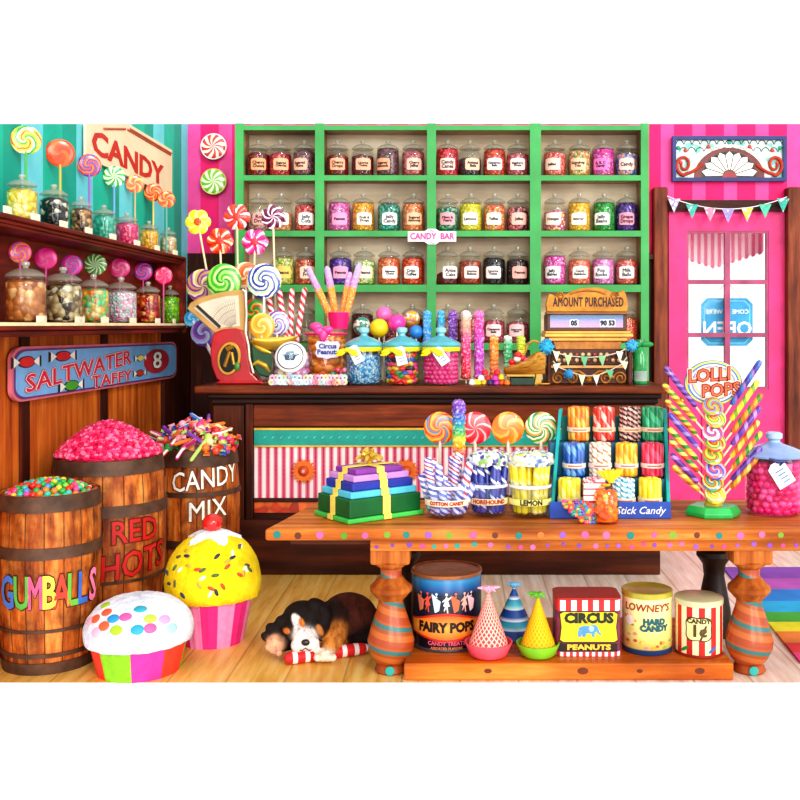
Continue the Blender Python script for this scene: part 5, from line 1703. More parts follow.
# ================================================================== GIANT CUPCAKES
def cupcake(label, P, rb, rt, hw, rd, hd, sidecols, nst, topcol, skirt=.03, wrot=8, seed=1):
    t = thing('cupcake', label, 'cupcake', P)
    rn = random.Random(seed)
    seg = nst * 8
    mats = [plain(c_, .7, var=.15, scale=30) for c_ in sidecols]
    vs, fs, mi = [], [], []
    mb = MB()
    rows_ = 6
    for k in range(rows_ + 1):
        u = k / rows_
        for i in range(seg):
            a = 2 * PI * i / seg
            r = (rb + (rt - rb) * u) * (1 + .012 * math.cos(a * nst * 2))
            vs.append((r * math.cos(a), r * math.sin(a), hw * u))
    b = len(mb.v)
    mb.v += vs
    for k in range(rows_):
        for i in range(seg):
            j = (i + 1) % seg
            mb.f.append((k * seg + i, k * seg + j, (k + 1) * seg + j, (k + 1) * seg + i))
            mb.mi.append((i // 8) % len(mats))
            mb.sm.append(True)
    mb.f.append(tuple(reversed(range(seg))))
    mb.mi.append(0)
    mb.sm.append(False)
    obj('wrapper', mb, mats, t, rot=(0, 0, math.radians(wrot)))
    pr = [(rt * .9, hw - .005)]
    for k in range(15):
        p = -.55 + (PI / 2 + .55) * k / 14
        pr.append((rd * max(0, math.cos(p)) ** .8, hw + skirt + hd * max(-.25, math.sin(p))))
    me = MB().lathe(pr, 64, wob=lambda k, i, r, z: (r * (1 + rn.uniform(-.008, .008)), z + rn.uniform(-.003, .003)))
    obj('frosting', me, topcol, t, sharp=80)
    return t, (lambda az, el: Vector((rd * math.cos(el) ** .8 * math.sin(az), -rd * math.cos(el) ** .8 * math.cos(az), hw + skirt + hd * math.sin(el))))


def dots(t, surf, lst, name, shape, rn):
    for az, el, c_ in lst:
        p = surf(az, el)
        e = .02
        n = (surf(az + e, el) - surf(az - e, el)).cross(surf(az, el + e) - surf(az, el - e)).normalized()
        q = n.to_track_quat('Z', 'Y').to_euler()
        o = obj(name, MB().ball((0, 0, 0), shape, 16, 6) if len(shape) == 3 else None, plain(c_, .5, var=.1), t, loc=p, rot=(Matrix.Rotation(0, 4, 'Z') @ n.to_track_quat('Z', 'Y').to_matrix().to_4x4() @ Matrix.Rotation(rn.uniform(0, PI) if name == 'sprinkle' else 0, 4, 'Z')).to_euler())


def fluffy(c1, c2, sc=30):
    t = NT('fuzzy_felt')
    v, o = t.xyz()
    f = t.noise(v, sc, 5, .7)
    g = t.noise(v, 3, 3)
    c = t.ramp(t.math('ADD', t.math('MULTIPLY', f, .6), t.math('MULTIPLY', g, .4)), [(.35, col(c1)), (.6, col(c2))])
    t.bump(f, .7, .02)
    return t.fin(c, .9, 0, .1)


W0 = Vector((xat(139, 4.78), 4.78, 0))
wc, wsurf = cupcake('giant white frosted cupcake with pastel dots and rainbow striped wrapper', W0, .19, .232, .18, .254, .165, ['#e8432c', '#8cc81c', '#e8389c'], 9, fluffy('#c8d0e8', '#fdfdff'), .01, wrot=-42, seed=2)
dl = [(-.78, .62, '#e8603c'), (-1.0, 1.0, '#a8c83c'), (-.6, .86, '#e8603c'), (-.28, .72, '#2c94cc'), (.0, .78, '#d85ca0'), (.35, 1.0, '#2ca4b8'), (.55, .68, '#b8d04c'), (.85, .58, '#e0a0cc'), (-.42, .5, '#e8643c'), (-.12, .42, '#a8cc2c'), (.28, .42, '#2ca0c8'), (.52, .42, '#d8609c'), (-.95, .5, '#f0b0c8'), (-.55, .3, '#f0b8d0'), (.95, .3, '#a8d0e8')]
dots(wc, wsurf, dl, 'polka_dot', (.03, .023, .006), random.Random(1))
Y0 = Vector((xat(213, 5.22), 5.22, 0))
yc, ysurf = cupcake('giant yellow frosted cupcake with red cherry and pink striped wrapper', Y0, .155, .212, .285, .247, .255, ['#e82c84', '#f48cbc'], 14, fluffy('#f0c010', '#fbe42c', 18), .02, seed=5)
rn = random.Random(2)
sl = []
for k in range(34):
    az, el = rn.uniform(-1.25, 1.25), rn.uniform(-.05, .95)
    sl.append((az, el, rn.choice(['#5c5c3c', '#3c4c5c', '#c8a83c', '#e8502c', '#e8f0d8', '#4c6c3c', '#2c3c50'])))
dots(yc, ysurf, sl, 'sprinkle', (.02, .009, .006), rn)
rn = random.Random(8)
mb = MB()
vs = []
pr = [(0, .0)] + []
ctop = .285 + .02 + .255
def icew(k, i, r, z):
    a = 2 * PI * i / 40
    return (r * (1 + .22 * math.sin(5 * a) * (k < 2)), z + rn.uniform(-.002, .002))
mb.lathe([(.125, -.045), (.118, -.022), (.09, .004), (.05, .016), (0, .02)], 40, wob=icew, cap0=False)
obj('white_icing', mb, fluffy('#dfe4f0', '#ffffff'), yc, loc=(0, 0, ctop))
ch = obj('cherry', MB().ball((0, 0, .0), (.052, .052, .047), 20, 14), plain('#e02420', .25, var=.15, coat=.6), yc, loc=(0, -.01, ctop + .055))

# ================================================================== TABLE
TZ = .70
TFY, TBY = 4.63, 5.42
tb = thing('display_table', 'orange wooden display table with polka dot edge and turned striped legs', 'table', (.4, 5.0, 0))
TL = (-.4, -5.0, 0)
OW = wood('#84380e', '#c46c24', '#e69e54', 'x', 2.4, .45)
OWZ = wood('#742e0c', '#b05c1e', '#d88840', 'z', 2.4, .45)
tp = [(-.905, TFY), (1.9, TFY), (1.9, TBY), (-.755, TBY)]
mb = MB()
vs = [(x, y, z) for z in (TZ - .055, TZ) for x, y in tp]
mb.add(vs, [(3, 2, 1, 0), (4, 5, 6, 7), (0, 1, 5, 4), (1, 2, 6, 5), (2, 3, 7, 6), (3, 0, 4, 7)], 0, False)
obj('table_top', mb, OW, tb, loc=TL, bevel=.012)
obj('apron', MB().box(-.42, 1.85, TFY + .045, TFY + .07, TZ - .112, TZ - .055), OW, tb, loc=TL, bevel=.004)
mb = MB()
mb.box(-.80, -.42, TFY + .09, TFY + .12, TZ - .09, TZ - .055)
obj('beaded_rail', mb, wood('#3c1808', '#5c2a10', '#7a3c1a', 'x', 3), tb, loc=TL)
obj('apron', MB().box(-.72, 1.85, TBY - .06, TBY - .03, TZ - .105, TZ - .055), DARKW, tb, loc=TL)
dc = ['#148078', '#6c3018', '#d4609c', '#5c9420', '#c45c90', '#d8742c', '#208c88', '#9458b0', '#7ca030', '#cc6c9c']
rn = random.Random(7)
xx = xat(277, TFY)
k = 0
seq = [0, 1, 2, 3, 4, 8, 0, 7, 8, 4, 1, 0, 5, 7, 2, 9, 0, 4, 8, 1, 0, 2, 9, 8]
while xx < 1.85:
    ci = seq[k % len(seq)]
    r = rn.choice([.016, .018, .014])
    obj('painted_dot', MB().lathe([(r * (.0 if ci != 1 else .45), .0016), (r * .96, .0016), (r, 0)], 18, xf=Matrix.Translation((xx, TFY - .0002, TZ - .028 + rn.uniform(-.003, .003))) @ Matrix.Rotation(PI / 2, 4, 'X')), plain(dc[ci], .5, var=.15), tb, loc=TL)
    xx += rn.uniform(.085, .115)
    k += 1
xx = -.39
while xx < 1.8:
    r = rn.choice([.011, .013, .009])
    obj('painted_dot', MB().lathe([(0, .0016), (r * .96, .0016), (r, 0)], 14, xf=Matrix.Translation((xx, TFY + .0449, TZ - .086 + rn.uniform(-.008, .008))) @ Matrix.Rotation(PI / 2, 4, 'X')), plain(rn.choice(['#9c5cc0', '#8c4cb0', '#2ca090', '#d870a8', '#c84c8c', '#7c48a8']), .5, var=.15), tb, loc=TL)
    xx += rn.uniform(.05, .085)
LEGM = helix(['#a84414', '#c06424', '#a04c18', '#34706c', '#b45218'], 1, .11, .45, [0, .3, .55, .72, .9])


def turned_leg(x, y, zb, mat_dark=None, front=True):
    z = lambda py: H - (py - CY) * 4.72 / F
    m1, m2 = (OWZ, LEGM) if front else (mat_dark, mat_dark)
    if front:
        lg = obj('leg', MB().lathe([(.052, z(566)), (.05, z(576)), (.056, z(580))], 28, cap0=False, cap1=False).lathe([(.06, z(605)), (.07, z(612)), (.095, z(628)), (.112, z(642)), (.108, z(650)), (.085, z(660)), (.06, z(666))][::-1], 32).lathe([(.056, z(580)), (.06, z(605))][::-1], 28), m2, tb, loc=(x + TL[0], y + TL[1], 0))
        obj('block', MB().box(-.094, .094, -.075, .075, z(564), TZ - .055), m1, lg, bevel=.014)
        obj('ring', MB().lathe([(.056, z(602)), (.075, z(598)), (.1, z(592)), (.1, z(588)), (.07, z(582)), (.055, z(578))][::1], 32), m1, lg)
        obj('collar', MB().lathe([(.05, z(570)), (.075, z(566)), (.08, z(563)), (.05, z(562))], 28), m1, lg)
        obj('foot', MB().lathe([(.07, 0.001), (.078, .01), (.07, .03), (.058, z(664)), (.05, z(662))], 28), plain('#a04c18', .45, var=.4), lg)
        obj('foot_patch', MB().lathe([(.0, .002), (.02, .002), (.022, 0)], 16, xf=Matrix.Translation((0, -.0785, .024)) @ Matrix.Rotation(PI / 2, 4, 'X')), plain('#2ca49c', .5), lg)
    else:
        lg = obj('leg', MB().lathe([(.075, .001), (.09, .05), (.086, .14), (.068, .24), (.053, .32), (.06, .38), (.092, .425), (.09, .45), (.06, .48), (.055, .56), (.07, .594)], 28), m1, tb, loc=(x + TL[0], y + TL[1], 0))
    return lg


turned_leg(xat(391, 4.76), 4.76, 0)
turned_leg(xat(749, 4.76), 4.76, 0)
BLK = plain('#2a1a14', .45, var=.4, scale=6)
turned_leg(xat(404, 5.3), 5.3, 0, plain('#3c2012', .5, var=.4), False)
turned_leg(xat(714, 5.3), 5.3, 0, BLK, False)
obj('lower_shelf', MB().box(xat(404, 4.64), xat(733, 4.64), 4.625, 5.36, .001, .08), wood('#a8480e', '#d4701c', '#ee9444', 'x', 2.2, .4), tb, loc=TL, bevel=.008)
mb = MB()
for px, r in ((488, .014), (583, .02), (700, .018), (640, .011)):
    mb.lathe([(0, .0012), (r, .001), (r, 0)], 12, xf=Matrix.Translation((xat(px, 4.62), 4.6249, .045)) @ Matrix.Rotation(PI / 2, 4, 'X') @ Matrix.Diagonal((1.3, .8, 1, 1)))
obj('wood_knot', mb, plain('#6c2c0c', .6), tb, loc=TL)

# ------------------------------------------------------------------ tied tower of folded boxes
g0 = Vector((-.452, 4.985, TZ + .001))
ang = math.atan2(-.93, .37)
gt = thing('gift_tower', 'tower of six stacked boxes from green to purple tied with a yellow ribbon', 'gift', g0)
yaw = math.radians(40)
zz = 0
layers = [(.222, .225, .024, '#4cc858', 'green'), (.207, .21, .088, '#0f6430', 'dark green'), (.192, .192, .034, '#5cc4dc', 'sky blue'), (.176, .176, .04, '#2c3ca4', 'navy blue'), (.162, .16, .032, '#cc94dc', 'lilac'), (.138, .135, .027, '#8c3ca0', 'purple')]
AX = Matrix.Rotation(math.radians(38), 4, 'Z')
tops = []
for w_, d_, h_, c_, nm in layers:
    mb = MB().box(-w_, w_, -d_ * .72, d_ * .72, zz, zz + h_ - .001, xf=AX)
    o = obj('box', mb, plain(c_, .45, var=.25, scale=7), gt, bevel=.006)
    o['label'] = nm + ' box'
    tops.append((w_, d_ * .72, zz, zz + h_))
    zz += h_
mb = MB()
def ribbon_path(axis, off):
    pts = []
    for w_, d_, z0, z1 in tops:
        e = (w_ if axis == 0 else d_) + .004
        pts += [(e, z0), (e, z1)]
    return pts
RIBY = plain('#f0dc6c', .4, var=.12)
for axis, off in ((0, 0.0), (1, .0)):
    for s_ in (-1, 1):
        pth = ribbon_path(axis, off)
        pth.append((0, zz + .003))
        vs, fs = [], []
        for e, z_ in pth:
            for w_ in (-.022, .022):
                p = (s_ * e, w_ + off, z_ + .003) if axis == 0 else (w_ + off, s_ * e, z_ + .003)
                vs.append(p)
        for k in range(len(pth) - 1):
            fs.append((2 * k, 2 * k + 1, 2 * k + 3, 2 * k + 2))
        mb.add(vs, fs, 0, False, AX)
rb2 = obj('ribbon', mb, RIBY, gt)
md = rb2.modifiers.new('thick', 'SOLIDIFY')
md.thickness, md.offset = .004, 0
GB = plain('#d8b44c', .25, .55, var=.35, scale=30)
mb = MB()
rn = random.Random(12)
for k in range(16):
    a = 2 * PI * k / 16 + rn.uniform(-.15, .15)
    tilt = [.25, .75, 1.15][k % 3]
    L = rn.uniform(.055, .075)
    pts = []
    for j in range(9):
        u = j / 8 * PI
        rad = L * math.sin(u) * .5
        out_ = L * (1 - math.cos(u)) * .5
        x = out_ * math.cos(tilt) - rad * .5 * math.sin(tilt)
        z_ = out_ * math.sin(tilt) + rad * .7 * math.cos(tilt)
        pts.append((x * math.cos(a), x * math.sin(a), z_ + .004))
    mb.tube(pts, [.006, .009, .011, .012, .012, .012, .011, .009, .006], 6)
obj('bow', mb, GB, gt, loc=(.0, 0, zz + .006))

# ------------------------------------------------------------------ glasses of candy sticks
def stick_mesh(L, r, m, seed):
    rn = random.Random(seed)
    return mesh(MB().lathe([(r * .6, 0), (r, .008), (r, L - .012), (r * .8, L - .003), (0, L)], 10), 'candy_stick', m)


def glass_of_sticks(label, px, d, r, h, text, textcol, sticks, gname, seed, bandcol='#f8ecc8', lean_out=1.0):
    P = Vector((xat(px, d), d, TZ + .001))
    t = thing('candy_glass', label, 'glass', P)
    obj('glass_wall', MB().lathe([(0, .004), (r * .84, .004), (r * .9, .012), (r, .04), (r, h), (r * .97, h), (r * .95, .045), (r * .86, .018), (0, .016)], 32), glass('#f4f8ff', .05), t)
    for z0, z1, c_ in ((h * .37, h * .54, bandcol), (h * .84, h * .92, '#f4f0f4')):
        bd_ = obj('paper_band', MB().lathe([(r * 1.012, z0), (r * 1.016, z0 + .002), (r * 1.016, z1 - .002), (r * 1.012, z1)], 36, cap0=False, cap1=False), plain(c_, .6, var=.06), t)
        if z0 < h * .5:
            lettering(text, min(.036, 1.75 * r / len(text) * 1.5), plain(textcol, .6), bd_, around(r * 1.016 + .003), (0, 0, (z0 + z1) / 2), bold=.0015, ext=0, sx=.95)
    rn = random.Random(seed)
    n = len(sticks)
    sh_ = {}
    for i, (m, L, nm) in enumerate(sticks):
        a = 2 * PI * i / n + .2
        ri = r * .74 if i % 4 else r * .3
        foot = P + Vector((ri * .9 * math.cos(a), ri * .9 * math.sin(a), .02))
        top_ = P + Vector(((ri / r * 1.02) * r * (1 + .2 * rn.random()) * math.cos(a) * lean_out + rn.uniform(-.01, .01), ri * .95 * math.sin(a), L))
        q = (top_ - foot).to_track_quat('Z', 'Y').to_euler()
        k = (m.name, round((top_ - foot).length, 2))
        if k not in sh_:
            sh_[k] = stick_mesh((top_ - foot).length, r * .185, m, i)
        o = obj('candy_stick', sh_[k], None, None, loc=foot, rot=q)
        tag(o, f'{nm} candy stick standing in the {gname} glass', 'candy stick', f'{nm} sticks in the {gname} glass')
    return t


hx = lambda cs, p=.06, n=1: helix(cs, n, p)
cc_a, cc_b, cc_c = hx(['#f4ecf4', '#8c3ca8', '#e8dcf0', '#4c54b8', '#f8f4fa', '#c83c4c']), hx(['#4c54b0', '#e8e4f4', '#7c84cc', '#f8f4fc']), hx(['#f6f0f4', '#d8405c', '#f4e8f0', '#6c74c0'])
S1 = [(cc_a, .30, 'violet striped'), (cc_b, .24, 'blue and white'), (cc_c, .31, 'red, white and blue'), (cc_a, .29, 'violet striped'), (cc_b, .2, 'blue and white'), (cc_c, .28, 'red, white and blue'), (cc_a, .22, 'violet striped'), (cc_b, .21, 'blue and white'), (cc_b, .26, 'blue and white'), (cc_a, .3, 'violet striped'), (cc_b, .17, 'blue and white'), (cc_b, .16, 'blue and white'), (cc_a, .18, 'violet striped'), (cc_b, .17, 'blue and white'), (cc_c, .27, 'red, white and blue'), (cc_b, .17, 'blue and white')]
glass_of_sticks('tumbler of violet and white sticks banded COTTON CANDY', 447, 4.93, .108, .175, 'COTTON CANDY', '#b83428', S1, 'cotton candy', 3, lean_out=1.35)
hb = hx(['#2c3c9c', '#24308c', '#f0f0f8', '#2c3ca0', '#303c90'], .08)
S2 = [(hb, .29 + .015 * (i % 3), 'navy blue and white') for i in range(17)]
glass_of_sticks('tumbler of navy blue sticks banded HOREHOUND', 488.5, 4.97, .098, .175, 'HOREHOUND', '#a83c24', S2, 'horehound', 5, '#f0dcae', 1.05)
lm = hx(['#f8e01c', '#f4d410', '#fcf08c', '#f8dc18'], .09)
S3 = [(lm, .285 + .015 * (i % 3), 'lemon yellow') for i in range(17)]
glass_of_sticks('tumbler of lemon yellow sticks banded LEMON', 530, 4.95, .104, .175, 'LEMON', '#2c2418', S3, 'lemon', 7, '#f8f08c', 1.1)
# torn clear wrap with printed dots around the tops of the horehound and lemon sticks
for px, d, r, cs, nm in ((488.5, 4.97, .1, ['#f4f4f0', '#2c3c8c', '#f8f8f4', '#e8f0f4', '#8cb84c', '#f0f4f0'], 'horehound'), (530, 4.95, .108, ['#f8f4d8', '#3c6cb0', '#fbf8e8', '#f4ecc0', '#8cb8dc', '#f8f4dc'], 'lemon')):
    rn = random.Random(px)
    P = Vector((xat(px, d), d, TZ + .001))
    t = tag(obj('wrapper_collar', MB().lathe([(r * 1.04, .255), (r * 1.1, .275), (r * 1.04, .3), (r * .75, .316), (r * .2, .322)], 30, cap0=False, cap1=False, wob=lambda k, i, rr, z: (rr * (1 + rn.uniform(-.05, .05)), z + rn.uniform(-.006, .006))), speckle(cs, 55, .3, .2), None, loc=P),
            f'speckled paper wrap crumpled over the tops of the {nm} sticks', 'wrapper')

# rainbow rock candy and four lollipops behind
rock_stick('tall rainbow rock candy stick from orange up to purple behind the tumblers', 459, 400, 454, 5.14, 14, ((0, '#f0502c'), (.14, '#f4a020'), (.27, '#f4e020'), (.38, '#3cb03c'), (.52, '#20a090'), (.66, '#2c6cc4'), (.82, '#6c3cb4'), (1, '#8c4cb8')), zbase=TZ + .001, seed=77)
for i, (px, m, nm) in enumerate([(440, swirl(['#f08c1c', '#f0c040', '#e85c20', '#4c8cc0', '#f4a02c', '#d8402c'], 3, 1.3), 'orange and blue flecked'), (475, swirl(['#e82c3c', '#f8b8b8', '#e03044', '#d81c30'], 7, 1.2), 'red and pink'),
                                 (508, swirl(['#f08820', '#f4b050', '#ec7414'], 4, 1.2), 'plain orange'), (541, swirl(['#4caa3c', '#f4e8b8', '#f09430', '#2c8c54', '#f8f0d8'], 4, 1.4), 'green, cream and orange')]):
    lollipop('swirl_lollipop', f'{nm} swirl lollipop standing behind the tumblers on the table', px, 428, 5.28, 16.3, m, TZ + .001, '#f0e8d8', 0, None, stick_r=.008)

# ------------------------------------------------------------------ stepped rack of candy bundles
rk = thing('candy_rack', 'stepped turquoise and blue counter rack holding twelve bundles of stick candy', 'rack', (xat(610, 5.0), 5.0, TZ + .001))
rx = xat(610, 5.0)
RL = (-rx, -5.0, 0)
TUR = plain('#1aa8a4', .45, var=.2)
BLU = plain('#2450b4', .45, var=.2)
zz0, zz1, zz2 = .012, .17, .335
steps = [(4.885, 5.02, .0, zz0), (5.02, 5.16, 0, zz1), (5.16, 5.31, 0, zz2)]
XL, XR = xat(549.5, 4.87), xat(671, 4.87)
for i, (y0_, y1_, z0_, z1_) in enumerate(steps):
    obj('step', MB().box(XL + .03, XR - .0, y0_, y1_, z0_, z1_), BLU if i == 0 else plain('#1c6c8c', .5, var=.3), rk, loc=RL)
obj('front_panel', MB().box(XL, XR, 4.868, 4.885, .0, .082), BLU, rk, loc=RL, bevel=.003)
lettering('Stick Candy', .05, plain('#e8ecf8', .6), rk, facing_front, (xat(640, 4.868) - rx, 4.866 - 5.0, .04), bold=.0005, shear=.3)
for s_, xa, xb in ((0, XL, xat(560, 5.3)), (1, XR, xat(667, 5.3))):
    w_ = .018 if s_ == 0 else -.018
    pts = [(4.868, 0), (5.325, 0), (5.325, .50), (5.27, .50)]
    vs = []
    for yy, z_ in pts:
        u = (yy - 4.868) / .45
        x = xa + (xb - xa) * u * min(1, z_ / .2 + .3)
        vs.append((x, yy, z_))
    vs2 = [(x + w_, y, z) for x, y, z in vs]
    mb = MB().add(vs + vs2, [(0, 1, 2, 3), (7, 6, 5, 4), (0, 4, 5, 1), (1, 5, 6, 2), (2, 6, 7, 3), (3, 7, 4, 0)], 0, False)
    obj('side_panel', mb, TUR, rk, loc=RL, bevel=.003)
obj('back_panel', MB().box(xat(562, 5.3), xat(666, 5.3), 5.312, 5.328, 0, .46), plain('#14807c', .5, var=.2), rk, loc=RL)
bun = [  # row, px, colours, words
    (2, 578.5, ['#f08c14', '#f8b448', '#e87408'], 'orange'), (2, 604, ['#e04030', '#f8c8b8', '#d02c24'], 'red and white'), (2, 630, ['#4c1c20', '#f0c8b8', '#2c1014', '#d8988c'], 'black and cream'), (2, 652.5, ['#14a068', '#4cc890', '#0c8c54'], 'emerald green'),
    (1, 574, ['#1c5cb8', '#6ca4dc', '#104c9c'], 'royal blue'), (1, 600, ['#f4ead8', '#b87848', '#fbf4e8', '#e8c8a8'], 'white and brown'), (1, 626.5, ['#f4b414', '#f8d85c', '#e89c0c'], 'golden'), (1, 652.5, ['#e8305c', '#f0587c', '#d81c48'], 'raspberry pink'),
    (0, 569.5, ['#f4e420', '#f8f080', '#ecd408'], 'lemon yellow'), (0, 594, ['#d83c58', '#f8f0f0', '#e0607c', '#fbf4f4'], 'pink and white'), (0, 623.5, ['#f4f8f8', '#2c98b8', '#e8f4f8', '#70b8cc'], 'white and aqua'), (0, 650, ['#f8d808', '#fce840', '#f4cc04'], 'bright yellow')]
rown = ['bottom', 'middle', 'top']
for row, px, cs, nm in bun:
    y_ = [4.952, 5.09, 5.235][row]
    z_ = [zz0, zz1, zz2][row] + .001
    hgt = [.172, .172, .178][row]
    x = xat(px, y_)
    t = thing('candy_bundle', f'banded bundle of {nm} candy sticks on the {rown[row]} step of the rack', 'candy bundle', (x, y_, TZ + .001 + z_), group='stick candy bundles on the rack')
    R_ = .0575
    straight = len(cs) == 3
    m = hx(cs, .05 if not straight else .12)
    rn = random.Random(int(px))
    sh_ = stick_mesh(hgt, .0165, m, 1)
    for i in range(10):
        a = 2 * PI * i / 10 + .15
        o = obj('candy_stick', sh_, None, t, loc=((R_ - .0165) * math.cos(a), (R_ - .0165) * math.sin(a), rn.uniform(0, .006)), rot=(0, 0, rn.uniform(0, 6)))
    for i in range(3):
        a = 2 * PI * i / 3
        obj('candy_stick', sh_, None, t, loc=(.02 * math.cos(a), .02 * math.sin(a), .004 + .002 * i))
    bz = hgt * (.36 if row else .4)
    bd_ = obj('paper_band', MB().lathe([(R_ * 1.02, bz - .012), (R_ * 1.05, bz - .010), (R_ * 1.05, bz + .010), (R_ * 1.02, bz + .012)], 28, cap0=False, cap1=False), plain('#f4d8b8' if row != 1 else '#f4dcd4', .6, var=.1), t)
    obj('printed_line', MB().lathe([(R_ * 1.055, bz - .003), (R_ * 1.056, bz + .003)], 12, a0=-PI * .7, a1=-PI * .3), plain('#c8604c', .7), bd_)

# cellophane cone of jelly sweets, and the bag of orange sweets
cd = 4.79
cb_ = thing('candy_cone_bag', 'clear cone bag of mixed jelly sweets lying against the rack front', 'candy bag', (xat(588, cd), cd, TZ + .001))
x0 = xat(588, cd)
zz = lambda py: zat(py, cd) - TZ - .001
q = lambda px, py: (xat(px, cd) - x0, max(.002, zz(py)))
poly = [q(559, 500), q(570, 502), q(584, 501), q(598, 502), q(600, 508), q(597, 518), q(593, 526), q(588, 528), q(580, 522), q(568, 510)]
obj('bag_film', MB().prism(poly, -.04, .0), glass('#ffffff', .06), cb_, bevel=.012)
inner = [(.006 + x * .96, .003 + z * .95) for x, z in poly]
mb = MB().prism(inner, -.034, -.006)
rn = random.Random(30)
jm = [cp(c_) for c_ in ('#e8382c', '#2c74c8', '#f0a02c', '#3c9c4c', '#e84c8c', '#7c3c98', '#f0d040', '#3ca8b0')]
from mathutils import geometry as geo
cnt = 0
while cnt < 60:
    px, py = rn.uniform(559, 601), rn.uniform(500, 528)
    ins = False
    pts_ = [(559, 500), (600, 502), (600, 508), (593, 526), (588, 528), (568, 510)]
    for i in range(len(pts_)):
        x1_, y1_ = pts_[i]
        x2_, y2_ = pts_[(i + 1) % len(pts_)]
        if (y1_ > py) != (y2_ > py) and px < (x2_ - x1_) * (py - y1_) / (y2_ - y1_) + x1_:
            ins = not ins
    if not ins:
        continue
    c0 = q(px, py)
    mb.ball((c0[0], -.035, c0[1] + .004), (.012, .008, .01), 8, 6, rn.randrange(8))
    cnt += 1
obj('jelly_sweets', mb, jm, cb_, stuff=True)
tp_ = [q(583, 501), q(598, 502), q(606, 482), q(600, 478), q(590, 484), q(584, 480), q(583, 490)]
obj('twisted_top', MB().prism([(x + .0, z) for x, z in tp_], -.02, .0), helix(['#f4e8e8', '#c83c4c', '#f8f0f0', '#f4dce0'], 0, .03), cb_, bevel=.008)

od = 4.76
ob_ = thing('candy_bag', 'bag of orange sweets with gathered yellow top standing before the rack', 'candy bag', (xat(606, od), od, TZ + .001))
rn = random.Random(33)
R_ = .058
mb = MB()
om = [cp('#f0882c'), cp('#f4a83c'), cp('#e8701c'), cp('#f8c060')]
for k in range(90):
    a = rn.uniform(0, 2 * PI)
    z_ = rn.uniform(.018, .15)
    rr = R_ * (.75 if z_ < .1 else .7) * (.85 + .15 * rn.random())
    mb.ball((rr * math.cos(a), rr * .7 * math.sin(a), z_), rn.uniform(.013, .019), 8, 6, rn.randrange(4))
mb.lathe([(R_ * .7, .01), (R_ * .72, .1), (R_ * .6, .15), (0, .16)], 16, xf=Matrix.Diagonal((1, .7, 1, 1)))
obj('orange_sweets', mb, om, ob_, stuff=True)
obj('bag_film', MB().lathe([(R_ * .95, .002), (R_ * 1.05, .03), (R_ * 1.03, .1), (R_ * .9, .15), (R_ * .45, .18), (R_ * .3, .19)], 24, cap1=False, xf=Matrix.Diagonal((1, .75, 1, 1))), glass('#ffe0b0', .05), ob_)
mb = MB()
vs, fs = [], []
n = 26
for k, (r, z_) in enumerate(((.016, .178), (.02, .19), (.05, .215), (.072, .25))):
    for i in range(n + 1):
        a = 2 * PI * i / n
        w_ = 1 + (.22 if i % 2 else -.12) * (k / 3)
        vs.append((r * w_ * math.cos(a), r * .5 * w_ * math.sin(a), z_ + .008 * (i % 2) * (k == 3)))
for k in range(3):
    for i in range(n):
        b0 = k * (n + 1) + i
        fs.append((b0, b0 + 1, b0 + n + 2, b0 + n + 1))
mb.add(vs, fs)
yt = obj('gathered_top', mb, plain('#f0cc28', .35, var=.25), ob_, rot=(0, math.radians(-4), 0), loc=(.034, 0, .05), scale=(.75, .75, .8))
obj('tie', MB().lathe([(.018, .178), (.024, .184), (.018, .19)], 18, cap0=False, cap1=False), plain('#f0b81c', .4), ob_, loc=(0, 0, .0))

# ------------------------------------------------------------------ lollipop tree
ld = 4.97
L0 = Vector((xat(713, ld), ld, TZ + .001))
lt = thing('lollipop_stand', 'lollipop stand with green hexagonal base and oval LOLLI POPS sign', 'stand', L0)
GRN = plain('#28b858', .35, var=.2, coat=.3)
mb = MB()
hexp = lambda r, z: [(r * math.cos(PI / 3 * k), r * .9 * math.sin(PI / 3 * k), z) for k in range(6)]
vs = hexp(.135, 0) + hexp(.138, .02) + hexp(.118, .05)
mb.add(vs, [tuple(reversed(range(6))), tuple(range(12, 18))] + [(k * 6 + i, k * 6 + (i + 1) % 6, k * 6 + 6 + (i + 1) % 6, k * 6 + 6 + i) for k in range(2) for i in range(6)], 0, False)
obj('base', mb, GRN, lt, bevel=.004)
obj('socket', MB().lathe([(.045, .05), (.035, .07), (.03, .13), (.036, .15)], 20), plain('#d8b43c', .4, .2, var=.3), lt)
obj('pole', MB().tube([(0, .012, .1), (0, .012, .72)], .014, 12), plain('#d8c060', .4, var=.2), lt)
so2 = Vector((0, -.004, zat(383, ld) - L0.z))
el = lambda a, b, n=44: [(a * math.cos(2 * PI * k / n), b * math.sin(2 * PI * k / n)) for k in range(n)]
sb = obj('oval_sign', MB().prism(el(.143, .112), .0, .012), plain('#4c6cb0', .45, var=.2), lt, loc=so2)
for k, (f_, c_) in enumerate(((.97, '#e8d83c'), (.9, '#4c7cc0'), (.83, '#f0f0dc'), (.77, '#8c8cc8'), (.7, '#f0d88c'), (.6, '#b8c8e8'))):
    obj('painted_ring', MB().prism(el(.143 * f_, .112 * f_), -.0012 * (k + 1), -.0012 * k), plain(c_, .5, var=.15), sb)
for mt, bo, yo in ((plain('#fbe0c8', .5), .009, -.009), (plain('#8c1c18', .5), .0055, -.011), (plain('#e8683c', .5), .0, -.013)):
    lettering('LOLLI', .088, mt, sb, facing_front, (-.022, yo, .038), bold=bo, sx=.95, slope=.08)
    lettering('POPS', .088, mt, sb, facing_front, (.035, yo, -.036), bold=bo, sx=.95, slope=.08)
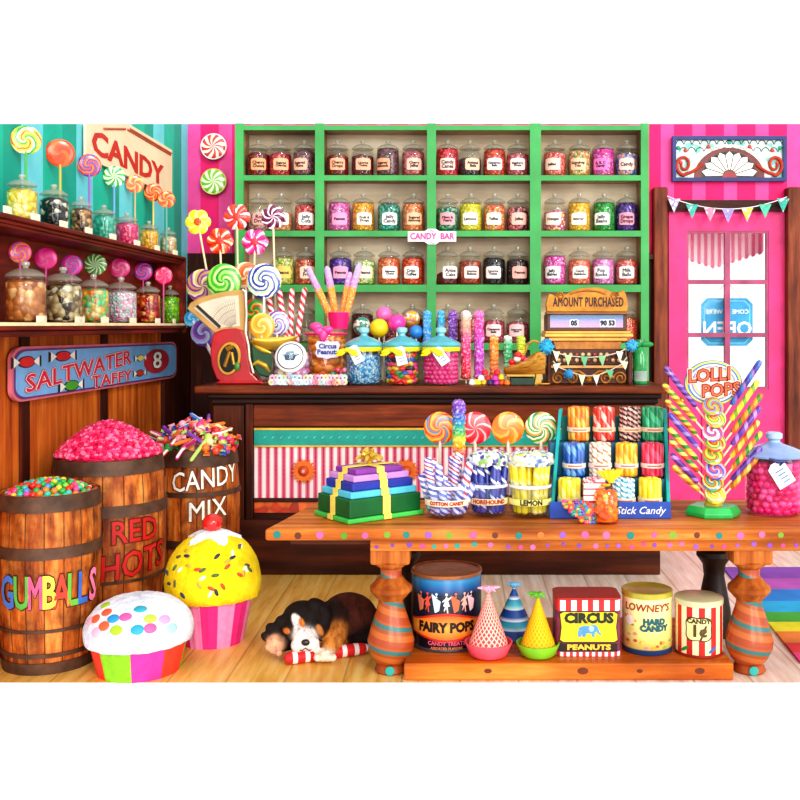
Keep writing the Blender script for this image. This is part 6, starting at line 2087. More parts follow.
# slanting sticks of candy on both sides
tube_specs = [  # side, tip px, tip py, colours, words
    (-1, 665, 367, ['#5c2c8c', '#9c70c0', '#4c207c', '#8454ac'], 'purple'), (-1, 663.5, 384, ['#d8b01c', '#b86c10', '#ecd048', '#5c8c1c'], 'yellow and green'), (-1, 666, 400, ['#c85418', '#dcc83c', '#2c8428', '#dca034'], 'orange, yellow and green'),
    (-1, 668.5, 413, ['#4c3498', '#9480cc', '#5c3ca4'], 'violet'), (-1, 669, 428, ['#d8b428', '#2c8424', '#e8d45c'], 'lemon and green'), (-1, 670.5, 440, ['#20843c', '#d04c18', '#e0c85c'], 'green and orange'), (-1, 671, 454, ['#642c8c', '#a878c8', '#541c7c'], 'plum'), (-1, 673, 466, ['#d8a01c', '#ecd060', '#b07010'], 'gold'),
    (1, 760.5, 361, ['#44389c', '#2c74b0', '#9464b0', '#34288c'], 'blue and violet'), (1, 758, 381, ['#d8c81c', '#7ca41c', '#ecdc4c'], 'lemon and lime'), (1, 762, 394, ['#d86814', '#e09c24', '#4c841c'], 'orange and olive'), (1, 760, 407, ['#7440a4', '#b488d0', '#5c2c94'], 'lavender'),
    (1, 758.5, 421, ['#dcb420', '#cc6018', '#ecd464'], 'yellow and orange'), (1, 761.5, 432, ['#cc7818', '#308828', '#dcc048'], 'amber and green'), (1, 761, 447, ['#4c2484', '#8860b8', '#5c3094'], 'deep violet'), (1, 757, 458, ['#d89418', '#ecc864', '#b06410'], 'amber')]
for i, (s_, px, py, cs, nm) in enumerate(tube_specs):
    k = i % 8
    tip = at(px, py, ld - .03 + .0)
    root = Vector((L0.x + s_ * .018, ld - .02 - .012 * (k % 2), zat([425, 438, 450, 462, 474, 485, 495, 503][k], ld) ))
    root.z = max(root.z, TZ + .07)
    Lv = tip - root
    t = thing('candy_tube_pop', f'{nm} twisted candy pop slanting up on the {"jar" if s_ > 0 else "rack"} side of the stand', 'candy pop', root, group='slanting twist pops on the lollipop stand')
    q = Lv.to_track_quat('Z', 'Y').to_euler()
    L = Lv.length
    obj('twist', MB().lathe([(.008, L * .32), (.0135, L * .35), (.0148, L * .7), (.0148, L - .012), (.01, L), (0, L + .002)], 12), helix(cs, 1, .075), t, rot=q)
    obj('stick', MB().tube([(0, 0, 0), (0, 0, L * .4)], .005, 8), plain('#f0dcb0', .5), t, rot=q)
sw = [(407, ['#e8382c', '#3c8cc0', '#f0a02c', '#58a848']), (418, ['#f0c83c', '#58a83c', '#f4e48c', '#e8803c']), (432, ['#7c5cb8', '#e8402c', '#c8b0e0', '#f0f0f4']), (442, ['#e83c2c', '#f4d83c', '#3c9c54', '#f08c2c']), (455, ['#f0d03c', '#e8602c', '#58a848']), (470, ['#5c54b0', '#b4a8dc', '#e8505c']), (482, ['#58a83c', '#e8402c', '#f0d84c', '#3c74b8']), (494, ['#f4d048', '#d8b43c', '#f8ec9c', '#a8a83c'])]
wn_ = ['first', 'second', 'third', 'fourth', 'fifth', 'sixth', 'seventh', 'eighth']
for i, (py, cs) in enumerate(sw):
    P = at(714 + (1.5 if i % 2 else -1), py, ld - .045)
    t = thing('swirl_lollipop', f'round swirl lollipop, {wn_[i]} from the top in the middle of the lollipop stand', 'lollipop', P, rot=(math.radians(-28), 0, 0))
    obj('candy_head', unit_disc(.34), swirl(cs, 2, 1.6), t, scale=10.5 * ld / F)
    obj('stick', MB().tube([(0, .012, 0), (0, .052, -.005)], .006, 8), plain('#f0e4cc'), t)

# ------------------------------------------------------------------ pink jar at the end of the table
pd = 5.02
PJ = Vector((xat(774, pd), pd, TZ + .001))
t = thing('apothecary_jar', 'large jar of hot pink candy with pale blue lid at the end of the table', 'jar', PJ)
r = .142
obj('candy_filling', lumps(r * .96, .245, .02, [cp('#e4107a'), cp('#ee2c8c'), cp('#cc0864'), cp('#f25ca4')], 44, (1, 1.1, .9), .6), None, t, loc=(0, 0, .01), stuff=True)
obj('glass_body', MB().lathe([(r * .86, 0), (r * .97, .012), (r, .035), (r, .265), (r * .97, .285)], 36, cap1=False), glass('#ffeef6', .025), t)
LB = glass('#a8b8e0', .3)
l = obj('lid', MB().lathe([(r * .9, .286), (r * 1.1, .288), (r * 1.12, .298), (r * 1.02, .312), (r * .6, .338), (r * .3, .35), (r * .24, .358)], 36), plain('#8ca4d4', .15, var=.25, coat=.6), t)
obj('knob', MB().lathe([(r * .22, .356), (r * .19, .366), (r * .29, .378), (r * .29, .4), (r * .2, .408), (0, .41)], 22), plain('#a8c0e4', .15, var=.2, coat=.6), l)
tg = obj('price_tag', MB().prism([(-.045, -.06), (.045, -.06), (.045, .05), (.02, .068), (-.02, .068), (-.045, .05)], 0, .003), plain('#d8e4f4', .6, var=.05), t, loc=(-.01, -r * 1.06, .215), rot=(0, math.radians(-32), 0))
mb = MB()
for k in range(4):
    mb.box(-.022 + .004 * k, .024, -.001, 0, .02 - .02 * k, .025 - .02 * k)
obj('printed_line', mb, plain('#5c78a8', .7), tg, loc=(0, -.0006, 0))
mb = MB()
mb.tube([(-.07, -r * 1.06, .292), (-.03, -r * 1.1, .278), (0, -r * 1.1, .282), (.03, -r * 1.1, .27)], [.004, .009, .007, .003], 7)
mb.tube([(0, -r * 1.1, .282), (-.02, -r * 1.08, .26)], .005, 6)
obj('ribbon', mb, plain('#2c3470', .4), t)

# ================================================================== UNDER THE TABLE
SZ = .081


def tin_graphic(t, r, pts, mat, name, lift=.001, n=10):
    """a flat outline (arc length, height) wrapped on the side of a round tin"""
    xs_ = [p[0] for p in pts]
    mb = MB()
    me = bpy.data.meshes.new(name)
    bm = bmesh.new()
    vs = [bm.verts.new((p[0], p[1], 0)) for p in pts]
    bm.faces.new(vs)
    bmesh.ops.triangulate(bm, faces=bm.faces[:])
    for _ in range(3):
        ed = [e for e in bm.edges if e.calc_length() > .03]
        if not ed:
            break
        bmesh.ops.subdivide_edges(bm, edges=ed, cuts=1)
        bmesh.ops.triangulate(bm, faces=bm.faces[:])
    for v in bm.verts:
        x, y, z = v.co
        v.co = ((r + lift) * math.sin(x / r), -(r + lift) * math.cos(x / r), y)
    bmesh.ops.recalc_face_normals(bm, faces=bm.faces[:])
    bm.to_mesh(me)
    bm.free()
    me.materials.append(mat)
    return obj(name, me, None, t)


# FAIRY POPS
fd, fr, fh = 4.94, .172, .36
FP = Vector((xat(446.5, fd), fd, SZ))
t = thing('candy_tin', 'big dark blue round tin lettered FAIRY POPS with copper lid', 'tin', FP)
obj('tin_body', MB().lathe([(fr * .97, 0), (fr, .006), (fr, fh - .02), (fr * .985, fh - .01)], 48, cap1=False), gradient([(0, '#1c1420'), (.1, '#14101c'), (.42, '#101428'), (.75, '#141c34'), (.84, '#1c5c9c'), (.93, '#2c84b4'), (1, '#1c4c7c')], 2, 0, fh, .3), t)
l = obj('lid', MB().lathe([(fr * 1.0, fh - .014), (fr * 1.02, fh - .008), (fr * 1.02, fh + .004), (fr * .97, fh + .006), (fr * .93, fh), (0, fh + .002)], 48, cap0=False), plain('#b8784c', .3, .5, var=.3, scale=20), t)
obj('base_rim', MB().lathe([(fr * 1.0, 0.001), (fr * 1.015, .004), (fr * 1.015, .012), (fr, .015)], 48, cap0=False, cap1=False), plain('#5c6474', .3, .6), t)
ban = []
for k in range(13):
    u = -1 + 2 * k / 12
    ban.append((u * .205, .165 + .012 * math.cos(u * PI) - .01 * abs(u)))
for k in range(12, -1, -1):
    u = -1 + 2 * k / 12
    ban.append((u * .2, .072 - .012 * math.cos(u * PI)))
tin_graphic(t, fr, [(x * 1.06, .118 + (z - .118) * 1.2) for x, z in ban], plain('#c8321c', .4), 'banner_edge', .001)
tin_graphic(t, fr, ban, gradient([(0, '#e8681c'), (.5, '#f4a83c'), (1, '#e8581c')], 2, .06, .175, .4), 'banner', .002)
lettering('FAIRY POPS', .062, plain('#2c1210', .5), t, around(fr + .005), (0, 0, .117), bold=.0035, ext=0, sx=.92)
lettering('CANDY TREATS', .026, plain('#e85c7c', .5), t, around(fr + .004), (0, 0, .043), bold=.001, ext=0)
lettering('ASSORTED FLAVORS', .017, plain('#e8884c', .5), t, around(fr + .004), (0, 0, .02), bold=.0005, ext=0)
figs = [(-.135, '#d87858'), (-.095, '#e8583c'), (-.048, '#c8dce8'), (0, '#f0e8e0'), (.045, '#e86c48'), (.09, '#e8b0a0'), (.13, '#e8c0c8')]
for i, (x, c_) in enumerate(figs):
    s_ = 1 if i % 2 else -1
    z0 = .19
    m = plain(c_, .5, var=.1)
    body = [(x, z0 + .082), (x + .006, z0 + .07), (x + .024 * s_, z0 + .078 + .006 * (i % 3)), (x + .025 * s_, z0 + .073 + .006 * (i % 3)), (x + .007, z0 + .058), (x + .016, z0 + .032), (x + .005, z0 + .03), (x + .009 * s_, z0), (x + .003 * s_, z0), (x - .001, z0 + .028), (x - .009 * s_, z0 + .008), (x - .013 * s_, z0 + .009), (x - .007, z0 + .03), (x - .016, z0 + .034), (x - .006, z0 + .058), (x - .02 * s_, z0 + .05), (x - .02 * s_, z0 + .055), (x - .005, z0 + .07)]
    tin_graphic(t, fr, body, m, 'dancing_figure', .0015)
    tin_graphic(t, fr, [(x + .0065 * math.cos(a), z0 + .088 + .0065 * math.sin(a)) for a in [2 * PI * k / 10 for k in range(10)]], m, 'dancing_figure_head', .0016)

# CIRCUS PEANUTS (broad rounded tin)
cd_, cw, chh = 4.73, .155, .285
CP = Vector((xat(588.5, cd_), cd_ + .09, SZ))
t = thing('candy_tin', 'broad red, white and yellow tin lettered CIRCUS PEANUTS with blue elephant', 'tin', CP)
def rrect(w, d, r, n=6):
    out = []
    for cx_, cy_, a0 in ((w - r, d - r, 0), (-w + r, d - r, 90), (-w + r, -d + r, 180), (w - r, -d + r, 270)):
        for k in range(n + 1):
            a = math.radians(a0 + 90 * k / n)
            out.append((cx_ + r * math.cos(a), cy_ + r * math.sin(a)))
    return out
def extr(pts, z0, z1, mi=0, mb=None):
    mb = mb or MB()
    n = len(pts)
    mb.add([(x, y, z0) for x, y in pts] + [(x, y, z1) for x, y in pts], [tuple(reversed(range(n))), tuple(range(n, 2 * n))] + [(i, (i + 1) % n, n + (i + 1) % n, n + i) for i in range(n)], mi, True)
    return mb
obj('tin_body', extr(rrect(cw, .1, .04), 0, chh - .055), plain('#8c3c5c', .4, var=.4, scale=14), t)
obj('striped_band', extr(rrect(cw + .001, .101, .04), chh - .055, chh), stripes(['#d83434', '#f4ece4'], 0, .052, .1, .4, .1), t)
obj('lid', extr(rrect(cw + .003, .103, .042), chh, chh + .012), plain('#b8302c', .35, .2, var=.2), t, bevel=.003)
obj('striped_band', extr(rrect(cw + .001, .101, .04), .0, .022), stripes(['#d84444', '#f4f0f4'], 0, .03, 0, .4, .1), t)
yp = [(-.135, .085), (-.12, .075), (.12, .075), (.135, .085), (.128, .15), (.135, .215), (.12, .225), (-.12, .225), (-.135, .215), (-.128, .15)]
obj('plaque_edge', MB().prism([(x * 1.04, .15 + (z - .15) * 1.08) for x, z in yp], -.1022, -.1), plain('#3c1c18', .4), t)
obj('plaque', MB().prism(yp, -.1035, -.1022), plain('#f4d020', .35, var=.12), t)
lettering('CIRCUS', .067, plain('#1c2c1c', .5), t, facing_front, (0, -.1055, .193), bold=.004, sx=1.0, ext=.0006)
ele = [(-.05, .1), (-.052, .125), (-.045, .148), (-.02, .158), (.005, .155), (.018, .162), (.035, .158), (.044, .145), (.05, .125), (.06, .112), (.056, .108), (.044, .116), (.036, .128), (.028, .122), (.028, .1), (.014, .1), (.012, .118), (-.012, .118), (-.016, .1), (-.03, .1), (-.032, .118), (-.038, .1)]
obj('elephant_picture', MB().prism(ele, -.105, -.1035), plain('#5c9cd4', .4, var=.25, scale=20), t)
obj('elephant_ear', MB().prism([(.012 + .013 * math.cos(a), .142 + .015 * math.sin(a)) for a in [2 * PI * k / 14 for k in range(14)]], -.1062, -.105), plain('#a8d0ec', .4), t)
obj('dark_band', MB().prism([(-.135, .026), (.135, .026), (.135, .066), (-.135, .066)], -.102, -.1), plain('#2c1c14', .4), t)
lettering('PEANUTS', .036, plain('#f0c83c', .5), t, facing_front, (0, -.104, .0465), bold=.002, sx=1.35, ext=.0006)

# LOWNEY'S HARD CANDY
ld_, lr, lh = 4.84, .119, .315
LP = Vector((xat(647, ld_), ld_, SZ))
t = thing('candy_tin', "round cream tin lettered LOWNEY'S HARD CANDY between its striped neighbours", 'tin', LP)
t['label'] = 'round cream and yellow tin lettered HARD CANDY between two red striped tins'
obj('tin_body', MB().lathe([(lr * .97, 0), (lr, .005), (lr, lh - .03)], 44, cap1=False), gradient([(0, '#1c3c6c'), (.08, '#1c4474'), (.1, '#d8c060'), (.3, '#f0e084'), (1, '#f4ecb0')], 2, 0, lh, .35), t)
obj('lid', MB().lathe([(lr, lh - .032), (lr * 1.03, lh - .03), (lr * 1.03, lh - .004), (lr * .98, lh), (lr * .93, lh - .004), (0, lh - .002)], 44, cap0=False), plain('#c8bc4c', .3, .4, var=.25), t)
lettering("LOWNEY'S", .052, plain('#a8341c', .5), t, around(lr + .003), (0, 0, lh - .075), bold=.0012, ext=0, sx=.95, shear=.1)
lettering('HARD\nCANDY', .04, plain('#1c5c64', .5), t, around(lr + .003, .3), (0, 0, .155), bold=.003, ext=0, sx=1, line=.85)
pc_ = ['#d8582c', '#e8a03c', '#c83c3c', '#f0d060', '#8cb04c', '#e88c8c']
rn = random.Random(41)
for k in range(26):
    a, z_ = rn.uniform(-.16, .16), rn.uniform(.035, .075)
    if k < 9:
        a, z_ = rn.uniform(-.13, -.045), rn.uniform(.08, .2)
    rr = rn.uniform(.008, .013)
    tin_graphic(t, lr, [(a + rr * math.cos(2 * PI * j / 8), z_ + rr * .8 * math.sin(2 * PI * j / 8)) for j in range(8)], plain(rn.choice(pc_), .4), 'painted_candy', .001 + .0001 * k)
tin_graphic(t, lr, [(-.085 + .025 * math.cos(2 * PI * j / 18), .175 + .025 * math.sin(2 * PI * j / 18)) for j in range(18)], plain('#f0d8c8', .4), 'painted_ball', .004)

# CANDY 1 cent
kd, kr, kh = 4.80, .112, .285
KP = Vector((1.146, kd, SZ))
t = thing('candy_tin', 'round red and cream striped tin lettered CANDY 1¢ with pale lid', 'tin', KP)
mb = MB()
ns = 24
for i in range(ns):
    mb.lathe([(kr, .004), (kr, kh - .03)], 3, i % 2, a0=2 * PI * i / ns, a1=2 * PI * (i + 1) / ns)
obj('tin_body', mb, [plain('#c8241c', .35, var=.15), plain('#f6e4b4', .35, var=.08)], t)
obj('lid', MB().lathe([(kr, kh - .032), (kr * 1.03, kh - .03), (kr * 1.03, kh - .003), (kr * .98, kh), (0, kh)], 44, cap0=False), plain('#d4d0a4', .35, .1, var=.12), t)
obj('base_rim', MB().lathe([(kr * .97, 0), (kr * 1.02, .002), (kr * 1.02, .012), (kr, .014)], 44, cap1=False), plain('#9c2c1c', .4, .2), t)
orn = lambda k: [(k * (.062 - .007 * math.cos(4 * a)) * math.cos(a), .145 + k * (.06 - .007 * math.cos(4 * a)) * math.sin(a)) for a in [2 * PI * j / 40 for j in range(40)]]
tin_graphic(t, kr, orn(1.1), plain('#3c2c1c', .4), 'badge_edge', .0015)
tin_graphic(t, kr, orn(1.0), plain('#f4e49c', .4), 'badge', .0025)
lettering('CANDY', .032, plain('#4c3c14', .5), t, around(kr + .0045), (0, 0, .185), bold=.0015, ext=0)
lettering('1¢', .082, plain('#5c4418', .5), t, around(kr + .0045), (0, 0, .135), bold=.003, ext=0)
for x, c_ in ((-.068, '#2c8c3c'), (.066, '#2c6cb0')):
    tin_graphic(t, kr, [(x + .02 * math.cos(2 * PI * j / 10), .04 + .01 * math.sin(2 * PI * j / 10) + .012 * math.cos(2 * PI * j / 10)) for j in range(10)], plain(c_, .4), 'painted_candy', .002)

for t in [o for o in bpy.data.objects if o.type == 'EMPTY' and o.name.startswith('candy_tin')]:
    if 'CIRCUS' not in t['label']:
        t.rotation_euler.z = -math.atan2(t.location.x, t.location.y)
    if 'FAIRY' not in t['label']:
        t.scale = (1, 1, .93)

# three cone party hats
def lattice(c1, c2):
    t = NT('waffle_lattice')
    v, o = t.xyz()
    a = t.math('MULTIPLY', t.math('ARCTAN2', o[1], o[0]), 10 / PI)
    z = t.math('MULTIPLY', o[2], 34)
    f1 = t.math('ABSOLUTE', t.math('SUBTRACT', t.math('FRACT', t.math('ADD', t.math('ADD', a, z), 40.0)), .5))
    f2 = t.math('ABSOLUTE', t.math('SUBTRACT', t.math('FRACT', t.math('ADD', t.math('SUBTRACT', a, z), 40.0)), .5))
    m = t.math('MINIMUM', f1, f2)
    c = t.ramp(m, [(.0, col(c1)), (.14, col(c2))], 'CONSTANT')
    return t.fin(c, .6, 0, .2)


def cone_hat(label, px, d, rb, apex_py, m, brim=None, brim_h=.06, tuft='#f4a8b8', brim_r=.1, base_m=None):
    P = Vector((xat(px, d), d, SZ))
    t = thing('party_hat', label, 'party hat', P)
    za = zat(apex_py, d) - SZ
    zb_ = brim_h * .55 if brim else .002
    prof = [(rb * (1 - u) + .006 * u, zb_ + (za - zb_) * u) for u in [k / 16 for k in range(17)]]
    obj('cone', MB().lathe(prof + [(0, za + .004)], 40), m, t)
    if brim:
        obj('brim', MB().lathe([(0, 0), (brim_r * .62, 0), (brim_r * .8, .012), (brim_r, brim_h * .9), (brim_r * 1.02, brim_h), (brim_r * .96, brim_h), (brim_r * .74, .02), (0, .012)], 40), brim, t)
    mb = MB()
    rn = random.Random(px)
    for k in range(9):
        a = 2 * PI * k / 9
        L = rn.uniform(.03, .055)
        mb.tube([(0, 0, za), (L * .5 * math.cos(a), L * .3 * math.sin(a), za + .022), (L * math.cos(a), L * .5 * math.sin(a), za + .012 + rn.uniform(-.01, .015))], [.006, .01, .004], 6)
    obj('tuft', mb, plain(tuft, .6, var=.25), t)
    return t


cone_hat('pink waffle-patterned cone party hat in a coral dish before the fairy tin', 488.5, 4.73, .1, 592, lattice('#f8c8b0', '#e04c58'), plain('#f0586c', .4, var=.2), .07, '#f0a8c0', .112)
cone_hat('blue and white striped cone party hat behind the two waffle hats', 514, 5.04, .115, 588, gradient([(0, '#1c4ca0'), (.14, '#1c4ca0'), (.15, '#d8f0f4'), (.2, '#3cb0c8'), (.27, '#2c98c0'), (.28, '#f0f8fc'), (.33, '#1c54a8'), (.43, '#184898'), (.44, '#d8f0f4'), (.5, '#4cc0d0'), (.58, '#2c98c0'), (.59, '#f4fafc'), (.64, '#1c58a8'), (.73, '#184898'), (.74, '#d0ecf4'), (.86, '#3cacc8'), (1, '#8cc8e0')], 2, 0, .32, .5), None, .05, '#7cc0e8')
cone_hat('yellow waffle-patterned cone party hat with lime green brim', 538, 4.73, .088, 598, lattice('#f4c020', '#e0a010'), plain('#84c82c', .4, var=.2), .065, '#6cb838', .102)

# ================================================================== RAINBOW RUG AND PUPPY
y_a, y_b = H / (569 - CY) * F, H / (664 - CY) * F
x0a, x0b = xat(723, y_a), xat(800, y_b)
rc = ['#8c50b0', '#b458b0', '#2c80cc', '#28a8d8', '#48a838', '#e8dc28', '#e8843c', '#d83c3c', '#e04c84']
wts = [.16, .14, .14, .12, .1, .09, .1, .08, .07]
rug = thing('rainbow_rug', 'rainbow striped rug lying on the floor beside the table end', 'rug', (2.2, (y_a + y_b) / 2, 0))
acc = 0
for i, (c_, w_) in enumerate(zip(rc, wts)):
    ya, yb = y_a + (y_b - y_a) * acc, y_a + (y_b - y_a) * (acc + w_)
    acc += w_
    xa, xb = x0a + (x0b - x0a) * (acc - w_), x0a + (x0b - x0a) * acc
    mb = MB()
    vs = [(xa, ya, .001), (3.0, ya, .001), (3.0, yb, .001), (xb, yb, .001)]
    vs += [(x, y, .014) for x, y, z in vs]
    mb.add(vs, [(0, 1, 2, 3), (7, 6, 5, 4), (0, 4, 5, 1), (1, 5, 6, 2), (2, 6, 7, 3), (3, 7, 4, 0)], 0, False)
    obj('stripe', mb, plain(c_, .85, var=.2, scale=5), rug, loc=(-2.2, -(y_a + y_b) / 2, 0))

# striped candy stick toy under the puppy's chin
a, b = Vector((xat(284, 4.83), 4.83, .032)), Vector((xat(368, 4.98), 5.0, .032))
L = (b - a).length
o = obj('candy_toy', MB().lathe([(.004, 0), (.02, .006), (.029, .03), (.03, .06), (.03, L - .06), (.028, L - .03), (.018, L - .006), (.004, L)], 20), stripes(['#d8282c', '#f8ece8'], 2, .062, 0, .5, .1, [0, .62]), None, loc=a, rot=(b - a).to_track_quat('Z', 'Y').to_euler())
tag(o, 'red and white striped stick toy under the chin of the puppy', 'toy')

# the puppy: blobs fused into one skin, then coloured by region
def W(px, py, d):
    return at(px, py, d)


blobs = []   # centre, radii, euler, colour key


def blob(c, r, rot=(0, 0, 0), k='k'):
    blobs.append((Vector(c), Vector(r), Matrix.Rotation(rot[2], 3, 'Z') @ Matrix.Rotation(rot[1], 3, 'Y') @ Matrix.Rotation(rot[0], 3, 'X'), k))


def limb(pts, rs, k, n=7):
    for i in range(len(pts) - 1):
        for j in range(n):
            u = j / (n - 1)
            blob(pts[i].lerp(pts[i + 1], u), [rs[i] + (rs[i + 1] - rs[i]) * u] * 3, k=k)


blob(W(349, 617, 5.2), (.15, .14, .125), (0, .1, .1), 'b')
blob(W(359, 621, 5.26), (.108, .12, .11), k='b')
blob(W(333, 622, 5.12), (.11, .12, .11), k='k')
blob(W(320, 622, 5.06), (.09, .09, .09), k='k')
blob(W(305, 620, 5.0), (.115, .09, .095), (0, .3, 0), 'k')            # skull
blob(W(298, 630, 4.95), (.075, .07, .06), (0, .3, 0), 'k')            # brow and cheeks
blob(W(317, 629, 4.95), (.06, .055, .055), k='k')
blob(W(305, 637, 4.90), (.06, .07, .05), (0, .2, 0), 'w')             # muzzle
blob(W(305, 642, 4.865), (.05, .05, .042), (0, .2, 0), 'w')
blob(W(298, 645, 4.865), (.036, .045, .034), k='w')
blob(W(312, 644, 4.865), (.038, .045, .036), k='w')
# ears lie flat along the head
blob(W(319, 606, 5.0), (.06, .045, .03), (0, .55, 0), 'k')
blob(W(325, 614, 4.965), (.03, .035, .055), (0, -.35, 0), 'k')
blob(W(326, 621, 4.95), (.024, .028, .04), (0, -.2, 0), 'k')
blob(W(284, 624, 4.975), (.05, .035, .04), (0, .75, 0), 'k')
blob(W(274, 631, 4.965), (.05, .028, .034), (0, .75, 0), 'k')
blob(W(266, 637, 4.965), (.03, .02, .022), (0, .75, 0), 'k')
# right foreleg and paw
limb([W(336, 633, 5.03), W(333, 642, 4.95), W(328, 651, 4.90)], [.062, .05, .04], 't')
blob(W(325, 654.5, 4.87), (.05, .05, .034), k='p')
for dx in (-8, -3, 3, 8):
    blob(W(325 + dx, 657.5, 4.832), (.018, .026, .02), k='p')
# left paw by the cheek
limb([W(292, 640, 4.99), W(283, 643, 4.95)], [.045, .042], 'k')
blob(W(276, 644, 4.93), (.05, .042, .042), k='q')
for dx, dy in ((-8, 1), (-3, 5), (3, 7)):
    blob(W(276 + dx, 646 + dy, 4.895), (.018, .024, .018), k='q')
# hind leg
limb([W(366, 630, 5.18), W(362, 640, 5.1), W(354, 644, 5.06)], [.08, .06, .038], 'k')
blob(W(349, 646, 5.04), (.045, .04, .027), k='k')
mb = MB()
for c, r, R3, k in blobs:
    mb.ball((0, 0, 0), tuple(r), 20, 12, xf=Matrix.Translation(c) @ R3.to_4x4())
zmin = 0.004
mb.v = [(x, y, max(z, zmin)) for x, y, z in mb.v]
tmp = obj('puppy_blank', mb, plain('#222222'))
md = tmp.modifiers.new('r', 'REMESH')
md.mode, md.voxel_size, md.use_smooth_shade = 'VOXEL', .0065, True
md = tmp.modifiers.new('s', 'SMOOTH')
md.factor, md.iterations = .5, 5
dg = bpy.context.evaluated_depsgraph_get()
me = bpy.data.meshes.new_from_object(tmp.evaluated_get(dg))
bpy.data.objects.remove(tmp)
pcol = {'k': '#1c1412', 'b': '#55281c', 'w': '#f4f0f0', 't': '#c8843c', 'p': '#f0dcc8', 'q': '#d8a888'}
ca = me.color_attributes.new('coat', 'FLOAT_COLOR', 'POINT')


def near(px_, py_, cx_, cy_, rx_, ry_, tilt=0):
    u, v = px_ - cx_, py_ - cy_
    a = math.radians(tilt)
    u, v = u * math.cos(a) + v * math.sin(a), -u * math.sin(a) + v * math.cos(a)
    return (u / rx_) ** 2 + (v / ry_) ** 2


HC = W(306, 624, 4.98)
for i, v in enumerate(me.vertices):
    p = v.co
    wsum, acc3 = 0, [0, 0, 0]
    for c, r, R3, k in blobs:
        q = R3.transposed() @ (p - c)
        dd_ = math.sqrt((q.x / r.x) ** 2 + (q.y / r.y) ** 2 + (q.z / r.z) ** 2)
        w_ = math.exp(-9 * max(0, dd_ - .85))
        if dd_ < 1.7:
            cc = col(pcol[k])
            wsum += w_
            acc3 = [a_ + w_ * c_ for a_, c_ in zip(acc3, cc)]
    cc = [a_ / wsum for a_ in acc3] if wsum > 1e-6 else list(col(pcol['k'])[:3])
    # face markings: blaze, brow spots, cheek (heading towards us)
    px_, py_ = CX + p.x * F / p.y, CY + (H - p.z) * F / p.y
    if p.y < HC.y + .03 and abs(p.x - HC.x) < .14 and p.z > .06:
        for cx_, cy_, rx_, ry_, tl, hx_ in ((297.5, 622.5, 4.2, 8.5, -26, '#f4f0f0'), (300, 630, 5.5, 6.5, -20, '#f4f0f0'), (301.5, 622.5, 2.6, 4.6, -25, '#c87c34'), (286.5, 631, 3.4, 2.6, 25, '#c87c34'), (320, 630, 2.6, 5.5, -25, '#b87838')):
            e = near(px_, py_, cx_, cy_, rx_, ry_, tl)
            if e < 1.6:
                f_ = max(0, min(1, (1.6 - e) / .7))
                h3 = col(hx_)
                cc = [a_ + (b_ - a_) * f_ for a_, b_ in zip(cc, h3)]
    ca.data[i].color = (*cc, 1)
t_ = NT('puppy_coat')
vc = t_.new('ShaderNodeVertexColor', layer_name='coat')
v, o_ = t_.xyz()
f1 = t_.noise(v, 22, 6, .75, (1.6, 1, .6))
f2 = t_.noise(v, 110, 3, .6, (1.5, 1, .3))
cc = t_.mix(1.0, vc.outputs[0], t_.ramp(f1, [(.35, (.55, .5, .5, 1)), (.65, (1.5, 1.35, 1.25, 1))]), 'MULTIPLY')
t_.bump(t_.math('ADD', t_.math('MULTIPLY', f1, .7), t_.math('MULTIPLY', f2, .5)), .7, .012)
COAT = t_.fin(cc, .75, 0, .25)
me.materials.clear()
me.materials.append(COAT)
me.shade_smooth()
org = Vector((xat(330, 5.0), 5.05, 0))
for v in me.vertices:
    v.co -= org
me.name = 'puppy'
pup = obj('puppy', me, None, None, loc=org)
tag(pup, 'sleeping tricolour puppy with white blaze curled on the floor by the table leg', 'dog')
obj('nose', MB().ball((0, 0, 0), (.021, .012, .016), 14, 8), plain('#241818', .3, coat=.4), pup, loc=W(305.5, 642.5, 4.812) - org)
mb = MB()
for (ax, ay, bx, by, dd_) in ((302, 628, 308, 625, 4.893), (288, 635.5, 294, 634, 4.893)):
    pass
obj('closed_eye', MB().tube([W(305, 628.5, 4.898) - org, W(308, 629.4, 4.894) - org, W(311, 628, 4.898) - org], [.002, .005, .002], 6), plain('#0c0808', .4), pup)
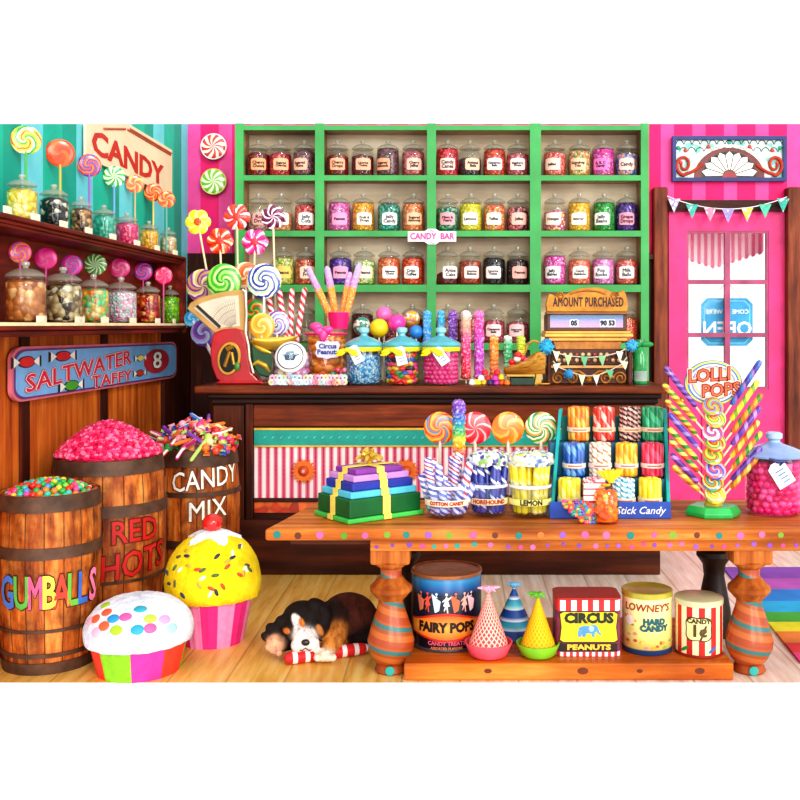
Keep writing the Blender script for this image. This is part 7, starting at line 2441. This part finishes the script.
obj('closed_eye', MB().tube([W(287, 634.8, 4.905) - org, W(290, 636, 4.90) - org, W(293, 635.5, 4.90) - org], [.002, .0045, .002], 6), plain('#0c0808', .4), pup)
obj('mouth', MB().tube([W(298, 649.5, 4.832) - org, W(302, 650.8, 4.822) - org, W(305.5, 648, 4.812) - org, W(309, 650.5, 4.822) - org, W(314, 648.5, 4.832) - org], .0025, 6), plain('#3c2420', .6), pup)
# ================================================================== LIGHT AND CAMERA
w = bpy.data.worlds.new('white_studio')
SC.world = w
w.use_nodes = True
w.node_tree.nodes['Background'].inputs[0].default_value = (1, 1, 1, 1)
w.node_tree.nodes['Background'].inputs[1].default_value = 1.0


def lamp(kind, name, loc, target, energy, size=1.0, color=(1, 1, 1), **k):
    l = bpy.data.lights.new(name, kind)
    l.energy, l.color = energy, color
    if kind == 'AREA':
        l.shape, l.size, l.size_y = 'RECTANGLE', size, k.get('sy', size)
    if kind == 'SUN':
        l.angle = math.radians(size)
    o = bpy.data.objects.new(name, l)
    COL.objects.link(o)
    o.location = loc
    o.rotation_euler = (Vector(target) - Vector(loc)).to_track_quat('-Z', 'Y').to_euler()
    return o


lamp('SUN', 'sun', (4.2, -2.5, 6.0), (-.5, 6.5, 1.0), 1.0, 10, (1, .97, .92))
lamp('SUN', 'front_fill', (.6, -4, 3.4), (-.3, 8, 1.6), 1.0, 25, (1, .97, .93))  # added low frontal fill that brightens the inside of the shelves
lamp('SUN', 'left_wall_fill', (5.0, -.5, 3.0), (-2.2, 6.2, 1.7), .7, 25, (1, .97, .93))  # added fill from the right that brightens the left wall and its jars
cam = bpy.data.cameras.new('camera')
co = bpy.data.objects.new('camera', cam)
COL.objects.link(co)
co.location = (0, 0, H)
co.rotation_euler = (PI / 2, 0, 0)
cam.sensor_width, cam.sensor_fit = 36.0, 'HORIZONTAL'
cam.lens = 36.0 * F / 800
cam.shift_x = (400 - CX) / 800
cam.shift_y = (CY - 400) / 800
cam.clip_start, cam.clip_end = .1, 100
SC.camera = co
SC.view_settings.view_transform = 'Standard'
SC.view_settings.look = 'Medium High Contrast'
